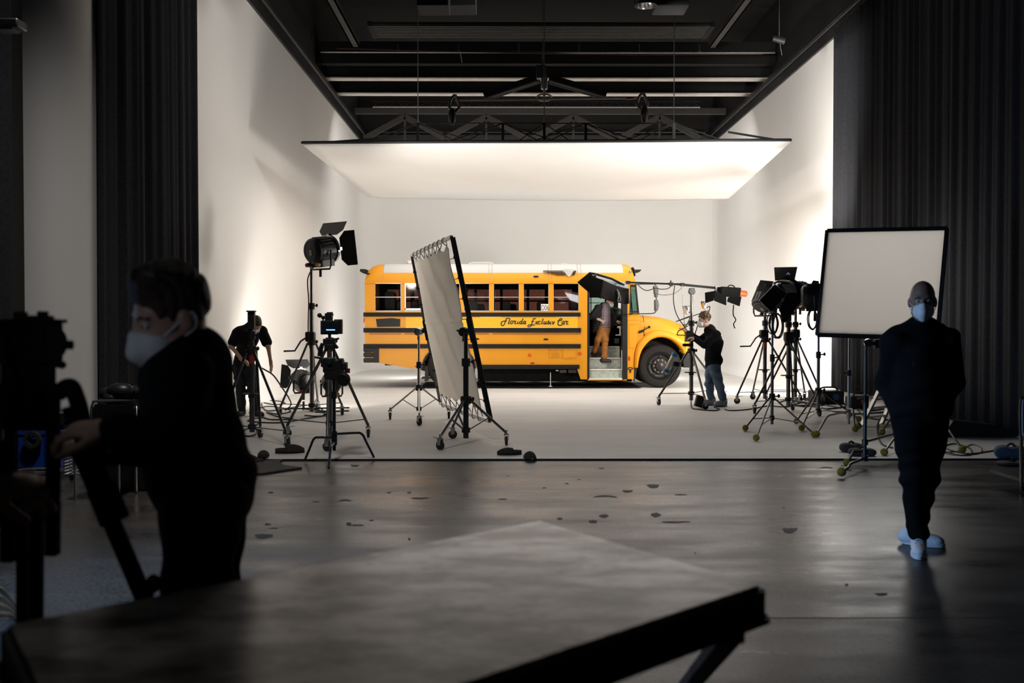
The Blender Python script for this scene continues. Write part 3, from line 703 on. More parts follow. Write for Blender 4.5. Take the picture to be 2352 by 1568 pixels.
for a, b, c, d in ((1261, 802, 1291, 802.6), (1261, 821.2, 1291, 821.8), (1261, 802, 1261.6, 821.8), (1290.4, 802, 1291, 821.8)): mb.box2((bx(a), YB - .006, bz(b)), (bx(c), YB, bz(d)))
mb.build('border', m_ochre, info)
script('lettering', 1258.6, 801.2, .0144, YB - .005, .0022, m_ochre, info)
mb = MB(); rnd = random.Random(3)
for i, (a, b) in enumerate(((1271, 1281), (1266, 1285), (1264.5, 1287), (1266, 1285.5), (1267, 1285), (1267.5, 1284))):
    x = a
    while x < b: w = rnd.uniform(1, 3); mb.box2((bx(x), YB - .0055, bz(808 + i * 2.2)), (bx(min(x + w, b)), YB, bz(809 + i * 2.2))); x += w + .6
mb.build('small_print', m_ochre, info)
mb = MB()
for a, b, c, d in ((1298, 821, 1323.5, 821.8), (1323, 802, 1323.7, 821.8), (1293, 802, 1293.4, 824), (1293, 824, 1324.5, 824.4), (1308, 821.8, 1310, 823)): mb.box2((bx(a), YB - .005, bz(b)), (bx(c), YB, bz(d)))
mb.build('hatch_outline', m_ochre, bus)
for px, py in ((1216.5, 815), (1331.5, 812)): mb = MB(); mb.lathe([(0, .02), (.034, .018), (.042, .006), (.042, 0)], (bx(px), YB, bz(py)), (0, -1, 0), 20); mb.build('round_reflector', m_orange, bus)
def oval(name, px, py, w, h, mat, y=YB, par=None): mb = MB(); mb.ball((bx(px), y, bz(py)), (w / 2 * PX, .018, h / 2 * PX), 18, 10); return mb.build(name, mat, par or bus)
for px, py, w, h, mm in ((1223, 833.3, 11, 4.5, m_red), (1254, 779, 12, 4.5, m_rail), (1095, 778.3, 12, 4.5, m_rail), (1231, 634.8, 13, 4.6, m_rail), (845, 628.5, 11, 4.5, m_rail), (957, 841, 8, 4, m_red), (836.5, 735, 4, 14, m_orange)): oval('marker_lamp', px, py, w, h, mm)
# winged shield emblem
em = P_('shield_emblem', [(1295.4, 618.5), (1305.6, 618), (1315.8, 618.5), (1315, 624), (1311.5, 631.3), (1306.4, 636.4), (1301.3, 631.3), (1296.2, 624)], YB - .03, YB + .06, m_white)
P_('inner_shield', [(1298.6, 620.2), (1305.6, 619.6), (1313, 620.2), (1312.4, 624), (1309.8, 629.6), (1306.3, 633.6), (1302.6, 629.6), (1299.2, 624)], YB - .034, YB - .02, pm('shield_grey', (.62, .60, .58), .4), em)
mb = MB(); mb.prism(o2([(1300, 621.2), (1305.6, 620.7), (1311.6, 621.2), (1311, 624), (1308.8, 629), (1306.2, 632), (1303.4, 629), (1300.6, 624)]), YB - .036, YB - .02); mb.build('shield_face', m_white, em)
mb = MB(); mb.box2((bx(1305.2), YB - .038, bz(622.5)), (bx(1306), YB - .03, bz(627.5))); mb.box2((bx(1303), YB - .038, bz(626.6)), (bx(1308.4), YB - .03, bz(627.3))); mb.build('shield_mark', MATS['shield_grey'], em)
for y, a, b in ((622.1, 1247.2, 1293), (625, 1256.2, 1293.8), (627.9, 1266.4, 1296.2), (631, 1275.8, 1298.4)):
    P_('wing_stripe', [(a + .6, y - .85), (b, y - .85), (b + .4, y + .85), (a, y + .85)], YB - .012, YB + .06, m_paint, em)
for y, a, b in ((622.3, 1317.1, 1322.6), (625, 1316.5, 1321.4), (628, 1315.3, 1320), (631.2, 1313.6, 1317.6)): P_('wing_stripe', [(a + .4, y - .8), (b, y - .8), (b - .5, y + .8), (a, y + .8)], YB - .012, YB + .06, m_paint, em)
P_('wing_stripe', [(1321.2, 621.6), (1323.4, 621.6), (1318.4, 631.8), (1316.6, 631.8)], YB - .012, YB + .06, m_paint, em)
# roof fittings
mb = MB(); mb.prism(o2([(1071, 602.5), (1074, 599), (1082, 596.6), (1122, 596.2), (1132, 598.5), (1135.5, 602.5)]), YB + .75, YB + 1.6); mb.build('roof_hatch', m_white, bus, bevel=.015)
mb = MB(); mb.ball((bx(1301), YB + 1.1, bz(602.5)), (11.5 * PX, .2, 5.6 * PX), 18, 10); mb.build('roof_vent', m_white, bus)
mb = MB(); q = V((bx(929), YB + 1.1, bz(602))); mb.cyl(q, q + V((0, 0, 4 * PX)), .058, n=20); mb.build('beacon', pm('beacon_base', (.5, .35, .22), .5), bus); mb = MB(); mb.lathe([(.055, 4 * PX), (.055, 8.5 * PX), (.045, 10 * PX), (0, 10.3 * PX)], q, (0, 0, 1), 20); mb.build('beacon_lens', pm('pale_lens', (.7, .6, .48), .35), bus)
# hooded warning lamps front and rear, chrome lamp
for a in (([(1459, 617.5), (1476.5, 616.8), (1475.5, 620), (1471, 623.5), (1459, 624.8)]), ([(838, 616.5), (825, 616), (822, 618), (823, 622), (831, 626.5), (838, 626)])):
    for y0 in (YB + .25, YB + 1.75): P_('warning_lamp_hood', a, y0, y0 + .42, m_rail, bevel=.02)
P_('front_visor', [(1455.5, 612), (1459.5, 619), (1461, 632), (1459.5, 634), (1457, 620)], YB + .1, YF - .1, m_rail)
mb = MB(); mb.lathe([(0, .05), (.025, .045), (.034, .02), (.034, 0)], (bx(1447), YB - .0, bz(624.5)), (0, -1, 0), 18); mb.build('chrome_lamp', m_chrome, bus)
# rear bumper
bp = MB()
for y0 in (797.5, 809, 821.5): bp.box2((bx(834.5), YB - .03, bz(y0)), (bx(857), YF + .03, bz(y0 + 11)))
bmp = bp.build('rear_bumper', m_rubber, bus, bevel=.03)
R_('bumper_end', 857, 799, 870.5, 832.5, YB - .02, YB + .2, m_rail)
# wheel arch trims, mudflap
def wheel(cx, rear=False):
    c = V((bx(cx), YB + .03, CZ + .495)); r = .495; yb = .30
    prof = [(.30, 0.02), (.33, -.02), (.40, -.035), (.455, -.02), (.485, .03), (r, .07), (r, .24), (.47, .29), (.3, .30)]
    mb = MB(); mb.lathe([(a, h) for a, h in prof], c, (0, 1, 0), 48); ty = mb.build('tyre', pm('tyre_rubber', (.013, .0115, .0105), .85, var=.15, scale=20, spec=.3), bus)
    mb = MB(); mb.lathe([(.305, .01), (.285, -.01), (.275, .03), (.25, .06), (.19, .07), (.175, .02), (.10, .015), (.095, -.03), (.06, -.05), (0, -.055)], c, (0, 1, 0), 40); hb = mb.build('wheel_rim', pm('rim_paint', (.02, .019, .019), .4, .3), bus)
    for i in range(10): a = 2 * PI * i / 10; mb = MB(); q = c + V((.142 * math.cos(a), .02, .142 * math.sin(a))); mb.lathe([(0, .035), (.014, .03), (.016, 0)], q, (0, -1, 0), 8); mb.build('lug_nut', pm('rusty_nut', (.45, .30, .20), .4, .6), hb)
    for i in range(5):
        a = 2 * PI * i / 5 + .3; mb = MB(); q = c + V((.225 * math.cos(a), .045, .225 * math.sin(a))); mb.ball(q, (.035, .012, .035), 12, 8); mb.build('rim_hole', m_rubber, hb)
    mb = MB(); mb.lathe([(.3, 0), (r - .03, .02), (r, .06), (r, .22), (.3, .27)], c + V((0, 2.0, 0)), (0, 1, 0), 32); mb.build('tyre', MATS['tyre_rubber'], bus)
wheel(1517); wheel(1031)
mb = MB(); mb.tube([V((bx(a), YB - .015, bz(b))) for a, b in arc(1031, 846, 61, 54, 178, 0, 20)], .022, 6); mb.build('arch_trim', m_rubber, bus)
P_('mudflap', [(976, 842), (984, 838), (984, 874), (974.5, 876.5)], YB + .05, YB + .07, m_rubber)
P_('mudflap', [(1457, 843), (1464.5, 844), (1463, 853), (1458.5, 876), (1456, 876)], YB + .04, YB + .07, m_rubber)
mb = MB(); mb.prism(o2(arc(1031, 846, 58, 52, 180, 0, 14) + [(1089, 866), (973, 866)]), YB + .45, YB + .5); mb.build('wheel_well', m_inner, bus)
# underbody
R_('chassis', 1096, 847, 1456, 878, YB + .35, YF - .3, m_inner); R_('chassis', 880, 836, 980, 840, YB + .3, YF - .3, m_inner)
R_('axle', 1020, 838, 1042, 852, YB + .4, YF - .4, m_inner)
R_('muffler', 1286, 848.5, 1303, 857, YB + .12, YB + .4, pm('rusty_grey', (.09, .07, .06), .6), bevel=.02); R_('battery_box', 1306, 848, 1326, 857, YB + .08, YB + .4, pm('brown_box', (.05, .035, .03), .6), bevel=.01); R_('under_pipe', 1277, 849, 1284, 853, YB + .1, YB + .4, m_alu, bevel=.01)
# door opening: dark jambs, steps, handrail
for a, b in ((1349.5, 1354), (1432.5, 1441)):
    R_('door_jamb', a, 661, b, 874, YB - .012, YB + .12, pm('door_rubber', (.013, .012, .0115), .5, spec=.3), bevel=.006)
R_('door_header', 1354, 661, 1433, 668, YB + .0, YB + .1, MATS['door_rubber']); R_('door_header', 1352, 655, 1445, 681, YB + .9, YB + .95, m_inner)
R_('folded_door', 1429.5, 668, 1433, 872, YB - .03, YB + .3, MATS['door_rubber'])
R_('step_panel', 1354, 796, 1433, 874, YB + .92, YB + .95, m_inner)
for i, (y0, y1, yy) in enumerate(((848, 870, .06), (823, 847, .36), (797, 823, .64))):
    R_('step_riser', 1353, y0, 1431, y1, YB + yy, YB + yy + .03, m_step)
    R_('step_tread', 1353, y0 - .3, 1431, y0 + 2.2, YB + yy - .025, YB + yy + .32, m_nose, bevel=.006)
R_('step_sill', 1353, 868, 1431, 871.5, YB - .02, YB + .08, m_nose); R_('step_skirt', 1350, 871.2, 1440, 873.5, YB - .015, YB + .06, m_yel)
sg = R_('step_sign', 1372, 802.5, 1409.5, 807, YB + .63, YB + .638, pm('sign_white', (.7, .7, .66), .5))
text_mesh('lettering', 'WATCH YOUR STEP', 1373, 806.1, 3.1, pm('grey_print', (.2, .2, .2), .5), sg, YB + .627, .93)
mb = MB(); mb.tube([(bx(1429.5), YB + .08, bz(805)), (bx(1429.5), YB + .05, bz(850))], .013); [mb.box((bx(1430.5), YB + .08, bz(k)), (.045, .03, .025)) for k in (805.5, 851.5)]; mb.build('step_handrail', m_nose, bus)
# driver's place behind the door
R_('partition', 1352, 722, 1356, 799, YB + .95, YF - .1, m_inner); R_('dash_block', 1392, 752, 1440, 797, YB + 1.0, YF - .1, m_inner, bevel=.03)
R_('engine_cover', 1352, 730, 1440, 797, YB + 1.55, YF - .1, m_inner)
mb = MB(); mb.ball((bx(1428), YB + 1.2, bz(722)), (20 * PX, .4, 18 * PX), 24, 14); mb.build('dash_cowl', pm('grey_dash', (.06, .06, .055), .45), bus)
mb = MB(); [mb.tube(catmull([(bx(1405), YB + 1.0, bz(744)), (bx(1415), YB + .9, bz(742)), (bx(1426), YB + .8, bz(746))]), .012)]; mb.build('door_lever', m_nose, bus)
P_('lever_plate', [(1423, 749), (1433, 748), (1433, 771), (1419, 771), (1419, 769), (1428, 768), (1428, 754), (1423, 753)], YB + .45, YB + .49, m_white)
R_('control_box', 1419, 778, 1430, 790, YB + .7, YB + .95, pm('grey_box', (.07, .07, .07), .5), bevel=.01)
mb = MB(); a = [V((bx(1404) + .19 * math.cos(t) * .5, YB + 1.6 + .19 * math.cos(t) * .6, bz(733) + .19 * math.sin(t))) for t in [2 * PI * i / 28 for i in range(28)]]; mb.tube(a, .014, closed=True); mb.build('steering_wheel', m_inner, bus)
R_('side_window', 1352, 662, 1434, 720, YF - .04, YF - .036, g_teal)
for a, b in ((1352, 1354), (1376, 1378), (1412, 1420), (1431, 1436)): R_('window_bar', a, 662, b, 720, YF - .08, YF - .05, m_inner)
R_('window_bar', 1352, 690, 1420, 691.5, YF - .08, YF - .05, m_inner)
# cowl post, quarter window, windscreen
R_('front_post', 1441, 661, 1446.8, 720, YB, YB + .08, m_yel)
P_('cowl_panel', [(1441, 719), (1469, 719), (1469, 748), (1463.5, 785), (1457, 812), (1456, 871), (1441, 871)], YB, YB + .5, m_yel, bevel=.01)
P_('firewall', [(1441, 719), (1469, 719), (1469, 800), (1441, 800)], YB + .5, YF, m_inner)
mb = MB()
for a in ([(1441, 735), (1469, 735), (1469, 735.5), (1441, 735.5)], [(1443, 745), (1467, 745.3), (1467, 745.9), (1443, 745.6)], [(1444, 745.5), (1444.6, 745.5), (1445, 800), (1444.4, 800)], [(1444.4, 799.5), (1456, 799.5), (1456, 800), (1444.4, 800)]): mb.prism(o2(a), YB - .002, YB + .01)
mb.build('panel_seam', pm('seam_brown', (.2, .07, .01), .6), bus)
P_('cowl_side', [(1462, 740), (1481, 740), (1481, 773), (1467, 790), (1459.5, 812), (1457, 815)], YB + .04, YB + .1, m_yel)
oval('marker_lamp', 1445.3, 823, 4.5, 12, m_red)
mb = MB(); mb.tube(catmull([V((bx(1448 + 5.2 * math.cos(t)), YB - .012, bz(846.2 - 2.6 * math.sin(t)))) for t in [2 * PI * i / 12 for i in range(12)]], 3, True), .009, 6, closed=True); mb.box((bx(1448), YB - .012, bz(852)), (.03, .03, .075)); mb.build('hood_latch', m_rail, bus)
mb = MB()
q = [(1447, 653.5), (1461, 653.5), (1467.5, 718.5), (1446, 718.5)]; qi = [(1449, 660), (1458.7, 660), (1464, 714), (1449, 714)]
for i in range(4): j = (i + 1) % 4; mb.prism(o2([q[i], q[j], qi[j], qi[i]]), YB - .01, YB + .06)
qw = mb.build('quarter_window', m_rail, bus); P_('pane', qi, YB + .02, YB + .025, g_teal, qw)
mb = MB(); mb.prism(o2([(1460, 650), (1462, 650), (1469, 719), (1466, 719)]), YB + .06, YB + .12); mb.prism(o2([(1460, 650), (1462, 650), (1469, 719), (1466, 719)]), YF - .12, YF - .04); mb.prism(o2([(1460, 650), (1462, 650), (1469, 719), (1466, 719)]), YB + 1.14, YB + 1.22); ws = mb.build('windscreen', m_rail, bus)
P_('pane', [(1460.5, 654), (1461, 654), (1467.5, 717), (1467, 717)], YB + .12, YF - .12, g_teal, ws)
mb = MB(); mb.tube([(bx(1454), YB + .5, bz(664)), (bx(1457), YB + .45, bz(712))], .012); mb.build('wiper', m_rail, bus)
# bonnet: cross-sections along its length
tops = [(1468, 722.5), (1479, 723.4), (1497, 724.4), (1520, 727), (1542, 732), (1560.5, 738.4), (1570, 742.6), (1579, 746.5), (1584, 751.7), (1586.5, 758), (1587.5, 765)]
mb = MB(); vs = []
for i, (px, py) in enumerate(tops):
    zt = bz(py); f = max(0, (px - 1545) / 45); nar = 1 - .10 * f ** 2; hw = 1.10 * nar; zl = bz([790, 777, 767, 764, 768, 775, 779, 783, 800, 800, 800][i]); dz = zt - zl
    row = [(-hw, zl), (-hw, zl + dz * .45), (-hw + .03, zt - min(.30, dz * .5)), (-hw + .09, zt - .15), (-hw + .2, zt - .06), (-hw + .4, zt - .012), (0, zt + .01)]
    row += [(-a, b) for a, b in row[-2::-1]]
    for y, z in row: vs.append(V((bx(px), YB + 1.18 + y, z)))
n = 13
mb._add(vs, [(i * n + j, (i + 1) * n + j, (i + 1) * n + j + 1, i * n + j + 1) for i in range(len(tops) - 1) for j in range(n - 1)] + [tuple(range((len(tops) - 1) * n, len(tops) * n))])
hood = mb.build('bonnet', m_yel, bus, sharp=60)
mb = MB(); mb.tube([V((bx(a), YB + .04 + b, bz(c))) for a, b, c in ((1478, .14, 723.5), (1479, .05, 729), (1480, .01, 745), (1480, -.02, 770), (1490, -.05, 783))], .007, 5); mb.build('bonnet_seam', m_rail, hood)
for px, py in ((1505, 746.5), (1516, 748), (1527, 747)): pass
mb = MB(); mb.tube([V((bx(1467), YB - .02, bz(763.5))), V((bx(1478), YB - .03, bz(758.5)))], .028); mb.tube([V((bx(1477), YB - .03, bz(759))), V((bx(1490), YB - .02, bz(751.5)))], .012); mb.ball((bx(1491), YB - .0, bz(751)), .032, 12, 8); mb.build('bonnet_latch', m_rail, hood)
# flared fender
inn = [(1465, 844), (1466.5, 832), (1468.8, 820), (1473, 808), (1479, 797), (1491.7, 783), (1505.8, 776.3), (1520, 774.6), (1536.6, 778), (1550.6, 786.5), (1560.5, 796), (1567, 806), (1570, 812)]
out = [(1456.7, 844), (1457, 826), (1458.5, 809), (1461.5, 797), (1466.5, 786.8), (1479, 771.5), (1494.5, 761.5), (1514, 757.5), (1536.6, 760.5), (1557, 767.5), (1576, 775.6), (1584, 781), (1586, 812)]
I_ = catmull([V((bx(a), 0, bz(b))) for a, b in inn], 4); O_ = catmull([V((bx(a), 0, bz(b))) for a, b in out], 4)
mb = MB(); vs = []; rows = [(0, .24), (0, .02), (.03, -.05), (.12, -.085), (.3, -.10), (.55, -.09), (.78, -.05), (.92, .0), (1.0, .05), (1.0, .16)]
for a, b in zip(I_, O_):
    for t, y in rows: p = a.lerp(b, t); vs.append(V((p.x, YB + y, p.z)))
n = len(rows); mb._add(vs, [(i * n + j, (i + 1) * n + j, (i + 1) * n + j + 1, i * n + j + 1) for i in range(len(I_) - 1) for j in range(n - 1)])
mb.build('front_fender', m_yel, bus, sharp=60)
P_('fender_back', [(1456.7, 844), (1458.5, 809), (1466.5, 786), (1479, 771), (1479, 797), (1468.8, 820), (1465, 844)], YB + .06, YB + .2, m_yel)
mb = MB(); mb.box2((bx(1468), YB + .5, bz(742)), (bx(1566), YF - .5, bz(856))); mb.build('engine_block', m_inner, bus); R_('inner_fender', 1470, 765, 1566, 812, YB + .3, YB + .5, m_inner)
P_('headlamp', [(1571.5, 787), (1585.5, 786), (1585.5, 803), (1572, 803.5)], YB - .06, YB + .02, pm('amber_lens', (.60, .13, .02), .25), bevel=.01)
P_('fender_front', [(1570, 780), (1586, 780), (1587.5, 812), (1570, 812)], YB - .04, YB + .3, m_yel, bevel=.015)
P_('grille', [(1583, 765), (1588.5, 765), (1589.5, 812), (1583, 812)], YB + .35, YF - .35, m_steel)
P_('front_bumper', [(1568, 812), (1588, 812), (1596, 816), (1596, 841), (1588, 844), (1570, 844)], YB - .0, YF + .02, m_rail, bevel=.02)
# mirrors
mb = MB(); a = [(1462, 654), (1470, 653.5), (1497, 653.5), (1501, 656), (1502, 662), (1502, 708), (1501, 716), (1497, 719.5), (1488, 720.3), (1447, 721)]
mb.tube([V((bx(p), YB - .35, bz(q))) for p, q in a], .011, 8); mb.tube([V((bx(1462), YB - .35, bz(654))), V((bx(1460), YB + .02, bz(653)))], .011); mb.tube([V((bx(1447), YB - .35, bz(721))), V((bx(1446), YB + .0, bz(721)))], .018); mir = mb.build('mirror_arm', m_rail, bus)
for pts in ([(1494.5, 657.5), (1503, 658), (1505.5, 668), (1504, 683), (1498.5, 684)], [(1497.5, 689), (1504, 688.5), (1506.8, 702), (1504, 714), (1498, 715)]):
    P_('side_mirror', pts, YB - .48, YB - .26, pm('mirror_shell', (.10, .10, .095), .5), mir, bevel=.02)
for px, py, yy in ((1576.5, 714, YB - .1), (1618, 703, YB + .9)):
    c = V((W(px, py, yy))); k = yy / YB
    mb = MB(); mb.lathe([(.088, .10), (.085, .06), (.07, 0), (.045, -.06), (.0, -.085)], c, (0, 0, 1), 24); mo = mb.build('crossview_mirror', m_chrome, bus)
    mb = MB(); mb.lathe([(.09, .10), (.096, .105), (.09, .112), (0, .115)], c, (0, 0, 1), 24); mb.build('mirror_rim', m_rail, mo)
    mb = MB(); mb.tube(catmull([c + V((.05, 0, -.04)), c + V((.14, .05, -.02)), c + V((.02, .1, -.32)), V((bx(1572), YB + .2, bz(746)))]), .011); mb.tube([c + V((.13, .05, -.1)), V((bx(1560), YB + .4, bz(738)))], .011); mb.build('mirror_bracket', m_rail, mo)
# cloth and stand under the bus
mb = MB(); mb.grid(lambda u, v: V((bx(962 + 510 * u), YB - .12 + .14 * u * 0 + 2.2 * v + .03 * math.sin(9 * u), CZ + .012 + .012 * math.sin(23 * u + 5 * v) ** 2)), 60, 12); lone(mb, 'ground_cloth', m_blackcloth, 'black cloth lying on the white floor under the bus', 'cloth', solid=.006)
c = V((bx(1265), YB + .1, CZ + .02)); t = thing('axle_stand', 'small pale stand under the middle of the bus', 'stand', tuple(c))
mb = MB(); mb.tube([c + V((0, 0, .02)), c + V((0, 0, .33))], .012); mb.build('pole', m_alu, t); mb = MB(); mb.lathe([(.055, 0), (.04, .02), (.012, .04)], c, (0, 0, 1), 16); mb.build('foot', m_alu, t)
# ------------------------------------------------------------------ stands
m_pole = pm('stand_tube', (.17, .17, .17), .28, .9, var=.08)
m_leg = pm('stand_leg_tube', (.10, .10, .10), .32, .85, var=.1)
m_felt = pm('yellow_tennis_felt', (.30, .25, .03), .95, var=.2, scale=40)
m_knob = pm('black_plastic', (.012, .012, .012), .5)
def caster(c, par, r=.055, s=1):
    mb = MB(); ax = V((math.cos(c.x * 7), math.sin(c.x * 7), 0)); q = V((c.x, c.y, CZ + r))
    mb.lathe([(.0, -.014), (r * .55, -.014), (r * .6, -.018), (r, -.014), (r, .014), (r * .6, .018), (r * .55, .014), (0, .014)], q, ax, 22); w = mb.build('caster', m_rubber, par)
    mb = MB(); up = q + V((0, 0, r + .025)); sd = V((-ax.y, ax.x, 0))
    for k in (-1, 1): mb.bar(q + ax * .024 * k, up + ax * .024 * k, .05, .006, up=ax)
    mb.box(up, (.06, .06, .02)); mb.cyl(up, up + V((0, 0, .05)), .014); mb.bar(up + sd * .02, up + sd * .10 + V((0, 0, .008)), .03, .008); mb.build('caster_fork', m_steel, par)
def stand(name, label, feet, base, top, apex, pr=.022, foot='caster', hub=.17, bt=None, mp=None, ml=None, riser=None, crank=None, grp=None, tape=None, cat='light stand', base_z=.1, lr=.013, tray=None):
    mp = mp or m_pole; ml = ml or m_leg; z0 = base_z; base = V((base.x, base.y, 0))
    t = thing(name, label, cat, (base.x, base.y, CZ), grp)
    A = lambda z: V((base.x, base.y, z))
    r2 = riser or apex + (top - apex) * .55
    mb = MB(); mb.tube([A(z0), A(min(r2, top))], pr, 14); mb.build('pole', mp, t)
    if r2 < top: mb = MB(); mb.tube([A(r2 - .05), A(top)], pr * .72, 12); mb.build('riser', mp, t)
    for z, rr, hh in ((apex, pr * 1.9, .045), (r2, pr * 1.5, .05)):
        if z >= top: continue
        mb = MB(); mb.lathe([(pr * .9, -hh), (rr, -hh), (rr * 1.06, 0), (rr, hh), (pr * .7, hh)], A(z), (0, 0, 1), 16)
        mb.tube([A(z), A(z) + V((.075, -.02, .01))], .009); mb.ball(A(z) + V((.085, -.022, .012)), (.02, .012, .028), 10, 6); mb.build('collar', m_knob, t)
    mb = MB(); mb.lathe([(pr * .9, -.03), (pr * 1.6, -.03), (pr * 1.6, .03), (pr * .9, .03)], A(hub), (0, 0, 1), 14); mb.build('brace_hub', m_knob, t)
    for f in feet:
        fz = {'caster': .15, 'ball': .045, 'flat': .0}[foot]
        e = V((f.x, f.y, CZ + fz)); d = V((f.x - base.x, f.y - base.y, 0)).normalized(); a = A(apex - .01) + d * pr * 1.9
        mb = MB(); mb.tube([a, e], lr, 10); lg = mb.build('leg', ml, t)
        if foot == 'caster': caster(e, lg)
        elif foot == 'ball': mb = MB(); mb.ball(e, .043, 16, 12); mb.build('tennis_ball', m_felt, lg)
        k = bt if bt is not None else max(.05, min(.95, (apex - hub) / max(apex - e.z, .01)))
        p = a.lerp(e, k); mb = MB(); mb.bar(A(hub) + d * pr, p, .024, .012, up=(0, 0, 1)); mb.build('brace', ml, t)
    if crank:
        z, s = crank; c = A(z); mb = MB(); mb.box(c + V((-.02 * s, 0, 0)), (.15, .14, .16)); mb.build('winch_housing', m_knob, t, bevel=.025)
        mb = MB(); mb.tube([c + V((-.09 * s, -.03, -.02)), c + V((-.16 * s, -.06, -.07)), c + V((-.25 * s, -.08, -.22)), c + V((-.42 * s, -.10, -.225))], .014); mb.build('crank_handle', m_knob, t)
    if tape: z, mm = tape; mb = MB(); mb.tube([A(z), A(z + .14)], pr * 1.06, 14); mb.build('tape_band', mm, t)
    if tray: mb = MB(); mb.box(A(tray) + V((-.02, 0, .0)), (.20, .10, .018)); mb.box(A(tray) + V((0, 0, -.025)), (.08, .07, .05)); mb.build('cable_bracket', m_knob, t, bevel=.006)
    return t
Fp = lambda px, py: F(px, py, CZ)
def ctr(px, Y): p = W(px, 800, Y); return V((p.x, Y, 0))
def zat(py, Y, px=1163): return W(px, py, Y).z
# crank-up stand in front of the bending man
b = ctr(578, 12.75); stand('crank_stand', 'tall black crank stand in front of the bending man in the black T-shirt', [Fp(660, 1028), Fp(598, 1005), Fp(505, 1006)], b, zat(718, 12.75), zat(802, 12.75), .032, mp=m_dsteel, riser=zat(770, 12.75), tape=(zat(835, 12.75), pm('red_tape', (.35, .03, .02), .5)), tray=zat(904, 12.75), lr=.017)
mb = MB(); q = b + V((0, 0, zat(740, 12.75))); mb.box(q + V((0, 0, .02)), (.085, .08, .22)); mb.box(q + V((.005, -.03, .14)), (.11, .10, .02)); mb.box(q + V((-.05, 0, -.1)), (.10, .03, .03)); lone(mb, 'camera_receiver', m_knob, 'small black box unit on top of the stand in front of the bending man', 'receiver', bevel=.008)
# lamp stand with the raised fresnel
b2 = ctr(716, 15.7); stand('crank_stand', 'lamp stand raised high that carries the fresnel lamp beside the bus', [Fp(644, 956), Fp(786, 953), Fp(730, 941)], b2, zat(618, 15.7), zat(786, 15.7), .034, riser=zat(703, 15.7), hub=.2, crank=(zat(773, 15.7), 1.0), lr=.017)
# stand of the monitor
b3 = ctr(757, 12.3); stand('roller_stand', 'steel roller stand just behind the monitor, wide casters', [Fp(846, 1004), Fp(660, 1004), Fp(752, 1036)], b3, zat(782, 12.3), zat(798, 12.3), .032, mp=m_pole, riser=zat(784, 12.3), hub=.26, lr=.019)
def cstand(name, label, base, top, legs, pr=.019, mat=None, ball=True, grp=None, base_z=.08):
    mat = mat or m_steel; base = V((base.x, base.y, 0)); t = thing(name, label, 'C-stand', (base.x, base.y, CZ), grp)
    A = lambda z: V((base.x, base.y, z))
    mb = MB(); mb.tube([A(base_z), A(top * .55)], pr, 14); mb.build('pole', mat, t); mb = MB(); mb.tube([A(top * .5), A(top)], pr * .75, 12); mb.build('riser', mat, t)
    mb = MB(); mb.lathe([(pr, -.04), (pr * 1.6, -.04), (pr * 1.6, .04), (pr, .04)], A(top * .54), (0, 0, 1), 14); mb.tube([A(top * .54), A(top * .54) + V((-.09, -.02, 0))], .008); mb.build('collar', m_knob, t)
    for f, z in legs:
        d = V((f.x - base.x, f.y - base.y, 0)); L = d.length; d.normalize(); e = V((f.x, f.y, CZ + (.04 if ball else .012)))
        k = base + d * (L * .72); kz = z + .005
        pts = [A(z) + d * .02, V((base.x + d.x * L * .45, base.y + d.y * L * .45, kz)), V((base.x + d.x * L * .64, base.y + d.y * L * .64, kz)), V((base.x + d.x * L * .72, base.y + d.y * L * .72, kz - .025)), e]
        mb = MB(); mb.tube([pts[0], pts[1], pts[2]] + catmull([pts[2], pts[3], pts[3].lerp(e, .25)], 4)[1:] + [e], .0135, 10); lg = mb.build('leg', mat, t)
        mb = MB(); mb.lathe([(pr * .95, -.03), (pr * 1.7, -.03), (pr * 1.7, .03), (pr * .95, .03)], A(z), (0, 0, 1), 14); mb.build('leg_collar', mat, lg)
        if ball: mb = MB(); mb.ball(e, .043, 16, 12); mb.build('tennis_ball', m_felt, lg)
    return t
b4 = ctr(767, 10.75)
cstand('c_stand', 'dark C-stand with bent legs that holds the small monitor', b4, zat(776, 10.75), [(F(701, 1061), .26), (F(859, 1057), .30), (F(755, 1082), .21)], mat=pm('blue_lit_steel', (.10, .12, .16), .25, .9), ball=False, base_z=.12)  # blue tint stands in for the blue light on the steel
# monitor with transmitter and battery
q = V((b4.x, b4.y, 0)); Q = lambda px, py, dy=0: W(px, py, 10.75 + dy)
t = thing('field_monitor', 'small monitor with a lit blue line on its screen, on the C-stand', 'monitor', tuple(Q(762, 768)))
a, c = Q(737, 736), Q(784, 768); mb = MB(); mb.box2((a.x, 10.72, a.z), (c.x - .03, 10.76, c.z)); mb.build('screen_body', m_knob, t, bevel=.006)
a2, c2 = Q(741, 742), Q(775, 764); mb = MB(); mb.box2((a2.x, 10.712, a2.z), (c2.x, 10.72, c2.z)); mb.build('screen', pm('dark_blue_screen', (.004, .007, .014), .6, spec=.1, emit=(.02, .06, .14), estr=.03), t)
a3, c3 = Q(751, 756.2), Q(772, 758.4); mb = MB(); rnd = random.Random(5)
x = a3.x
while x < c3.x - .003: w = rnd.uniform(.006, .012); mb.box2((x, 10.708, a3.z), (min(x + w, c3.x), 10.712, c3.z)); x += w + .002
mb.build('lit_text_line', pm('lit_blue_text', (.2, .5, .7), .4, emit=(.35, .75, 1.0), estr=1.6), t)
a, c = Q(766, 733), Q(784, 767); mb = MB(); mb.box2((a.x, 10.77, a.z), (c.x, 10.86, c.z)); mb.build('battery', m_knob, t, bevel=.008)
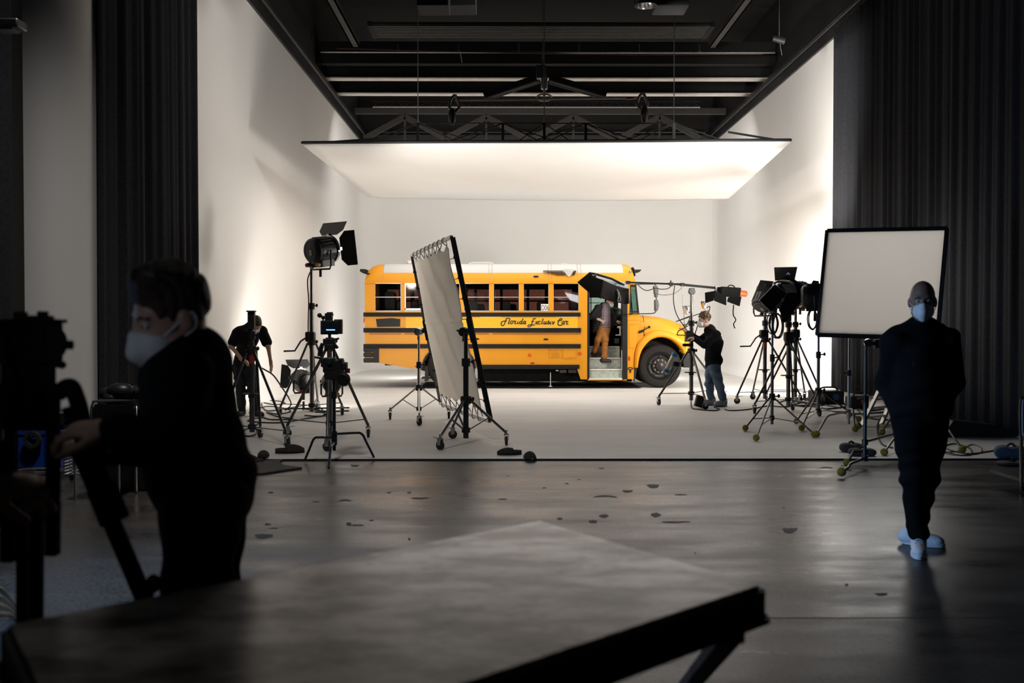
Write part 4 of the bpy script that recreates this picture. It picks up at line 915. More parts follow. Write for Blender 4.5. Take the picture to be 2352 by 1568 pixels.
a, c = Q(746, 719), Q(762, 741); mb = MB(); mb.box2((a.x, 10.74, a.z), (c.x, 10.83, c.z)); mb.box2((a.x + .02, 10.75, a.z + .012), (c.x + .005, 10.80, a.z - .003)); mb.tube([Q(762, 716), Q(766, 724)], .006); mb.build('transmitter', m_knob, t, bevel=.006)
mb = MB(); mb.tube([Q(743, 741), Q(742, 731), Q(734, 724)], .010); mb.ball(Q(734, 724), .026, 10, 8); mb.ball(Q(742, 729), .022, 10, 8); mb.build('magic_arm', m_knob, t)
mb = MB(); mb.tube([Q(757, 768), Q(757, 779)], .018); mb.box(Q(757, 785), (.13, .09, .07)); mb.box(Q(757, 796), (.10, .10, .05)); mb.tube([Q(770, 779), Q(779, 777)], .012); mb.tube([Q(768, 790), Q(777, 799)], .012); mb.build('tilt_head', m_knob, t, bevel=.008)
mb = MB(); mb.tube([Q(741, 788), Q(737, 800), Q(735, 818)], [.02, .026, .03]); mb.tube([Q(735, 822), Q(722, 820)], .012); mb.build('pan_handle', m_knob, t)
t = thing('follow_focus_clamp', 'cluster of black clamps with a round wheel on the monitor stand', 'clamp', tuple(Q(765, 860)))
mb = MB(); [mb.box(Q(px, py, -.03), (w, .12, h)) for px, py, w, h in ((757, 838, .13, .16), (779, 842, .10, .15), (757, 858, .10, .12), (777, 862, .14, .10), (783, 828, .05, .05), (744, 832, .05, .10), (790, 840, .07, .08))]; mb.build('clamp_body', m_knob, t, bevel=.012)
mb = MB(); mb.lathe([(0, -.03), (.06, -.032), (.072, -.02), (.076, 0), (.072, .02), (0, .03)], Q(789, 871, -.08), (.25, 1, .1), 28); mb.build('wheel', m_knob, t)
mb = MB(); mb.lathe([(0, -.02), (.03, -.02), (.034, .02), (0, .025)], Q(757, 830, -.09), (0, 1, 0), 20); mb.build('dial', pm('dark_teal_dial', (.01, .04, .04), .4), t)
mb = MB(); mb.box(Q(798, 851, -.05), (.05, .05, .05)); mb.build('red_button', pm('dull_red_plastic', (.10, .01, .012), .4), t)

# ------------------------------------------------------------------ fresnel lamps
m_lamp = pm('lamp_housing_black', (.014, .014, .014), .38, .2, var=.2)
m_lampback = pm('lamp_back_cap', (.011, .011, .011), .5)
LIGHTS = []
def fresnel(name, label, c, d, R=.2, L=.36, doors=(1, 1, 1, 1), open_=(35, 35, 35, 35), power=0, angle=60, roll=0, col=(1, .93, .85), cat='film lamp', dl=1.15, yoke=True, back=True, soft=.12, blend=.6):
    c = V(c); d = V(d).normalized(); s, dd, u = basis(d)
    Rm = Matrix((s, dd, u)).transposed() @ Matrix.Rotation(math.radians(roll), 3, 'Y'); M = Matrix.Translation(c) @ Rm.to_4x4()
    T = lambda p: M @ V(p)
    t = thing(name, label, cat, tuple(c))
    mb = MB(); mb.lathe([(R * .90, -L * .30), (R * .97, -L * .28), (R * .97, L * .40), (R * .90, L * .42)], ax=(0, 1, 0), n=36)
    for i in range(14):
        a = math.radians(-20 + 220 * i / 13); mb.box((R * .985 * math.cos(a), 0, R * .985 * math.sin(a)), (.014, L * .58, .012), Matrix.Rotation(-a, 3, 'Y'))
    mb.box((0, 0, -R * .95), (R * 1.35, L * .66, R * .5)); mb.xf(M); mb.build('housing', m_lamp, t, bevel=.004)
    mb = MB(); mb.lathe([(0, -L * .5), (R * .62, -L * .5), (R * .80, -L * .47), (R * .93, -L * .40), (R * .96, -L * .28)], ax=(0, 1, 0), n=36); mb.lathe([(R * .62, -L * .505), (R * .64, -L * .515), (R * .66, -L * .505)], ax=(0, 1, 0), n=36); mb.xf(M); bk = mb.build('back_cap', m_lampback, t)
    mb = MB(); [mb.box((R * .70 * math.cos(math.radians(a)), -L * .49, R * .70 * math.sin(math.radians(a))), (.012, .01, R * .12), Matrix.Rotation(math.radians(90 - a), 3, 'Y')) for a in range(40, 150, 9)]; mb.xf(M); mb.build('vent_slot', pm('grey_vent', (.16, .15, .14), .5), bk)
    mb = MB(); mb.box((R * .02, -L * .505, -R * .10), (R * .24, .01, R * .40)); mb.xf(M); mb.build('label_plate', pm('label_grey', (.38, .33, .29), .5), bk)
    mb = MB(); mb.lathe([(R * .92, L * .40), (R * 1.06, L * .41), (R * 1.07, L * .50), (R * .94, L * .51)], ax=(0, 1, 0), n=40)
    for i in range(4): a = PI / 2 * i; mb.box((R * 1.04 * math.cos(a), L * .5, R * 1.04 * math.sin(a)), (.05, .05, .05))
    mb.xf(M); mb.build('front_ring', m_chrome, t)
    mb = MB(); mb.lathe([(0, L * .47), (R * .5, L * .46), (R * .92, L * .42)], ax=(0, 1, 0), n=32); mb.xf(M); mb.build('lens', pm('lit_lens', (.9, .88, .8), .2, emit=(1, .9, .75), estr=2.0), t)
    for i in range(4):
        if not doors[i]: continue
        o = math.radians(open_[i]); h = R * dl * doors[i]; w0, w1 = R * .80, R * (1.28 if doors[i] >= 1 else 1.05)
        a = PI / 2 * (1 - i)                            # top, right, bottom, left as seen from behind
        rr = Matrix.Rotation(PI / 2 - a, 3, 'Y')
        y0, z0 = L * .52, R * 1.04; e = V((0, math.cos(o) * h, math.sin(o) * h))
        q = [V((-w0, y0, z0)), V((w0, y0, z0)), V((w1, y0 + e.y * .35, z0 + e.z * .35)), V((w1, y0 + e.y, z0 + e.z)), V((-w1, y0 + e.y, z0 + e.z)), V((-w1, y0 + e.y * .35, z0 + e.z * .35))]
        mb = MB(); mb.slab([rr @ p for p in q], .006); mb.xf(M); mb.build('barn_door', m_lamp, t)
    if yoke:
        zb = -R * 1.38; mb = MB(); pts = [c + s * (R * 1.12), c + s * (R * 1.12) + V((0, 0, zb * .8)), c + s * (R * 1.0) + V((0, 0, zb)), c - s * (R * 1.0) + V((0, 0, zb)), c - s * (R * 1.12) + V((0, 0, zb * .8)), c - s * (R * 1.12)]
        mb.tube(pts, .015); mb.cyl(c + V((0, 0, zb)), c + V((0, 0, zb - .12)), .022); mb.build('yoke', m_knob, t)
        for k, mm in ((-1, pm('dark_red_knob', (.16, .012, .015), .4)), (1, pm('amber_knob', (.45, .19, .01), .4))):
            mb = MB(); mb.lathe([(0, -.03), (.032, -.03), (.036, 0), (.032, .03), (0, .03)], T((k * R * .55, -L * .45, -R * .98)), d, 12); mb.build('knob', mm, t)
    if power:
        ld = bpy.data.lights.new('lamp_light', 'SPOT'); lo = bpy.data.objects.new('lamp_light', ld); COL.objects.link(lo)
        ld.energy = power; ld.spot_size = math.radians(angle); ld.spot_blend = blend; ld.shadow_soft_size = soft; ld.color = col
        lo.location = c + d * (L * .62); lo.rotation_euler = d.to_track_quat('-Z', 'Y').to_euler(); LIGHTS.append(lo)
    return t
PANEL = V((1.0, 21.6, 4.6))
c1_ = W(736, 575, 15.75); fresnel('fresnel_lamp', 'black fresnel film lamp with open barn doors raised high on the stand beside the bus', c1_, (.60, .78, .14), R=.215, L=.42, open_=(52, 40, 0, 40), doors=(1.0, 1.0, 0, 0), power=P_L1, angle=92, blend=.8)
mb = MB(); mb.tube(catmull([W(722, 610, 15.6), W(707, 640, 15.55), W(709, 690, 15.55), W(708, 760, 15.6), W(712, 800, 15.65)]), .010); lone(mb, 'lamp_cable', m_rubber, 'black power cable hanging down along the high lamp stand', 'cable')
# floor fresnels: one on a low flat base, one half hidden behind the monitor stand
c2_ = W(697, 872, 16.6); fresnel('fresnel_lamp', 'shiny fresnel lamp low on the floor, aimed at the bright wall patch', c2_, (-.55, .82, .20), R=.155, L=.34, open_=(30, 0, 0, 40), doors=(1.15, 0, 0, 1.0), power=P_L2, soft=.3, angle=120, blend=.9)
c3_ = W(762, 880, 16.0); fresnel('fresnel_lamp', 'fresnel lamp half hidden low behind the monitor stand', c3_, (-.22, .96, .16), R=.15, L=.34, doors=(0, 0, 0, 0), power=P_L3, soft=.2, angle=95, blend=.6)
for c, l, w, lb in ((c2_, 655, 800, 'flat black floor base under the low fresnel lamp'), (c3_, 735, 800, 'flat black floor base under the half hidden fresnel lamp')):
    t = thing('lamp_floor_base', lb, 'lamp base', (c.x, c.y, CZ)); y = c.y
    mb = MB(); mb.tube([(c.x, y, CZ + .03), (c.x, y, c.z - .36)], .02); mb.build('post', m_dsteel, t)
    x0, x1 = (W(l, 925, y).x, W(w, 925, y).x) if l == 655 else (c.x - .25, c.x + .25)
    mb = MB(); mb.bar((x0, y - .1, CZ + .055), (x1, y + .12, CZ + .055), .07, .02); mb.bar((x0 + .2, y + .3, CZ + .03), (x1 - .3, y - .3, CZ + .03), .06, .02); mb.build('foot_bar', m_rubber, t)
# cluster on the right: crank stands, lamps
def rst(lbl, px, Y, feet, top, apex, **k): b = ctr(px, Y); return b, stand('crank_stand', lbl, [Fp(*f) for f in feet], b, zat(top, Y), zat(apex, Y), .034, lr=.017, **k)
m_or = pm('orange_tape', (.55, .12, .04), .5); m_bl = pm('blue_tape', (.03, .12, .25), .5)
rst('crank stand with orange tape and a long crank handle, next to the cameraman', 1757, 18.3, [(1693, 927), (1729, 917), (1838, 925)], 676, 780, hub=.23, riser=zat(742, 18.3), crank=(zat(767, 18.3), 1.15), tape=(zat(800, 18.3), m_or), tray=zat(849, 18.3))
rst('thick crank stand in the middle of the lamp cluster', 1811, 16.6, [(1733, 950), (1821, 942), (1882, 956)], 655, 787, hub=.22, riser=zat(745, 16.6), crank=(zat(773, 16.6), -.1), tray=zat(862, 16.6))
rst('crank stand with blue tape at the back of the lamp cluster', 1827, 18.7, [(1848, 917), (1890, 929), (1760, 921)], 690, 780, hub=.23, riser=zat(745, 18.7), crank=(zat(766, 18.7), .1), tape=(zat(792, 18.7), m_bl), tray=zat(849, 18.7))
b = ctr(1774, 13.7); stand('ball_foot_stand', 'light stand on three tennis balls in front of the lamp cluster', [Fp(1712, 990), Fp(1737, 1013), Fp(1870, 1005)], b, zat(715, 13.7), zat(911, 13.7), .021, foot='ball', hub=.19, riser=zat(822, 13.7), mp=m_pole, lr=.012)
b = ctr(1880, 15.2); stand('ball_foot_stand', 'light stand on tennis balls beside the reflector board edge', [Fp(1841, 990), Fp(1829, 974), Fp(1972, 968)], b, zat(745, 15.2), zat(897, 15.2), .024, foot='ball', hub=.16, riser=zat(815, 15.2), lr=.013)
ca = W(1757, 688, 18.3); lampa = fresnel('fresnel_lamp', 'black fresnel lamp with its back cap out at the left of the lamp cluster', ca, (.42, .38, .82), R=.215, L=.40, doors=(0, 0, 0, 0), power=P_R1, soft=.25, angle=64, blend=1.0)
cb = W(1815, 676, 16.7); lampb = fresnel('fresnel_lamp', 'large fresnel lamp whose big black barn doors face the bus, on the thick stand', cb, (-.58, .30, .50), R=.24, L=.46, open_=(0, 0, 0, 0), doors=(0, 0, 0, 0), power=P_R2, soft=.9, angle=125, blend=.5)
cc = W(1872, 680, 15.2); fresnel('fresnel_lamp', 'black lamp half hidden behind the edge of the reflector board', cc, (.95, -.31, .02), R=.19, L=.4, doors=(0, 0, 0, 0), power=P_R3, soft=.3, angle=120, blend=.9)
cdx = W(1838, 672, 18.7); fresnel('fresnel_lamp', 'round backed lamp on the far stand behind the big barn door lamp', cdx, (.14, .98, -.09), R=.21, L=.4, open_=(30, 45, 0, 0), doors=(0, 1.1, 0, 0), power=P_R4, soft=.3, angle=130, blend=.9)
def door(par, pts, mat=None, nm='barn_door'): mb = MB(); mb.slab([W(a, b_, d) for a, b_, d in pts], .006); mb.build(nm, mat or m_lamp, par)
door(lampb, [(1778, 614, 16.9), (1831.5, 613, 16.9), (1825, 644, 16.6), (1780, 644, 16.6)])
door(lampb, [(1744, 689.5, 16.0), (1779, 653, 16.3), (1808, 672.6, 16.35), (1771, 716, 16.0)]); door(lampb, [(1808, 673, 16.34), (1831, 671, 16.42), (1853, 673, 16.4), (1811, 732, 16.0), (1789, 713, 15.98)])
door(lampb, [(1790.5, 710, 16.2), (1807, 714, 16.2), (1811, 737, 16.1), (1798, 742, 16.1)]); door(lampb, [(1796, 652.5, 16.3), (1824, 651.5, 16.45), (1831, 671, 16.4), (1809, 672.6, 16.33)], m_alu, 'silver_flap')
mb = MB(); mb.tube(catmull([W(1776, 652, 16.4), W(1786, 647, 16.45), W(1800, 645.5, 16.5), W(1815, 647.5, 16.5), W(1823, 652, 16.5)]), .018); mb.tube([W(1744, 689.5, 15.99), W(1779, 653, 16.29)], .004); mb.tube([W(1779, 653, 16.29), W(1808, 672.6, 16.34)], .004); mb.tube([W(1744, 689.5, 15.99), W(1771, 716, 15.99)], .004); mb.build('door_ring', m_chrome, lampb)
door(lampa, [(1746.5, 643, 18.2), (1777, 646, 18.4), (1770, 668, 18.3), (1735, 669.5, 18.0)])
# coiled cables hanging in the cluster
def loops(name, label, px, py, Y, rx, ry, k, seed, r=.009):
    rnd = random.Random(seed); pts = []
    for i in range(k):
        a = rx * rnd.uniform(.8, 1.1); b_ = ry * rnd.uniform(.85, 1.15); ox = rnd.uniform(-.3, .3) * rx
        for j in range(8): t = PI / 2 + 2 * PI * j / 8; pts.append(W(px + ox + a * math.cos(t), py - b_ * math.sin(t), Y + .03 * i))
    mb = MB(); mb.tube(catmull(pts, 4), r, 6); return lone(mb, name, m_rubber, label, 'cable')
loops('cable_coil', 'black cable coil hung on the thick crank stand', 1786, 748, 16.3, 14, 26, 4, 1); loops('cable_coil', 'black cable coil hung between the cluster stands', 1776, 742, 13.6, 11, 22, 3, 2, .008); loops('cable_coil', 'coil of dark cable hanging under the lamp by the reflector board', 1868, 733, 15.0, 11, 22, 3, 3)

# ------------------------------------------------------------------ cloth frame on two roller stands
m_fcloth = sheer('grey_diffusion_cloth', (.80, .775, .735), .88, scale=2)
TLp, TRp, BRp, BLp = W(946, 587, 15.4), W(1037, 544, 12.35), W(1125, 967, 12.35), W(1011, 926, 15.4)
t = thing('diffusion_frame', 'tall tilted frame laced with grey cloth in front of the bus', 'cloth frame', tuple((BRp + BLp) / 2))
for a, b, mm in ((TLp, TRp, m_alu), (TRp, BRp, m_black), (BRp, BLp, m_alu), (BLp, TLp, m_steel)): mb = MB(); mb.bar(a, b, .04, .04); mb.build('frame_tube', mm, t)
mb = MB(); mb.bar(TRp + V((.03, .02, 0)), BRp + V((.03, .02, 0)), .03, .03); mb.build('frame_tube', m_black, t)
fn_ = (TRp - TLp).cross(BLp - TLp).normalized()
def fc(u, v):
    a = TLp.lerp(TRp, .035 + .86 * u); b = BLp.lerp(BRp, .035 + .86 * u); p = a.lerp(b, .045 + .895 * v + .012 * math.cos(14 * PI * u) * (1 if v in (0, 1) else 0))
    cx = ((u * 2 - 1) ** 2); w = .026 * math.sin(26 * (u * .6 + v * .55)) * (u ** 1.5) * max(0, 1 - 1.3 * v) + .016 * math.sin(19 * (u - v * .8) + 1) * (1 - cx) + .008 * math.sin(9 * v + 7 * u)
    if abs(v - .46) < .010: w -= .012
    return p + fn_ * w
mb = MB(); mb.grid(fc, 40, 70); mb.build('cloth', m_fcloth, t, solid=.004, sharp=80)
for i in range(8):
    for e0, e1, v in ((TLp, TRp, 0), (BLp, BRp, 1)):
        u = (i + .5) / 8; p = e0.lerp(e1, .035 + .86 * u); q = fc(u, v); mb = MB(); mb.tube(catmull([q, p + V((.03, 0, -.02 if v == 0 else .02)), p + V((.0, 0, .035 if v == 0 else -.035)), p + V((-.03, 0, -.01)), q], 4), .006, 5); mb.build('tie_loop', m_dsteel, t)
for i in range(1, 9):
    for a, b, u in ((TLp, BLp, 0), (TRp, BRp, 1)):
        p = a.lerp(b, i / 9.0); q = fc(u, max(0, min(1, (i / 9 - .045) / .895))); mb = MB(); mb.tube([q, p], .006, 5); mb.box(p, (.055, .055, .03)); mb.build('side_clip', m_dsteel if u == 0 else m_black, t)
def frame_grip(px, py, Y, e0, e1, lab, mm):
    p = W(px, py, Y); L = (e1 - e0); q = e0 + L * ((p - e0).dot(L) / L.length_squared)
    t = thing('grip_head', lab, 'clamp', tuple(p)); mb = MB(); mb.lathe([(0, -.05), (.055, -.05), (.06, -.02), (.06, .02), (.055, .05), (0, .05)], p, (.5, 1, 0), 20); mb.build('disc', mm, t)
    mb = MB(); mb.bar(p, q, .05, .06); mb.bar(q - L.normalized() * .15, q + L.normalized() * .15, .055, .065); mb.build('jaw', m_knob, t, bevel=.008); mb = MB(); mb.tube([p, p + V((-.09, -.04, .02))], .012); mb.tube([p, p + V((-.01, 0, -.12))], .016); mb.build('handle', m_knob, t)
frame_grip(962, 762, 15.4, TLp, BLp, 'steel grip head that holds the pale cloth frame on the stand near the rear wheel', m_steel)
frame_grip(1066, 762, 12.5, TRp, BRp, 'black grip head that holds the cloth frame on the nearer stand', m_knob)
b = ctr(962, 15.4); stand('roller_stand', 'bright steel roller stand behind the cloth frame', [Fp(896, 963), Fp(963, 977), Fp(1031, 961)], b, zat(758, 15.4), zat(890, 15.4), .026, mp=m_chrome, ml=m_steel, hub=.17, bt=.52, riser=zat(838, 15.4), base_z=.14)
b = ctr(1070, 12.15); stand('roller_stand', 'black roller stand in front of the cloth frame', [Fp(1011, 1033), Fp(1163, 1022), Fp(1040, 1007)], b, zat(765, 12.15), zat(918, 12.15), .034, mp=m_black, ml=m_dsteel, hub=.19, bt=.52, riser=zat(832, 12.15), base_z=.09, lr=.016)

# ------------------------------------------------------------------ boom stand with a skirted soft light
b = ctr(1588, 17.95); stand('boom_stand', 'boom stand at the bus nose with a clear tube strapped to its leg', [Fp(1513, 930), Fp(1620, 940), Fp(1659, 915)], b, zat(668, 17.95), zat(806, 17.95), .036, hub=.23, riser=zat(742, 17.95), tray=zat(855, 17.95), lr=.019)
B = lambda px, py, dy=0: W(px, py, 17.95 + dy)
mb = MB(); mb.box(B(1589, 668), (.10, .08, .10)); mb.lathe([(0, -.05), (.06, -.05), (.06, .05), (0, .05)], B(1589, 669), (0, 1, 0), 18); lone(mb, 'boom_pivot', m_dsteel, 'grey pivot head on top of the boom stand', 'clamp', bevel=.008)
t = thing('light_boom', 'long thin black boom pole reaching from the boom stand to the bus door', 'boom', tuple(B(1589, 658)))
mb = MB(); mb.tube([B(1436, 648, .1), B(1560, 652.5)], .017); mb.tube([B(1555, 652.3), B(1654, 662)], .023); mb.build('pole', m_black, t)
mb = MB(); [mb.tube([B(a, c, 0), B(a + 9, c + .5, 0)], .036) for a, c in ((1537, 651.8), (1563, 653), (1438, 648.2))]; mb.build('clamp_ring', m_dsteel, t)
mb = MB(); mb.tube([B(1540, 651), B(1541, 646)], .008); mb.ball(B(1541, 645.5), .016, 8, 6); mb.build('wing_screw', m_knob, t)
t = thing('soft_light', 'flat soft light with black cloth skirts hanging over the bus door', 'soft light', tuple(B(1390, 660)))
k1, k2, k3, k4 = B(1326, 649, -.25), B(1353, 627, .35), B(1446, 660, .35), B(1427, 705, -.25)
# tilted light body, its lit face towards the door, cloth skirts around it
f1_, f2_, f3_, f4_ = B(1358, 633, .30), B(1440, 652, .30), B(1442, 676, -.22), B(1385, 656, -.22)
mb = MB(); mb.slab([f1_, f2_, f3_, f4_], .05); mb.build('light_body', pm('pale_light_back', (.27, .29, .32), .5, var=.2), t, bevel=.01)
mb = MB(); n_ = (f2_ - f1_).cross(f4_ - f1_).normalized(); sgn = -1 if n_.z > 0 else 1; dn = n_ * sgn
mb.slab([p + dn * .032 for p in (f1_.lerp(f3_, .06), f2_.lerp(f4_, .06), f3_.lerp(f1_, .06), f4_.lerp(f2_, .06))], .008); mb.build('lit_face', pm('lit_diffuser', (.9, .88, .9), .5, emit=(1, .96, 1.0), estr=6.0), t)
def skirt(nm, pts, mat, sag=.03):
    a, b_, c, d = pts; nn = (b_ - a).cross(d - a).normalized()
    mb = MB(); mb.grid(lambda u, v: a.lerp(b_, u).lerp(d.lerp(c, u), v) + nn * sag * math.sin(PI * u) * v + V((0, 0, -.02 * math.sin(PI * u))), 16, 8); return mb.build(nm, mat, t, solid=.006, sharp=80)
m_skirt = pm('black_skirt_cloth', (.005, .005, .005), .95, var=.2, spec=.1); m_skirt2 = pm('charcoal_skirt_cloth', (.032, .028, .027), .95, var=.15, scale=4, spec=.1)
skirt('skirt', [B(1353, 626, .1), B(1384, 642, -.2), B(1381, 686, -.3), B(1326, 648, 0)], m_skirt)
skirt('skirt', [B(1384, 642, -.22), B(1444, 663, -.22), B(1446, 697, -.3), B(1378, 683, -.3)], m_skirt2)
skirt('skirt', [B(1414, 667, -.24), B(1445, 662, -.24), B(1444, 697, -.32), B(1424, 691, -.32)], m_skirt2)
mb = MB(); mb.tube([B(1353, 627, .1), B(1367, 629, .05), B(1405, 640, .1), B(1434, 655, .1)], .022); mb.ball(B(1367, 633, -.1), .028, 12, 8); mb.build('frame_bar', m_black, t)
mb = MB(); mb.tube(catmull([B(1418, 664, -.3), B(1421, 678, -.34), B(1419, 690, -.34), B(1423, 692, -.34), B(1425, 686, -.34), B(1421, 668, -.32)]), .009, 6); mb.build('cord_loop', pm('grey_cord', (.25, .24, .22), .7), t)
mb = MB(); [mb.box(B(a, c, -.0), (.10, .05, .045)) for a, c in ((1410, 654), (1418, 658))]; mb.build('blue_clip', pm('blue_clip', (.02, .10, .22), .4), t, bevel=.01)
# counterweight end: a second skirted light
t = thing('folded_light', 'black folded light with an orange plug at the outer end of the boom', 'soft light', tuple(B(1675, 675)))
mb = MB(); mb.slab([B(1653, 658, -.12), B(1700, 661, -.12), B(1697, 684, -.12), B(1652, 679, -.12)], .22); mb.build('light_body', m_skirt, t, bevel=.02)
for a in (([B(1619, 672, -.15), B(1642, 668, -.2), B(1639, 690, -.25), B(1620, 696, -.15)]), ([B(1641, 667, -.2), B(1668, 681, -.22), B(1668, 701, -.28), B(1640, 690, -.25)]), ([B(1672, 683, -.2), B(1703, 681, -.2), B(1699, 703, -.28), B(1670, 692, -.25)])): mb = MB(); mb.slab(a, .03); mb.build('skirt', m_skirt, t, bevel=.008)
mb = MB(); q0, q1 = B(1696, 672, -.1), B(1714, 675, -.1); mb.tube([q0, q1], .055, 14); mb.tube([q1, q1 + (q1 - q0) * .15], [.045, .025], 14); mb.build('orange_plug', pm('orange_plastic', (.75, .10, .02), .4), t)
mb = MB(); mb.tube(catmull([B(1672, 659, -.1), B(1675, 655.5, -.1), B(1682, 655, -.1), B(1688, 659.5, -.1)]), .011); mb.build('handle', m_knob, t)
mb = MB(); mb.box(B(1648, 663), (.10, .10, .12)); mb.build('mount', m_steel, t, bevel=.01)
mb = MB(); mb.tube(catmull([B(1685, 700, -.2), B(1684, 722, -.2), B(1690, 734, -.2), B(1685, 744, -.2), B(1688, 754, -.2)]), .010, 6); mb.build('strap', m_skirt, t)
def wcable(name, label, pts, Y, r=.009, mat=None): mb = MB(); mb.tube(catmull([W(a, b_, Y + (c[0] if c else 0)) for a, b_, *c in pts], 6), r, 7); return lone(mb, name, mat or m_rubber, label, 'cable')
wcable('light_cable', 'thin black cable sagging from the boom to the bus mirror', [(1464, 652), (1474, 662), (1487, 667), (1505, 662), (1520, 664), (1535, 662), (1543, 655)], 17.95, .008)
wcable('light_cable', 'long cable looping from the boom down to the boom stand controls', [(1550, 654), (1547, 680), (1549, 705), (1557, 728), (1572, 750), (1586, 770)], 17.9, .009)
wcable('light_cable', 'thin grey cable hanging from the boom in front of the round bus mirror', [(1567, 655), (1568, 690), (1571, 720), (1572, 760), (1574, 800)], 17.9, .005, m_dsteel)
wcable('light_cable', 'thin grey cable sagging widely below the boom pole', [(1500, 672), (1520, 677), (1540, 676), (1555, 670), (1567, 660)], 17.95, .005, m_dsteel)
# clear tube lamp strapped to the leg of the boom stand
pa, pb = W(1550, 815, 17.6), W(1531, 852, 17.6); d_ = (pb - pa).normalized(); L_ = (pb - pa).length
t = thing('strapped_lamp_tube', 'clear tube lamp with blue ends strapped to the boom stand leg', 'tube lamp', tuple(pa))
mb = MB(); mb.lathe([(.052, .03), (.055, .06), (.055, L_ - .06), (.052, L_ - .03)], pa, d_, 18); mb.build('tube', pm('clear_tube', (.52, .50, .46), .15, .2), t)
for a in (pa, pb): mb = MB(); mb.tube([a - d_ * .025, a + d_ * .03], .064, 16); mb.build('end_cap', pm('blue_cap', (.02, .16, .36), .4), t)
mb = MB(); mb.box((pa + pb) / 2 + V((.10, -.02, -.02)), (.11, .10, .10)); mb.build('strap_clamp', m_knob, t, bevel=.02)
mb = MB(); [mb.tube([W(1575, 770, 17.7), W(1554, 769, 17.7)], .01)]; mb.box(W(1584, 774, 17.75), (.14, .12, .16)); mb.box(W(1580, 792, 17.75), (.18, .1, .05)); mb.tube([W(1580, 748, 17.7), W(1558, 760, 17.7), W(1555, 768, 17.7)], .010); mb.tube([W(1589, 742, 17.9), W(1606, 736, 17.9), W(1596, 768, 17.9)], .010); lone(mb, 'boom_control_box', m_knob, 'black box with rods on the boom stand at the cameraman hands', 'control box', bevel=.006)
c = W(1607, 922, 17.2); mb = MB(); mb.box(V((c.x, 17.2, CZ + .12)), (.15, .12, .20), Matrix.Rotation(.25, 3, 'Y')); lone(mb, 'ballast_box', m_knob, 'small black ballast box with a red edge at the boom stand foot', 'box', bevel=.012)
# reflector board on its C-stands
q = [W(1900, 530, 10.62), W(2175, 524.5, 10.35), W(2153, 777, 10.0), W(1877, 769, 10.25)]
t = thing('reflector_board', 'large grey white reflector board with a black edge behind the bald man', 'reflector board', tuple((q[2] + q[3]) / 2))
mb = MB(); mb.slab(q, .02); mb.build('panel', sheer('reflector_white', (.80, .785, .765), .92, .75), t)
for i in range(4): a, b_ = q[i], q[(i + 1) % 4]; mb = MB(); mb.bar(a, b_, .035, .045); mb.build('edge_strip', m_black, t)
b = ctr(1950, 13.9); cstand('c_stand', 'bright C-stand on tennis balls behind the bottom edge of the reflector board', b, zat(745, 13.9), [(Fp(1876, 1003), .26), (Fp(1964, 991), .30), (Fp(1972, 984), .2)], mat=m_steel)
b = ctr(1988, 10.25); cstand('c_stand', 'dark C-stand on tennis balls that clamps the reflector board', b, zat(780, 10.25), [(Fp(1933, 1093), .10), (Fp(1946, 1071), .17), (Fp(2085, 1040), .27)], mat=m_dsteel)
t = thing('grip_head', 'shiny grip head under the reflector board, lit blue', 'clamp', tuple(W(1996, 786, 10.2))); mb = MB(); c = W(1994, 787, 10.2); mb.lathe([(0, -.04), (.04, -.04), (.042, .04), (0, .04)], c, (.3, 1, 0), 18); mb.build('disc', m_chrome, t); mb = MB(); mb.tube([c, W(2014, 789, 10.2)], .02); mb.box(W(2016, 789, 10.2), (.07, .06, .09)); mb.tube([c, W(1982, 784, 10.2)], .012); mb.build('jaw', m_knob, t)
b = ctr(2112, 12.3); cstand('c_stand', 'C-stand hidden behind the bald man, its tennis ball feet beside his legs', b, 1.5, [(Fp(2031, 1046), .2), (Fp(2210, 1040), .26), (Fp(2026, 998), .3)], mat=m_dsteel)

# ------------------------------------------------------------------ small things on the floor
m_slip = pm('dark_felt', (.022, .021, .019), .95, var=.3, scale=30)
def slipper(label, px, py, w, rz, grp='felt slippers on the floor', hf=1.0):
    z = CZ if py < 1054 else 0; p = F(px, py, z); L = w; t = thing('felt_slipper', label, 'slipper', (p.x, p.y, z), grp)
    M = Matrix.Translation(p) @ Matrix.Rotation(rz, 4, 'Z')
    def sole(u, v): a = 2 * PI * u; x = L / 2 * math.cos(a); ww = L * (.19 + .05 * math.cos(a)); return M @ V((x, ww * math.sin(a), .001 + .016 * v))
    mb = MB(); mb.grid(sole, 28, 1); n = len(mb.v); mb._add([M @ V((0, 0, .017)), M @ V((0, 0, .001))], []); mb.f += [[2 * i + 1, (2 * i + 3) % n, n] for i in range(28)] + [[2 * i, n + 1, (2 * i + 2) % n] for i in range(28)]; mb.m += [0] * 56; mb.build('sole', m_rubber, t)
    def up(u, v):                                     # vamp: a hood over the front half, open at the heel
        x = L * (.48 - .62 * u); half = L * .235 * math.sqrt(max(0.02, 1 - (max(0, x / (L * .5))) ** 2)); h = L * .27 * hf * (math.sin(PI * min(1, u * .62 + .06))) ** .6; a = PI * v
        return M @ V((x, half * math.cos(a), .015 + h * math.sin(a)))
    mb = MB(); mb.grid(up, 14, 14); mb.build('upper', m_slip, t, solid=.012, sharp=80)
    def heel(u, v): a = PI / 2 + PI * u; x = -L * .12 + L * .36 * math.cos(a); return M @ V((x, L * .21 * math.sin(a), .015 + L * .12 * v))
    mb = MB(); mb.grid(heel, 14, 3); mb.build('heel', m_slip, t, solid=.012, sharp=80)
slipper('dark felt slipper beside the foot of the crank stand, toe pointing away', 666, 1040, .33, .25, hf=.9)
slipper('dark rounded slipper next to the frayed mat', 605, 1051, .24, -1.5)
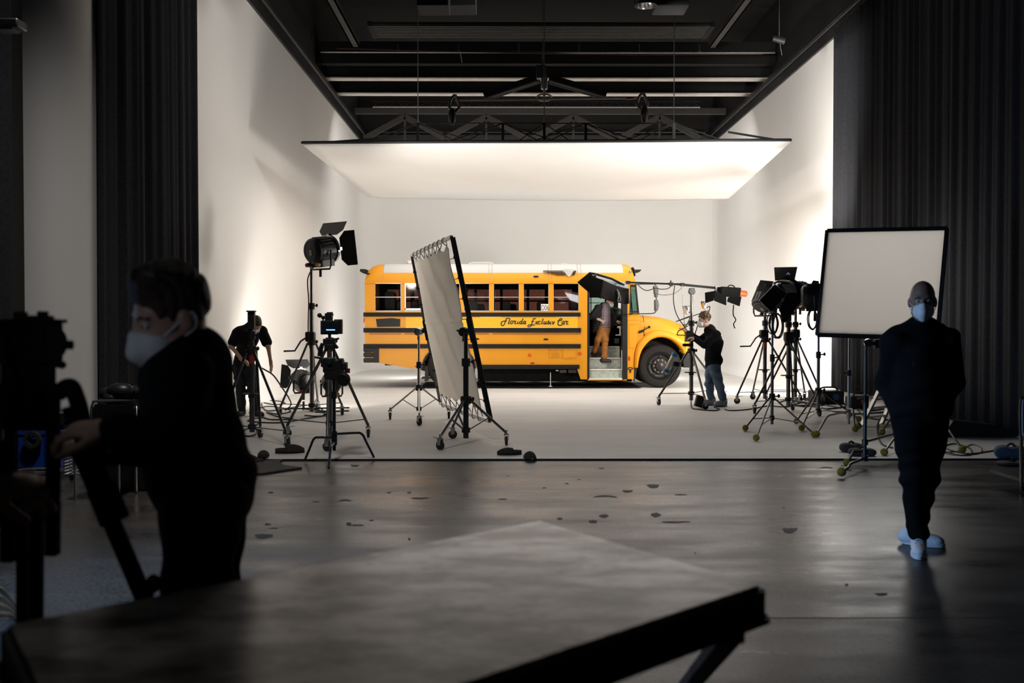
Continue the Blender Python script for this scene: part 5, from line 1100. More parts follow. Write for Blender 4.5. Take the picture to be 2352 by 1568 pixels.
slipper('dark felt slipper lying on the white floor under the cloth frame stand', 1170, 1044, .28, 3.3, hf=.8)
slipper('dark slipper across the edge of the white floor, in front of its mate', 1217, 1056, .26, -1.35, hf=1.1)
# frayed mat
pts = [(560, 1066), (600, 1062), (650, 1058), (642, 1064), (652, 1072), (694, 1077), (655, 1082), (610, 1089), (575, 1092), (540, 1085)]
mb = MB(); mb.slab([V((p.x, p.y, .012)) for p in [F(a, b_) for a, b_ in pts]], .02, nrm=(0, 0, 1)); lone(mb, 'frayed_mat', pm('grey_rag', (.07, .065, .058), .95, var=.35, scale=25, bump=.6), 'frayed dark grey mat on the concrete behind the man at the camera', 'mat', bevel=.004)
mb = MB(); mb.tube(catmull([F(563, 1045, .03), F(578, 1050, .05), F(590, 1056, .03), F(600, 1060, .02), F(585, 1061, .02)]), [.03] * 25, 8); lone(mb, 'rolled_rag', m_slip, 'small rolled dark rag lying above the frayed mat', 'rag')
# sandbags
def sandbag(name, label, px, py, z, L, Wd, H, rz, mat):
    p = F(px, py, z); M = Matrix.Translation(p + V((0, 0, H * .45))) @ Matrix.Rotation(rz, 4, 'Z'); t = thing(name, label, 'sandbag', (p.x, p.y, z))
    def fn(u, v):
        a = 2 * PI * u; b_ = PI * v; c, s = math.cos(a), math.sin(a); e = .55
        f = lambda q: math.copysign(abs(q) ** e, q)
        x = f(c) * f(math.sin(b_)) * L / 2; y = f(s) * f(math.sin(b_)) * Wd / 2; zz = math.copysign(abs(math.cos(b_)) ** .8, math.cos(b_)) * H / 2 * (1 - .35 * math.exp(-(x / (L * .1)) ** 2)); return M @ V((x, y, zz))
    mb = MB(); mb.grid(fn, 28, 16); mb.build('bag', mat, t, sharp=80)
    mb = MB(); mb.tube(catmull([M @ V((-L * .15, 0, H * .35)), M @ V((0, 0, H * .62)), M @ V((L * .15, 0, H * .35))]), .012, 8); mb.build('handle', m_rubber, t)
m_sb = pm('dark_grey_canvas', (.045, .042, .04), .9, var=.2)
sandbag('sandbag', 'dark grey sandbag lying under the reflector board, partly behind the C-stand', 1955, 1037, CZ, .26, .16, .11, .15, m_sb); sandbag('sandbag', 'dark sandbag at the foot of the dark C-stand, in front of another', 1980, 1046, CZ, .30, .17, .09, -.1, m_sb)
sandbag('sandbag', 'blue grey sandbag on the floor at the far side of the bald man', 2322, 1052, CZ, .34, .22, .15, -.35, pm('blue_grey_canvas', (.05, .075, .11), .9, var=.2)); sandbag('sandbag', 'flat black bag in front of the blue grey sandbag', 2325, 1068, .0, .30, .2, .05, .1, m_sb)
# folded ladder leaning
a, b_ = W(2021, 893, 14.6), Fp(1978, 980); t = thing('ladder', 'aluminium step ladder leaning behind the reflector board', 'ladder', tuple(b_))
d = (a - b_); top = b_ + d * 1.45; mb = MB(); mb.bar(b_, top, .03, .09, up=(0, 1, 0)); mb.build('side_rail', m_alu, t); o = V((.42, .35, 0)); mb = MB(); mb.bar(b_ + o, top + o * .85, .03, .09, up=(0, 1, 0)); mb.build('side_rail', m_alu, t)
for i in range(1, 6): k = i / 6; mb = MB(); mb.bar((b_).lerp(top, k), (b_ + o).lerp(top + o * .85, k), .08, .025); mb.build('rung', m_alu, t)
# electrical distribution boxes and cables behind the cluster
for px, py, w, h, dd, mm, lb in ((1905, 928, .55, .24, .4, pm('dark_case', (.02, .022, .025), .5), 'dark equipment case on the floor under the curtain hem'), (1975, 940, .32, .22, .3, MATS['dark_case'], 'black power box with a red socket beside the ladder')):
    p = Fp(px, py); t = thing('power_box', lb, 'power box', tuple(p)); mb = MB(); mb.box(p + V((0, dd / 2, h / 2)), (w, dd, h)); mb.build('case', mm, t, bevel=.02)
    mb = MB(); mb.tube(catmull([p + V((-w * .3, .05, h)), p + V((-w * .2, .05, h + .06)), p + V((w * .2, .05, h + .06)), p + V((w * .3, .05, h))]), .015); mb.build('handle', m_rubber, t)
    mb = MB(); mb.cyl(p + V((w * .2, .0, h * .55)), p + V((w * .2, -.04, h * .55)), .055, n=16); mb.build('socket', pm('red_socket', (.35, .03, .02), .5) if w < .5 else pm('blue_socket', (.03, .10, .28), .5), t)
def fcable(label, pts, r=.010, mat=None, z=CZ, name='floor_cable'): mb = MB(); mb.tube([p + V((0, 0, r)) for p in catmull([F(a, b_, z) for a, b_ in pts], 6)], r, 7); return lone(mb, name, mat or m_rubber, label, 'cable')
fcable('black cable winding on the white floor near the bending man', [(596, 938), (618, 934), (650, 938), (668, 945), (640, 952), (612, 948), (640, 958), (672, 963), (625, 965), (600, 960), (570, 968), (640, 972), (700, 963), (736, 957)])
fcable('black cable running from the low lamp base along the floor', [(600, 925), (615, 921), (640, 922), (655, 927), (630, 930), (602, 926), (612, 944), (650, 940), (700, 932), (728, 932), (745, 948), (738, 957), (700, 955)])
wcable('hanging_cable', 'black cable drooping from the crank stand across the bending man hand', [(592, 840), (610, 850), (628, 862), (648, 890, .5), (664, 915, 1.2), (668, 930, 2), (655, 942, 2.6)], 13.0, .010)
fcable('black cable loop at the foot of the crank stand', [(560, 990), (575, 983), (590, 987), (588, 998), (572, 1003), (556, 1000)])
fcable('black cable trailing from the boom stand past the blue shoe covers', [(1588, 912), (1588, 935), (1600, 941), (1640, 944), (1652, 940), (1640, 936)])
fcable('black cable running from the cameraman feet to the lamp cluster', [(1665, 941), (1680, 944), (1720, 941), (1765, 933), (1800, 935), (1840, 925), (1860, 915)])
for i, (pts, lb) in enumerate((([(1790, 925), (1830, 915), (1870, 925), (1850, 935), (1815, 928), (1850, 918), (1900, 932), (1930, 938)], 'tangled black cable at the foot of the thick crank stand'), ([(1850, 930), (1900, 940), (1950, 935), (1990, 945), (2030, 940)], 'black cable lying from the equipment case to the bald man'), ([(1840, 922), (1880, 932), (1920, 926), (1960, 936), (1990, 960), (2040, 966)], 'dark cable curving behind the bright C-stand'), ([(1800, 936), (1840, 932), (1880, 936), (1910, 945), (1960, 952), (2030, 948)], 'dark cable crossing under the stand on tennis balls'), ([(1860, 915), (1820, 921), (1870, 928), (1920, 918), (1880, 912), (1850, 920)], 'cable tangle in front of the equipment case'))): fcable(lb, pts, .012)
fcable('black cable looping out beside the bald man leg', [(2040, 940), (2020, 965), (2015, 990), (2025, 1020), (2050, 1030)], .010)
fcable('black cable bundle on the floor running to the blue grey sandbag', [(2165, 1036), (2200, 1046), (2230, 1045), (2226, 1030), (2190, 1020), (2170, 1030), (2220, 1043), (2270, 1038), (2300, 1032)], .008)
fcable('thin red cable looping on the floor past the tennis ball foot', [(2165, 1040), (2205, 1036), (2230, 1022), (2252, 1028), (2250, 1042), (2200, 1046), (2170, 1042)], .006, pm('dark_red_cable', (.10, .02, .018), .5))
for px, py, lb in ((2200, 998, 'low black box on the floor at the curtain hem'),): p = Fp(2262, 1004); mb = MB(); mb.prism([(p.x - .55, CZ), (p.x + .45, CZ), (p.x + .45, CZ + .12), (p.x - .40, CZ + .22)], p.y, p.y + .35); t = lone(mb, 'floor_monitor', m_knob, lb, 'box', bevel=.015)
# chrome trolley handle cut by the right edge
t = thing('trolley', 'chrome tube trolley handle at the edge of the picture beside the curtain', 'trolley', tuple(F(2352, 1080))); Y = 7.6
mb = MB(); mb.tube(catmull([W(2345, 1000, Y), W(2344, 960, Y), W(2345, 922, Y), W(2350, 914, Y), W(2362, 912, Y), W(2420, 912, Y)], 5), .014); mb.tube([W(2345, 998, Y), F(2347, 1135)], .014); mb.build('handle', m_chrome, t); p = F(2350, 1140); mb = MB(); mb.box2((p.x, p.y - .1, .12), (p.x + .7, p.y + .6, .15)); mb.build('deck', m_dsteel, t); mb = MB(); mb.lathe([(0, -.02), (.055, -.02), (.055, .02), (0, .02)], p + V((.05, .02, .058)), (0, 1, 0), 16); mb.build('wheel', m_rubber, t)
# ------------------------------------------------------------------ people
m_skin = pm('skin', (.50, .30, .215), .5, var=.08, scale=12); m_skin_d = pm('tanned_skin', (.22, .125, .09), .5, var=.08, scale=12)
m_hair = pm('brown_hair', (.050, .030, .018), .6, var=.4, scale=40, bump=.8, bscale=160); m_hair2 = pm('curly_light_brown_hair', (.11, .06, .032), .65, var=.4, scale=40, bump=.8, bscale=120); m_hairg = pm('grey_brown_hair', (.12, .10, .085), .6, var=.3, scale=40); m_stub = pm('shaved_stubble', (.035, .025, .02), .7, var=.3, scale=60)
m_mask = pm('white_face_mask', (.70, .71, .72), .85, var=.03, scale=6); m_hood = pm('black_hoodie_cloth', (.010, .010, .0105), .95, var=.2, scale=12, spec=.03); m_tee = pm('black_tshirt_cloth', (.013, .013, .015), .95, var=.2, spec=.15)
m_jean = pm('blue_denim', (.10, .155, .24), .85, var=.35, scale=9); m_djean = pm('dark_denim', (.016, .018, .024), .9, var=.2); m_blackt = pm('black_trousers', (.008, .008, .0085), .95, var=.2, spec=.03); m_och = pm('ochre_trousers', (.33, .125, .022), .85, var=.14, scale=7); m_coat = pm('black_coat', (.013, .012, .013), .9, var=.2)
m_shoe = pm('dark_brown_shoe', (.030, .016, .012), .5, var=.2); m_sneak = pm('white_sneaker', (.68, .70, .73), .55, var=.06, scale=20); m_cover = pm('blue_shoe_cover', (.02, .13, .36), .5, var=.2); m_cover2 = pm('pale_shoe_cover', (.36, .37, .40), .6, var=.25, scale=20); m_eye = pm('dark_eye', (.02, .015, .012), .2); m_eyew = pm('eye_white', (.5, .48, .46), .3)
def plaid():
    m = bpy.data.materials.new('plaid_shirt'); m.use_nodes = True; nt = m.node_tree; b = nt.nodes['Principled BSDF']; L = nt.links.new; b.inputs['Roughness'].default_value = .85
    tc = nt.nodes.new('ShaderNodeTexCoord'); fac = []
    for ax in ('X', 'Z'):
        w = nt.nodes.new('ShaderNodeTexWave'); w.bands_direction = ax; w.inputs['Scale'].default_value = 9.0; L(tc.outputs['Object'], w.inputs['Vector']); fac.append(w)
    mx = nt.nodes.new('ShaderNodeMath'); mx.operation = 'MAXIMUM'; L(fac[0].outputs['Fac'], mx.inputs[0]); L(fac[1].outputs['Fac'], mx.inputs[1])
    r = nt.nodes.new('ShaderNodeValToRGB'); r.color_ramp.elements[0].position = .72; r.color_ramp.elements[0].color = (.10, .035, .05, 1); r.color_ramp.elements[1].position = .92; r.color_ramp.elements[1].color = (.34, .30, .34, 1); L(mx.outputs[0], r.inputs['Fac']); L(r.outputs['Color'], b.inputs['Base Color'])
    return m
def frame(f, up=(0, 0, 1)):
    f = V(f).normalized(); r = f.cross(V(up)).normalized(); return Matrix((r, f, r.cross(f))).transposed()
def hand(wr, d, n, thumb, curl=.5, s=1.0, k=.006):
    wr = V(wr); d = V(d).normalized(); n = V(n); n = (n - d * n.dot(d)).normalized(); w = d.cross(n) * thumb; R = Matrix((w, d, n)).transposed(); o = []
    o.append(ell(wr + d * .052 * s, (.041 * s, .054 * s, .018 * s), R, .012)); o.append(cap(wr - d * .02, wr + d * .03 * s, .027 * s, .026 * s, .015))
    for i, L in enumerate((.074, .083, .077, .060)):
        p = wr + d * (.090 - .006 * abs(i - 1.2)) * s + w * (.030 - .0195 * i) * s; a = curl * .35; fan = w * (.05 - .035 * i)
        for j, q in enumerate((.45, .32, .23)):
            a += curl * (.45, .62, .45)[j]; dd = (d * math.cos(a) + n * math.sin(a) + fan).normalized(); e = p + dd * L * q * s; o.append(cap(p, e, (.0095, .0088, .0082)[j] * s, (.0088, .0082, .007)[j] * s, k)); p = e
    p = wr + d * .022 * s + w * .028 * s
    for L, v in ((.042, d * .62 + w * .75 + n * .25), (.032, d * .85 + w * .42 + n * .4), (.025, d * .95 + w * .1 + n * .55)):
        e = p + v.normalized() * L * s; o.append(cap(p, e, .0125 * s, .0105 * s, k + .003)); p = e
    return o
def head_prims(c, R, s=1.0):
    T = lambda x, y, z: c + R @ V((x, y, z)) * s
    o = [ell(T(0, -.012, .035), (.076 * s, .096 * s, .098 * s), R, .02), ell(T(0, .022, -.040), (.059 * s, .068 * s, .084 * s), R, .03), cap(T(-.012, .062, -.098), T(.012, .062, -.098), .022 * s, .022 * s, .03), cap(T(-.045, .01, -.07), T(-.02, .055, -.095), .025 * s, .02 * s, .03), cap(T(.045, .01, -.07), T(.02, .055, -.095), .025 * s, .02 * s, .03)]
    o += [cap(T(-.035, .076, .022), T(.035, .076, .022), .014 * s, .014 * s, .015), cap(T(0, .088, .012), T(0, .108, -.028), .010 * s, .015 * s, .012), cap(T(-.012, .094, -.03), T(.012, .094, -.03), .011 * s, .011 * s, .012), cap(T(-.018, .080, -.062), T(.018, .080, -.062), .010 * s, .010 * s, .012)]
    for k in (-1, 1): o.append(ell(T(.078 * k, -.012, -.008), (.012 * s, .022 * s, .034 * s), R @ Matrix.Rotation(.25 * k, 3, 'Z'), .008))
    return o, T
def person(label, J, head, hf, hup=(0, 0, 1), skin=None, hair=None, hairk='short', top=None, trousers=None, h=.008, fwd=(0, -1, 0), hands=(), sleeves='long', s=1.0, topname='jacket', extra_top=(), extra_skin=(), shoe=None, shoes=(), hip_k=.05, fit=1.0, leg=1.0, mask=True, maskrot=0, tw=.0035, top_planes=(), top_cut=(), shirt=None):
    skin = skin or m_skin; R = frame(hf, hup); c = V(head)
    hp, T = head_prims(c, R, s)
    sd = (J['shB'] - J['shA']).normalized(); sp = (J['neck'] - J['pelvis']).normalized(); fw = sp.cross(sd).normalized(); fw = fw if fw.dot(V(fwd)) > 0 else -fw
    sd2 = fw.cross(sp); RT = Matrix((sd2, fw, sp)).transposed(); sw = (J['shB'] - J['shA']).length
    mid = (J['shA'] + J['shB']) / 2; chest = J.get('chest', mid.lerp(J['pelvis'], .28)); belly = J.get('belly', chest.lerp(J['pelvis'], .55))
    b = list(hp) + [cap(J['neck'], T(0, -.03, -.06), .056 * s, .052 * s, .03)]
    tor = lambda g: [ell(chest, (max(.14, sw * .40) * s + g, .105 * s + g, .19 * s + g), RT, .06), ell(belly, (.135 * s + g, .10 * s + g, .15 * s + g), RT, .07), ell(J['pelvis'], (.15 * s + g, .112 * s + g, .12 * s + g), RT, .06), cap(J['shA'].lerp(J['neck'], .1), J['neck'], .055 * s + g, .06 * s + g, .05), cap(J['shB'].lerp(J['neck'], .1), J['neck'], .055 * s + g, .06 * s + g, .05)]
    arm = lambda g, e=1.0: sum([[cap(J['sh' + k], J['el' + k], .052 * s + g, .042 * s + g, .04), cap(J['el' + k], J['el' + k].lerp(J['wr' + k], e), .043 * s + g, .030 * s + g * .8, .03)] for k in 'AB'], [])
    def legs(g, e=1.0): return sum([[cap(J['hip' + k], J['kn' + k], .088 * s * leg + g, .056 * s * leg + g, hip_k), cap(J['kn' + k], J['kn' + k].lerp(J['an' + k], e), .057 * s * leg + g, .040 * s * leg + g * 1.25, .04)] for k in 'AB'], [])
    b += tor(-.012) + arm(-.008) + legs(-.014) + list(extra_skin)
    for a in hands: b += hand(*a)
    for k in 'AB':
        if 'toe' + k in J: b.append(cap(J['an' + k] + V((0, 0, -.03)), J['toe' + k], .03, .025, .03))
    root = skin_mesh('person', b, skin, None, h); tag(root, label, 'person')
    e = .93 if sleeves == 'long' else 0
    g = .020 * fit
    if sleeves == 'long': tp = tor(g) + arm(g * .9, .95)
    else: tp = tor(g) + [cap(J['sh' + k], J['sh' + k].lerp(J['el' + k], .72), .060 * s + g * .8, .058 * s + g, .04) for k in 'AB']
    tp = [q for i, q in enumerate(tp)] + list(extra_top)
    skin_mesh(topname, tp, top, root, h, wrinkle=tw, wfreq=32, planes=top_planes, cut=top_cut)
    if shirt: skin_mesh('shirt', shirt[0], shirt[1], root, h)
    skin_mesh('trousers', [ell(J['pelvis'] - sp * .03, (.158 * s, .122 * s, .125 * s), RT, .05)] + legs(.012 * fit + .004, .97), trousers, root, h, wrinkle=tw * 1.1, wfreq=36, wdir=(.2, .2, 1))
    for an, d, L, mat, kind in shoes:
        an = V(an); d = V(d).normalized(); Rs = frame(d, (0, 0, 1)); S = lambda x, y, z: V((an.x, an.y, an.z)) + Rs @ V((x, y, z))
        q = [ell(S(0, L * .30, .045), (.046, L * .36, .042), Rs, .03), ell(S(0, -.03, .05), (.040, L * .26, .05), Rs, .03), cap(S(0, 0, .06), S(0, -.01, .10), .045, .05, .03), ell(S(0, L * .5, .035), (.043, L * .18, .032), Rs, .02)]
        if kind == 'cover': q = [ell(S(0, L * .28, .05), (.062, L * .46, .055), Rs, .03), cap(S(0, 0, .06), S(0, -.01, .12), .06, .055, .03)]
        up_ = skin_mesh('shoe', q, mat, root, min(h, .008), planes=[(S(0, 0, .012), (0, 0, -1))], wrinkle=.004 if kind == 'cover' else 0, wfreq=60)
        mb = MB(); pts = []
        for i in range(26): a = 2 * PI * i / 26; pts.append(S(.050 * math.sin(a) * (1 + .12 * math.cos(a)), L * .22 + L * .485 * math.cos(a), 0))
        mb.slab([V((p.x, p.y, an.z + .016)) for p in pts], .028, nrm=(0, 0, 1)); mb.build('sole', m_rubber if kind not in ('sneaker', 'cover') else (m_sneak if kind == 'sneaker' else m_cover), up_, bevel=.004)
        if kind == 'sneaker':
            mb = MB()
            for i in range(5): y = L * (.12 + .07 * i); z = .118 - .011 * i; mb.tube(catmull([S(-.026, y, z - .012), S(0, y + .006, z), S(.026, y, z - .012)], 3), .0045, 6)
            mb.build('lace', pm('pale_lace', (.55, .58, .62), .7), up_)
    if mask:
        mk = [ell(T(0, .055, -.058), (.062 * s, .060 * s, .066 * s), R, .02), cap(T(0, .110, -.020), T(0, .118, -.065), .013 * s, .016 * s, .03), cap(T(0, .118, -.065), T(0, .085, -.112), .016 * s, .014 * s, .03)]
        mo = skin_mesh('face_mask', mk, m_mask, root, min(h, .006), planes=[(T(0, .025, -.05), R @ V((0, -1, 0))), (T(0, .10, -.008), R @ V((0, -.55, 1)))])
        for k in (-1, 1):
            mb = MB(); mb.tube(catmull([T(.055 * k, .05, -.035), T(.074 * k, .015, -.012), T(.086 * k, -.03, .01), T(.084 * k, -.028, -.03), T(.070 * k, .02, -.055), T(.052 * k, .05, -.08)], 4), .0022 * max(1, h / .006), 6); mb.build('strap', m_mask, mo)
    for k in (-1, 1):
        mb = MB(); mb.ball(T(.031 * k, .078, .004), .0125 * s, 12, 8); ey = mb.build('eye', m_eyew, root); mb = MB(); mb.ball(T(.031 * k, .0855, .003), .0065 * s, 10, 6); mb.build('iris', m_eye, ey)
        mb = MB(); mb.tube(catmull([T(.014 * k, .090, .020), T(.032 * k, .088, .027), T(.05 * k, .074, .020)], 3), .0045 * s, 6); mb.build('eyebrow', hair or m_stub, root)
    if hair:
        if hairk == 'shaved': q = [ell(T(0, -.014, .037), (.078 * s, .098 * s, .0995 * s), R, .02)]; ct = [ell(T(0, .10, -.03), (.085 * s, .085 * s, .085 * s), R)]
        elif hairk == 'curly':
            q = [ell(T(0, -.02, .05), (.086 * s, .103 * s, .098 * s), R, .02)]; rr = random.Random(11)
            for i in range(46): a = rr.uniform(0, 2 * PI); b_ = rr.uniform(.05, 1.0) * PI * .62; q.append(ell(T(.088 * math.sin(b_) * math.cos(a), -.022 + .100 * math.sin(b_) * math.sin(a), .052 + .10 * math.cos(b_)), (.022, .022, .022), None, .012))
            ct = [ell(T(0, .115, -.03), (.085 * s, .085 * s, .095 * s), R), ell(T(0, .02, -.11), (.09, .10, .085), R)]
        else:
            q = [ell(T(0, -.018, .045), (.084 * s, .103 * s, .100 * s), R, .02), cap(T(-.035, .045, .10), T(.03, .05, .105), .03, .028, .03), cap(T(0, -.03, .125), T(.02, .03, .128), .026, .024, .03)]; ct = [ell(T(0, .115, -.035), (.085 * s, .085 * s, .095 * s), R), ell(T(0, .03, -.10), (.1, .085, .085), R)]
        skin_mesh('hair', q, hair, root, min(h, .007), cut=ct, wrinkle=.0035, wfreq=120, wdir=(1, .6, .5))
    return root
mk = lambda Y: (lambda px, py, dy=0.0: W(px, py, Y + dy))

# man in black, standing with his hands in his pockets, in front of the reflector board
q = mk(6.45)
J = dict(neck=q(2116, 757, .02), chest=q(2110, 828, 0), belly=q(2108, 895, -.01), pelvis=q(2112, 948, 0), shA=q(2052, 783), shB=q(2178, 783), elA=q(2036, 878, .10), elB=q(2189, 880, .12), wrA=q(2068, 944, -.02), wrB=q(2162, 944, -.02), hipA=q(2086, 965), hipB=q(2142, 965), knA=q(2098, 1098, -.06), knB=q(2128, 1095, .12), anA=q(2110, 1226, -.02), anB=q(2104, 1216, .22))
person('bald man in black hoodie with a bluish white mask and white sneakers, hands in pockets', J, q(2119, 692), (-.34, -.93, -.06), skin=m_skin_d, hair=None, top=m_hood, trousers=m_blackt, topname='hoodie', h=.008, fit=1.35, leg=1.0, tw=.006,
    hands=[(q(2068, 946, -.02), (.22, .12, -1), (1, 0, 0), 1, .2), (q(2162, 946, -.02), (-.22, .12, -1), (-1, 0, 0), -1, .2)],
    extra_top=[cap(q(2078, 760, .08), q(2160, 762, .08), .055, .055, .05), cap(q(2070, 775, -.04), q(2108, 800, -.10), .03, .02, .04), cap(q(2165, 775, -.04), q(2120, 800, -.10), .03, .02, .04), ell(q(2110, 925, -.0), (.205, .145, .10), None, .06)],
    shoes=[(V((q(2110, 1226, -.02).x, q(2110, 1226, -.02).y, 0)), (-.36, -.93, 0), .285, m_sneak, 'sneaker'), (V((q(2098, 1216, .24).x, q(2098, 1216, .24).y, 0)), (.80, -.45, 0), .285, m_sneak, 'sneaker')])
mb = MB(); a = q(2098, 838, -.19); mb.box(a, (.004, .004, .022)); mb.tube([q(2100, 815, -.2), a], .002); lz = mb.build('zip_pull', m_chrome, bpy.data.objects['person'])

# man in dark clothes bending over the camera in front
q = mk(2.70)
J = dict(neck=q(428, 842, .03), chest=q(430, 935, .02), belly=q(446, 1025, .02), pelvis=q(470, 1118, .02), shA=q(414, 872, -.15), shB=q(420, 862, .20), elA=q(388, 1018, -.22), elB=q(375, 1030, .2), wrA=q(258, 990, -.24), wrB=q(228, 1032, .05), hipA=q(466, 1150, -.09), hipB=q(482, 1150, .11), knA=q(432, 1590, -.06), knB=q(470, 1590, .14), anA=q(445, 1930, -.02), anB=q(500, 1930, .2))
zf = lambda p: V((p.x, p.y, 0))
person('man in dark hoodie and white mask, bending to the cine camera at the front', J, q(392, 727, -.02), (-.74, -.58, -.30), hup=(0.12, 0, 1), hair=m_hair, top=m_hood, trousers=m_blackt, topname='hoodie', h=.008, fit=1.0, tw=.004, fwd=(-1, 0, 0),
    hands=[(q(258, 990, -.24), (-1, -.05, .06), (0, .35, -1), 1, .75, 1.06), (q(228, 1032, .05), (-1, -.1, .05), (0, .35, -1), -1, .75, 1.05)],
    extra_top=[ell(q(466, 828, .04), (.068, .12, .07), None, .05), ell(q(448, 800, .04), (.05, .10, .05), None, .04), ell(q(462, 1095, .02), (.125, .165, .10), None, .06)],
    shoes=[(zf(q(445, 1930, -.02)), (-1, -.2, 0), .28, m_shoe, 'shoe'), (zf(q(500, 1930, .2)), (-1, .1, 0), .28, m_shoe, 'shoe')])

# man in the black T-shirt bending down at the left
q = mk(15.75)
J = dict(neck=q(574, 753, -.25), chest=q(568, 778, -.12), belly=q(564, 806, .03), pelvis=q(560, 836, .10), shA=q(546, 763, -.22), shB=q(602, 761, -.25), elA=q(531, 795, -.35), elB=q(616, 796, -.38), wrA=q(555, 825, -.42), wrB=q(622, 832, -.42), hipA=q(549, 845, .1), hipB=q(574, 845, .1), knA=q(553, 897, .02), knB=q(580, 897, .0), anA=q(556, 941, .1), anB=q(585, 940, .05))
zc = lambda p: V((p.x, p.y, CZ))
person('man in black T-shirt bending forward with one arm hanging, beside the white wall', J, q(588, 745, -.40), (.12, -.62, -.77), hup=(.2, -.7, .6), hair=m_hair, top=m_tee, trousers=m_djean, topname='tshirt', sleeves='short', h=.009, fit=1.15, tw=.005,
    hands=[(q(555, 825, -.42), (.75, -.2, -.35), (.2, .3, -1), -1, .6), (q(622, 832, -.42), (.12, -.15, -1), (-1, .3, 0), 1, .25)],
    extra_top=[ell(q(565, 822, .06), (.165, .125, .09), None, .06)],
    shoes=[(zc(q(556, 941, .1)), (-.25, -1, 0), .28, m_shoe, 'shoe'), (zc(q(584, 940, .05)), (.9, -.5, 0), .29, m_shoe, 'shoe')])

# cameraman in jeans with blue shoe covers
q = mk(17.7)
J = dict(neck=q(1630, 757), chest=q(1637, 787), belly=q(1636, 813), pelvis=q(1638, 835), shA=q(1645, 769, -.19), shB=q(1628, 768, .19), elA=q(1618, 792, -.24), elB=q(1608, 782, .2), wrA=q(1596, 777, -.16), wrB=q(1578, 763, .10), hipA=q(1642, 845, -.09), hipB=q(1633, 845, .09), knA=q(1652, 885, -.12), knB=q(1629, 882, .05), anA=q(1663, 924, -.12), anB=q(1633, 914, .12))
person('man in black sweater, blue jeans and blue shoe covers working at the boom stand', J, q(1617, 735.5), (-.95, -.22, -.03), hair=m_hair2, hairk='curly', top=m_tee, trousers=m_jean, topname='sweater', h=.009, fit=1.25, tw=.006, fwd=(-1, 0, 0),
    hands=[(q(1596, 777, -.16), (-1, -.05, .1), (0, .3, -1), 1, .7), (q(1578, 763, .10), (-.8, 0, .65), (.3, .3, -1), -1, .5)],
    extra_top=[ell(q(1641, 826), (.14, .175, .10), None, .06), ell(q(1648, 790), (.10, .17, .17), None, .06)],
    shoes=[(zc(q(1662, 924, -.12)), (-.95, -.4, 0), .28, m_cover2, 'cover'), (zc(q(1636, 914, .12)), (-.9, -.35, 0), .28, m_cover2, 'cover')])

# man stepping down from the bus
q = mk(YB + .55)
J = dict(neck=q(1388, 703), chest=q(1384, 722), belly=q(1386, 738), pelvis=q(1388, 752), shA=q(1372, 708, -.18), shB=q(1398, 706, .2), elA=q(1359, 728, -.2), elB=q(1409, 729, .2), wrA=q(1374, 733, -.33), wrB=q(1414, 737, .08), hipA=q(1382, 758, -.05), hipB=q(1391, 757, -.02), knA=q(1374, 780, -.12), knB=q(1390, 781, -.18), anA=q(1366.5, 808, .0), anB=q(1388, 821, -.20))
sh_ = lambda p, z: V((p.x, p.y, z))
person('man in black coat, plaid shirt and ochre trousers stepping down out of the bus', J, q(1401, 691, -.05), (.72, -.45, -.52), hair=m_hairg, top=m_coat, trousers=m_och, topname='coat', h=.010, fit=1.2, tw=.005, fwd=(.8, -.5, 0), leg=1.05,
    hands=[(q(1374, 733, -.33), (.85, -.2, -.35), (.3, .3, -1), 1, .6, 1.1), (q(1414, 737, .08), (.85, -.2, -.1), (0, .3, -1), -1, .8, 1.1)],
    extra_top=[cap(q(1373, 730, -.05), q(1368, 758, .02), .13, .09, .06), cap(q(1403, 722, .08), q(1404, 745, .12), .10, .09, .06)],
    top_cut=[cap(q(1393, 700, -.35), q(1396, 735, -.42), .11, .11), cap(q(1392, 742, -.3), q(1384, 772, -.35), .24, .24)],
    shirt=([ell(q(1390, 717, -.10), (.115, .115, .20), None, .05), cap(q(1391, 703, -.06), q(1390, 735, -.12), .10, .10, .05), cap(q(1390, 735, -.08), q(1389, 746, -.03), .125, .14, .05)], plaid()),
    shoes=[(q(1365, 817, .0), (.75, -.5, 0), .25, m_shoe, 'shoe'), (q(1386, 832.5, -.20), (.85, -.35, -.0), .27, m_shoe, 'shoe')])
mb = MB(); mb.tube([q(1383, 735, -.45), q(1390, 738, -.46)], .007, 8); lone(mb, 'cigarette', m_white, 'white cigarette in the hand of the man stepping off the bus', 'cigarette')

# a hand that reaches in from the edge beside the tripod
q = mk(2.52)
pr_ = hand(q(-12, 1112), (1, 0, -.05), (0, .5, -1), -1, .9, 1.15) + [cap(q(-260, 1130), q(-12, 1112), .045, .03, .03)]
h_ = tag(skin_mesh('person', pr_, m_skin, None, .005), 'bare hand of a person otherwise out of view, by the tripod rods', 'person')
mb = MB(); mb.tube([q(-270, 1132), q(-70, 1116)], [.06, .05], 16); mb.build('sleeve', m_hood, h_)
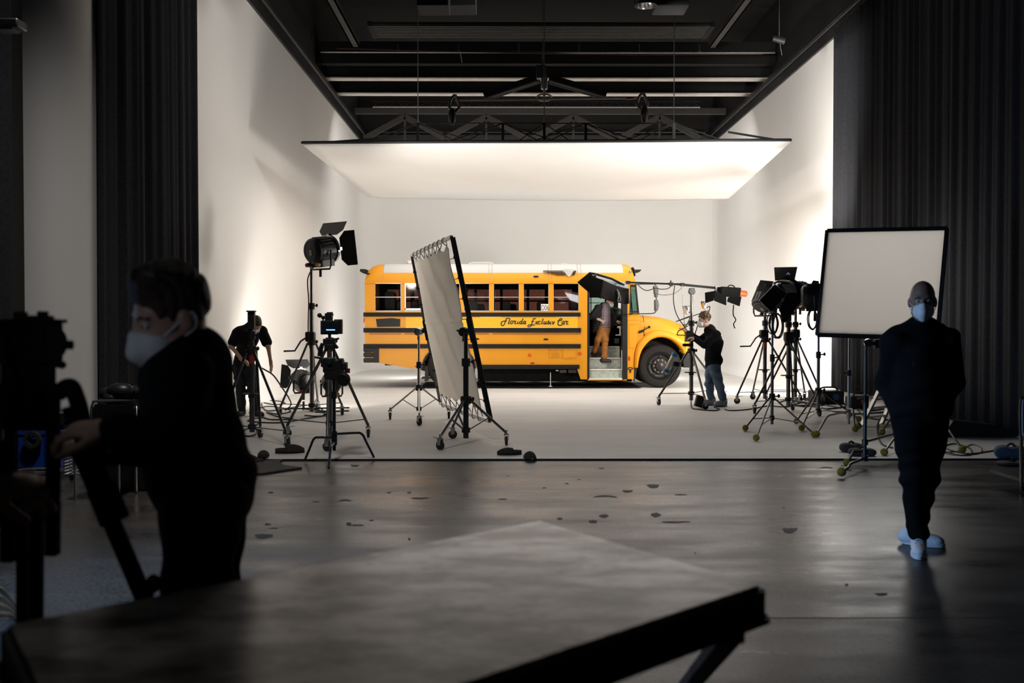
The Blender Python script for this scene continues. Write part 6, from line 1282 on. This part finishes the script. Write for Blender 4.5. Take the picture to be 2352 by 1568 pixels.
# ------------------------------------------------------------------ workbench in front
def tabletop_mat():
    m = bpy.data.materials.new('worn_painted_board'); m.use_nodes = True; nt = m.node_tree; b = nt.nodes['Principled BSDF']; L = nt.links.new
    tc = nt.nodes.new('ShaderNodeTexCoord'); mp = nt.nodes.new('ShaderNodeMapping'); L(tc.outputs['Object'], mp.inputs['Vector']); mp.inputs['Rotation'].default_value = (0, 0, -.75); mp.inputs['Scale'].default_value = (1.2, 2.6, 1)
    n1 = nt.nodes.new('ShaderNodeTexNoise'); n1.inputs['Scale'].default_value = 3.2; n1.inputs['Detail'].default_value = 10; n1.inputs['Roughness'].default_value = .68; L(mp.outputs['Vector'], n1.inputs['Vector'])
    r1 = nt.nodes.new('ShaderNodeValToRGB'); L(n1.outputs['Fac'], r1.inputs['Fac']); e = r1.color_ramp.elements
    e[0].position = .36; e[0].color = (.035, .027, .022, 1); e[1].position = .60; e[1].color = (.74, .71, .67, 1); k = e.new(.46); k.color = (.24, .21, .185, 1)
    v = nt.nodes.new('ShaderNodeTexVoronoi'); v.inputs['Scale'].default_value = 6.5; L(mp.outputs['Vector'], v.inputs['Vector'])
    r2 = nt.nodes.new('ShaderNodeValToRGB'); L(v.outputs['Distance'], r2.inputs['Fac']); r2.color_ramp.elements[0].position = .05; r2.color_ramp.elements[0].color = (.12, .1, .09, 1); r2.color_ramp.elements[1].position = .14; r2.color_ramp.elements[1].color = (1, 1, 1, 1)
    mx = nt.nodes.new('ShaderNodeMixRGB'); mx.blend_type = 'MULTIPLY'; mx.inputs['Fac'].default_value = .85; L(r1.outputs['Color'], mx.inputs['Color1']); L(r2.outputs['Color'], mx.inputs['Color2']); L(mx.outputs['Color'], b.inputs['Base Color'])
    r3 = nt.nodes.new('ShaderNodeMapRange'); L(n1.outputs['Fac'], r3.inputs['Value']); r3.inputs['From Min'].default_value = .35; r3.inputs['From Max'].default_value = .65; r3.inputs['To Min'].default_value = .28; r3.inputs['To Max'].default_value = .46; L(r3.outputs['Result'], b.inputs['Roughness'])
    bp = nt.nodes.new('ShaderNodeBump'); bp.inputs['Strength'].default_value = .35; bp.inputs['Distance'].default_value = .004; L(n1.outputs['Fac'], bp.inputs['Height']); L(bp.outputs['Normal'], b.inputs['Normal']); b.inputs['Specular IOR Level'].default_value = .6; cw = nt.nodes.new('ShaderNodeMapRange'); L(n1.outputs['Fac'], cw.inputs['Value']); cw.inputs['From Min'].default_value = .40; cw.inputs['From Max'].default_value = .60; cw.inputs['To Min'].default_value = .12; cw.inputs['To Max'].default_value = 1.0; L(cw.outputs['Result'], b.inputs['Coat Weight']); b.inputs['Coat Roughness'].default_value = .27; b.inputs['Coat IOR'].default_value = 2.0
    return m
ZT = .90
A_, B_, C_ = F(1240, 1195, ZT), F(1745, 1343, ZT), F(20, 1434, ZT)
D_ = B_ + (C_ - A_)
t = thing('workbench', 'big scuffed workbench in the front with a worn white top and dark steel edge', 'table', tuple((A_ + D_) / 2 * 1 - V((0, 0, ZT)) * 1))
mb = MB(); mb.slab([A_, B_, D_, C_], .03, nrm=(0, 0, 1)); mb.xf(Matrix.Translation((0, 0, -.015))); mb.build('table_top', tabletop_mat(), t, bevel=.003)
m_edge = pm('dark_table_steel', (.018, .017, .016), .55, .2, var=.2)
for a, b_ in ((A_, B_), (B_, D_), (D_, C_), (C_, A_)):
    o = V((0, 0, -.042)); mb = MB(); mb.bar(a + o, b_ + o, .03, .062, up=(0, 0, 1)); mb.bar(a + o + V((0, 0, -.035)), b_ + o + V((0, 0, -.035)), .055, .012, up=(0, 0, 1)); mb.build('edge_rail', m_edge, t)
dB = (D_ - B_).normalized()
p = B_ + dB * .09 + V((-.02, 0, -.10)); mb = MB(); mb.box(p + V((0, 0, .02)), (.06, .07, .05)); e_ = F(1560, 1600, .25); mb.bar(p, p + (e_ - p) * (p.z / (p.z - e_.z)), .05, .035); lg = mb.build('leg', m_edge, t, bevel=.004)
for q in (A_ + V((0, -.12, -.09)), C_ + V((.10, -.02, -.09)), C_.lerp(D_, .75) + V((0, 0, -.09)), B_.lerp(D_, .9) + V((-.1, 0, -.09))): mb = MB(); mb.bar(q, (q.x, q.y, 0.0), .05, .05); mb.build('leg', m_edge, t, bevel=.004)
mb = MB(); q = B_.lerp(D_, .62) + V((-.05, 0, -.16)); mb.bar(q, q + V((-.5, .25, -.1)), .03, .03); mb.build('cross_brace', m_edge, t)

# ------------------------------------------------------------------ cine camera on its tripod, left in front
YK = 2.55; K = lambda px, py, dy=0: W(px, py, YK + dy)
m_cam = pm('camera_black', (.009, .009, .010), .9, var=.2, spec=.05)
t = thing('cine_camera', 'black cine camera silhouette on its tripod beside the man in the dark hoodie', 'camera', tuple(K(80, 900)))
def kbox(nm, a, b_, c, d, y0, y1, par=None, mat=None, bev=.008): p, q = K(a, b_), K(c, d, y1); mb = MB(); mb.box2((p.x, YK + y0, p.z), (q.x, YK + y1, q.z)); return mb.build(nm, mat or m_cam, par or t, bevel=bev)
body = kbox('body', 14, 732, 148, 832, -.05, .06)
kbox('top_handle', 38, 715, 66, 738, -.02, .05); kbox('top_handle', 62, 724, 128, 736, -.02, .04); kbox('viewfinder', 92, 714, 113, 734, -.02, .04); kbox('viewfinder', 138, 733, 146, 742, -.03, .05)
kbox('lower_body', 22, 828, 132, 885, -.05, .06); kbox('mount_plate', 10, 880, 128, 940, -.05, .06)
mb = MB(); mb.cyl(K(146, 792), K(160, 792), .011, n=12); mb.cyl(K(158, 792), K(166, 792), .012, n=14); mb.build('knob', m_cam, t); mb = MB(); mb.cyl(K(130, 838), K(140, 838), .008); mb.ball(K(143, 838), .0105, 12, 8); mb.build('knob', m_cam, t)
mb = MB(); mb.lathe([(.03, 0), (.045, .0), (.048, .10), (.055, .11), (.055, .16), (.045, .16), (.042, .10)], K(45, 790, .05), (0, 1, 0), 24); mb.build('lens', m_cam, t)
mb = MB(); mb.tube(catmull([K(8, 760, -.08), K(3, 820, -.1), K(18, 845, -.1), K(14, 900, -.1), K(6, 960, -.1), K(2, 1010, -.1)]), .005, 6); mb.build('cable', pm('glossy_cable', (.02, .022, .03), .2), t)
t = thing('camera_tripod', 'black tripod with padded leg under the cine camera', 'tripod', (K(90, 800).x, YK, 0))
mb = MB(); mb.lathe([(.045, 0), (.05, .03), (.03, .05), (.03, .09), (0, .09)], K(80, 985), (0, 0, 1), 20); mb.tube([K(80, 985), K(80, 930)], .04); mb.build('fluid_head', m_cam, t)
def kbar(nm, a, b_, w, h, dy0=0, dy1=0): mb = MB(); mb.bar(K(*a, dy0), K(*b_, dy1), w, h, up=(0, 1, 0)); return mb.build(nm, m_cam, t, bevel=.004)
kbar('side_rod', (122, 880), (122, 1150), .030, .03); kbar('side_rod', (122, 1150), (121, 1275), .030, .034)
kbox('spreader_plate', 0, 1136, 108, 1182, -.04, .12, t)
kbar('side_rod', (20, 1180), (19, 1290), .034, .03); kbar('side_rod', (53, 1170), (52, 1540), .026, .03); kbar('side_rod', (86, 1170), (84, 1540), .026, .03); kbar('cross_rod', (30, 1275), (100, 1275), .008, .01)
kbar('side_rod', (20, 930), (20, 1145), .036, .03)
mb = MB(); mb.tube(catmull([K(132, 905), K(152, 888), K(165, 890), K(176, 915), K(186, 950), K(194, 985)], 5), .0215, 10); mb.build('pan_arm', m_cam, t)
kbar('leg', (152, 935), (200, 1050), .020, .03); kbar('leg', (190, 1030), (262, 1190), .055, .04); kbar('leg', (232, 1115), (265, 1198), .066, .045); kbar('leg', (253, 1190), (330, 1372), .038, .034); kbar('leg', (330, 1372), (470, 1700), .034, .03, 0, .0)
mb = MB(); mb.ball(K(352, 1340), (.02, .02, .025), 12, 8); mb.tube([K(352, 1340), K(340, 1372)], .012); mb.build('leg_lock', m_dsteel, t)

# ------------------------------------------------------------------ behind: blue crate, wire cart, chair, bags, cables by the left curtain
t = thing('blue_crate', 'blue plastic crate on the concrete behind the tripod', 'crate', tuple(F(88, 1062)))
m_blue = pm('blue_plastic', (.012, .05, .34), .4, var=.08)
Yc = 10.25; h = .39; x0, x1 = W(38, 1060, Yc).x, W(138, 1060, Yc).x; d = .34; w = .02
for nm, a, b_ in (('front_wall', (x0, Yc, .01), (x1, Yc + w, h)), ('back_wall', (x0, Yc + d - w, .01), (x1, Yc + d, h)), ('side_wall', (x0, Yc, .01), (x0 + w, Yc + d, h)), ('side_wall', (x1 - w, Yc, .01), (x1, Yc + d, h)), ('bottom', (x0, Yc, .005), (x1, Yc + d, .02))): mb = MB(); mb.box2(a, b_); mb.build(nm, m_blue, t, bevel=.004)
mb = MB(); mb.box2((x0 - .015, Yc - .015, h - .04), (x1 + .015, Yc + .008, h)); [mb.box2((x0 + (x1 - x0) * k, Yc - .012, .02), (x0 + (x1 - x0) * k + .015, Yc + .004, h)) for k in (.33, .66)]; mb.build('rim', m_blue, t, bevel=.003)
c = V(((x0 + x1) / 2, Yc + d / 2, h + .05)); mb = MB(); rnd = random.Random(2); [mb.ball(c + V((rnd.uniform(-.16, .14), rnd.uniform(-.1, .1), rnd.uniform(-.03, .09))), (rnd.uniform(.1, .16), .1, rnd.uniform(.06, .1)), 14, 9) for _ in range(5)]; lone(mb, 'crumpled_jacket', m_blackcloth, 'dark crumpled cloth lying in the blue crate', 'cloth')
mb = MB(); c = V(((x0 * .55 + x1 * .45), Yc - .02, h * .78)); mb.lathe([(.05, -.03), (.085, -.03), (.10, 0), (.085, .03), (.05, .03), (.045, 0), (.05, -.03)], c + V((0, -.05, 0)), (0, 1, 0), 22); lone(mb, 'cable_ring', m_rubber, 'black ring of cable hung over the front of the blue crate', 'cable')
mb = MB(); rnd = random.Random(9); pts = []
c = F(95, 1088, .0)
for i in range(40): a = i * .9; pts.append(c + V((.26 * math.cos(a) * rnd.uniform(.8, 1.1), .13 * math.sin(a) * rnd.uniform(.8, 1.1), .012 + .0007 * i)))
mb.tube(catmull(pts, 4), .010, 7); lone(mb, 'cable_coil', pm('grey_cable', (.13, .14, .15), .35), 'coil of grey cable on the concrete in front of the blue crate', 'cable')
# wire cart
t = thing('wire_cart', 'low wire basket cart on castors behind the tripod leg', 'cart', tuple(F(230, 1100)))
p, q = F(147, 1110), F(310, 1096); Yc = F(150, 1104).y; x0, x1 = W(146, 1000, Yc).x, W(312, 1000, Yc).x; z0, z1, d = .06, .06 + .36, .45
m_wire = pm('zinc_wire', (.40, .41, .42), .3, .9)
def wpanel(nm, fx, fy, x_a, x_b, horizontal=True):
    mb = MB(); P3 = (lambda u, z: V((x_a + (x_b - x_a) * u, fy, z))) if horizontal else (lambda u, z: V((fx, x_a + (x_b - x_a) * u, z)))
    for i in range(13): z = z0 + (z1 - z0) * i / 12; mb.tube([P3(0, z), P3(1, z)], .0045 if i not in (0, 12) else .008, 5)
    for i in range(int(abs(x_b - x_a) / .055) + 1): u = i / int(abs(x_b - x_a) / .055); mb.tube([P3(u, z0), P3(u, z1)], .003, 5)
    return mb.build(nm, m_wire, t)
wpanel('front_mesh', 0, Yc, x0, x1); wpanel('back_mesh', 0, Yc + d, x0, x1); wpanel('side_mesh', x0, 0, Yc, Yc + d, False); wpanel('side_mesh', x1, 0, Yc, Yc + d, False)
mb = MB(); [mb.tube([(x0 + (x1 - x0) * i / 12, Yc, z0), (x0 + (x1 - x0) * i / 12, Yc + d, z0)], .004, 5) for i in range(13)]; mb.build('bottom_mesh', m_wire, t)
for x in (x0 + .06, x1 - .05):
    for y in (Yc + .03, Yc + d - .03): mb = MB(); mb.lathe([(0, -.012), (.028, -.012), (.03, 0), (.028, .012), (0, .012)], (x, y, .03), (1, 0, 0), 16); mb.tube([(x, y, .055), (x, y, .07)], .01); mb.build('castor', m_rubber, t)
# chair frame with bag behind the cart
Yh = 8.75; H = lambda px, py, dy=0: W(px, py, Yh + dy)
t = thing('folding_chair', 'folding chair with a chrome tube back and dark seat beside the curtain', 'chair', (H(262, 900).x, Yh, 0))
z = lambda py: H(262, py).z
mb = MB(); a = H(210, 1050), H(210, 935), H(214, 925), H(222, 921), H(300, 921), H(308, 925), H(312, 935), H(312, 1050)
mb.tube([V((a[0].x, Yh, .02))] + catmull(list(a[1:7]), 3) + [V((a[7].x, Yh, .02))], .011); mb.build('back_frame', m_chrome, t)
p, q = H(216, 928), H(306, 962); mb = MB(); mb.box2((p.x, Yh - .005, p.z), (q.x, Yh + .02, q.z)); mb.build('backrest', m_blackcloth, t, bevel=.008)
mb = MB(); mb.box2((a[0].x, Yh - .38, .42), (a[7].x, Yh, .45)); mb.build('seat', m_blackcloth, t, bevel=.01)
for x in (a[0].x + .01, a[7].x - .01): mb = MB(); mb.tube([(x, Yh - .36, .42), (x, Yh - .36, .0)], .011); mb.build('leg', m_chrome, t)
mb = MB(); rnd = random.Random(4); c = H(285, 905, .25)
for _ in range(8): mb.ball(c + V((rnd.uniform(-.15, .14), rnd.uniform(-.06, .06), rnd.uniform(-.08, .04))), (rnd.uniform(.08, .13), .09, rnd.uniform(.06, .09)), 14, 9)
lone(mb, 'dark_bag', pm('dark_nylon', (.016, .017, .020), .4, var=.3), 'crumpled dark nylon bag piled behind the folding chair back', 'bag')
mb = MB(); mb.box2((c.x - .25, Yh + .1, 0), (c.x + .25, Yh + .45, c.z - .10)); lone(mb, 'flight_case', m_knob, 'dark case that carries the crumpled nylon bag behind the chair', 'case', bevel=.02)
mb = MB(); p = F(300, 1112); mb.slab([F(262, 1118, .02), F(345, 1108, .02), F(350, 1113, .02), F(268, 1122, .02)], .02, nrm=(0, 0, 1)); lone(mb, 'flat_bag', m_blackcloth, 'thin black flat bag on the concrete beside the wire cart', 'bag', bevel=.006)
# pipes lying bottom left
Yp = 3.35
mb = MB(); [mb.tube(catmull([F(-60, 1335 + k * 22, .25), F(-5, 1350 + k * 20, .2), F(20, 1375 + k * 12, .12), F(38, 1400 + k * 8, .03)]), .012, 8) for k in range(4)]; lone(mb, 'cable_bundle', pm('pale_cable', (.20, .18, .15), .35), 'bundle of pale cables at the lower corner behind the tripod rods', 'cable')
mb = MB(); c = K(56, 1122, .03); c.z = K(54, 1136, 0).z + .028; mb.lathe([(.022, -.028), (.027, .028), (.024, .028), (.02, -.02), (0, -.02)], c, (0, 0, 1), 18); lone(mb, 'paper_cup', pm('pale_paper', (.6, .55, .45), .6), 'small pale paper cup beside the hand at the tripod', 'cup')

# ------------------------------------------------------------------ lights of the place and added fills
w = bpy.data.worlds.new('hall'); sc.world = w; w.use_nodes = True; bg = w.node_tree.nodes['Background']; bg.inputs['Color'].default_value = (.55, .62, .75, 1); bg.inputs['Strength'].default_value = AMB
def area(name, loc, to, sx, sy, power, col):
    ld = bpy.data.lights.new(name, 'AREA'); lo = bpy.data.objects.new(name, ld); COL.objects.link(lo); ld.shape = 'RECTANGLE'; ld.size = sx; ld.size_y = sy; ld.energy = power; ld.color = col
    lo.location = loc; lo.rotation_euler = (V(to) - V(loc)).to_track_quat('-Z', 'Y').to_euler(); return lo
bd = area('blue_doorway_light', (-4.3, 5.0, 1.5), (2.3, 6.3, .5), .8, 1.8, P_BLUE, (.33, .58, 1.0))
bd.data.spread = math.radians(95)
# added area light under the panel, stands in for its bounce
bl = area('panel_bounce_fill', (.9, 21.2, 4.3), (.9, 21.2, 0), 8.0, 5.7, P_BOUNCE, (1, .97, .93))
area('back_wall_fill', (1.0, 26.6, 6.9), (1.0, 31.4, 2.4), 9.6, .6, P_BACK, (1, .965, .92))  # added fill for the back wall, no fixture built
area('board_back_fill', (4.75, 12.8, 2.1), (3.95, 10.3, 1.9), 1.2, .9, P_BOARD, (1, .97, .93))  # added fill that brightens the board from behind
for x, y, to, pw, lb in ((3.0, 26.3, (6.6, 28.6, 1.3), P_FILL_R, 'added fill light box hidden behind the bonnet end of the bus'), (-1.9, 26.6, (-4.6, 27.3, 1.6), P_FILL_L, 'added fill light box hidden behind the rear end of the bus')):
    d = (V(to) - V((x, y, .8))).normalized(); area('corner_fill_light', V((x, y, .8)) + d * .12, to, 1.1, 1.1, pw, (1, .965, .93))  # unseen fill added behind the bus to brighten the wall corners
    t = thing('fill_light_box', lb, 'lamp', (x, y, CZ)); mb = MB(); mb.box((x, y, .8), (1.15, .16, 1.15), d.to_track_quat('Y', 'Z').to_matrix()); mb.build('housing', m_black, t, bevel=.02); mb = MB(); mb.tube([(x, y, CZ), (x, y, .4)], .03); mb.box((x, y, CZ + .02), (.7, .5, .04)); mb.build('base', m_black, t)  # box and base made up to carry the added fill
hb = W(1483, -2, 14.6)
for nm, to, pw, sz in (('high_bay_light', (-4.66, 18.3, 6.0), P_HL, 78), ('high_bay_light', (6.67, 22.2, 5.9), P_HR, 50)):
    ld = bpy.data.lights.new(nm, 'SPOT'); lo = bpy.data.objects.new(nm, ld); COL.objects.link(lo); ld.energy = pw; ld.spot_size = math.radians(sz); ld.spot_blend = 1.0; ld.shadow_soft_size = .3; ld.color = (1, .965, .93)
    lo.location = hb + V((0, 0, -.35)); lo.rotation_euler = (V(to) - lo.location).to_track_quat('-Z', 'Y').to_euler()
gl_ = area('mask_fill_light', (-1.22, 2.0, 1.58), (-.93, 2.62, 1.42), .16, .10, P_MASK, (.72, .82, 1.0)); gl_.data.spread = math.radians(70)  # added fill to lift the face mask, no screen behind it
ld = bpy.data.lights.new('front_floor_fill', 'SPOT'); lo = bpy.data.objects.new('front_floor_fill', ld); COL.objects.link(lo); ld.energy = P_FRONT; ld.spot_size = math.radians(118); ld.spot_blend = 1.0; ld.shadow_soft_size = .4; ld.color = (1, .96, .93); lo.location = (-2.2, 7.2, 6.6); lo.rotation_euler = V((-.7, .9, -6.0)).to_track_quat('-Z', 'Y').to_euler()  # overhead fill added for the front floor and bare wall strip
sc.view_settings.view_transform = 'Standard'; sc.view_settings.look = 'None'; sc.view_settings.gamma = 1.0; sc.view_settings.exposure = EXPO; sc.view_settings.use_curve_mapping = False
cy = sc.cycles; cy.max_bounces = 7; cy.diffuse_bounces = 5; cy.glossy_bounces = 4; cy.transparent_max_bounces = 12; cy.sample_clamp_indirect = 6.0; cy.caustics_reflective = False; cy.caustics_refractive = False

GROUPS = dict(stage_curtain='black curtains along the hall walls', ceiling_beam='grey beams across the ceiling', ceiling_rail='rails running away under the ceiling', ceiling_duct='dark boxes under the ceiling', chain_hoist='chain hoists on the spreader bar',
              crank_stand='crank stands for the lamps', roller_stand='roller stands with castors', ball_foot_stand='light stands on tennis balls', c_stand='C-stands', fresnel_lamp='black fresnel film lamps', lamp_floor_base='floor bases of the low lamps', fill_light_box='added fill light boxes behind the bus',
              floor_cable='black cables on the white floor', light_cable='cables of the boom light', cable_coil='coils of cable', grip_head='grip heads', sandbag='sandbags on the floor', power_box='equipment boxes at the curtain')
import re as _re
for o in list(COL.objects):
    if o.parent is None and 'category' in o and 'group' not in o:
        k = _re.sub(r'\.\d+$', '', o.name)
        if k in GROUPS: o['group'] = GROUPS[k]
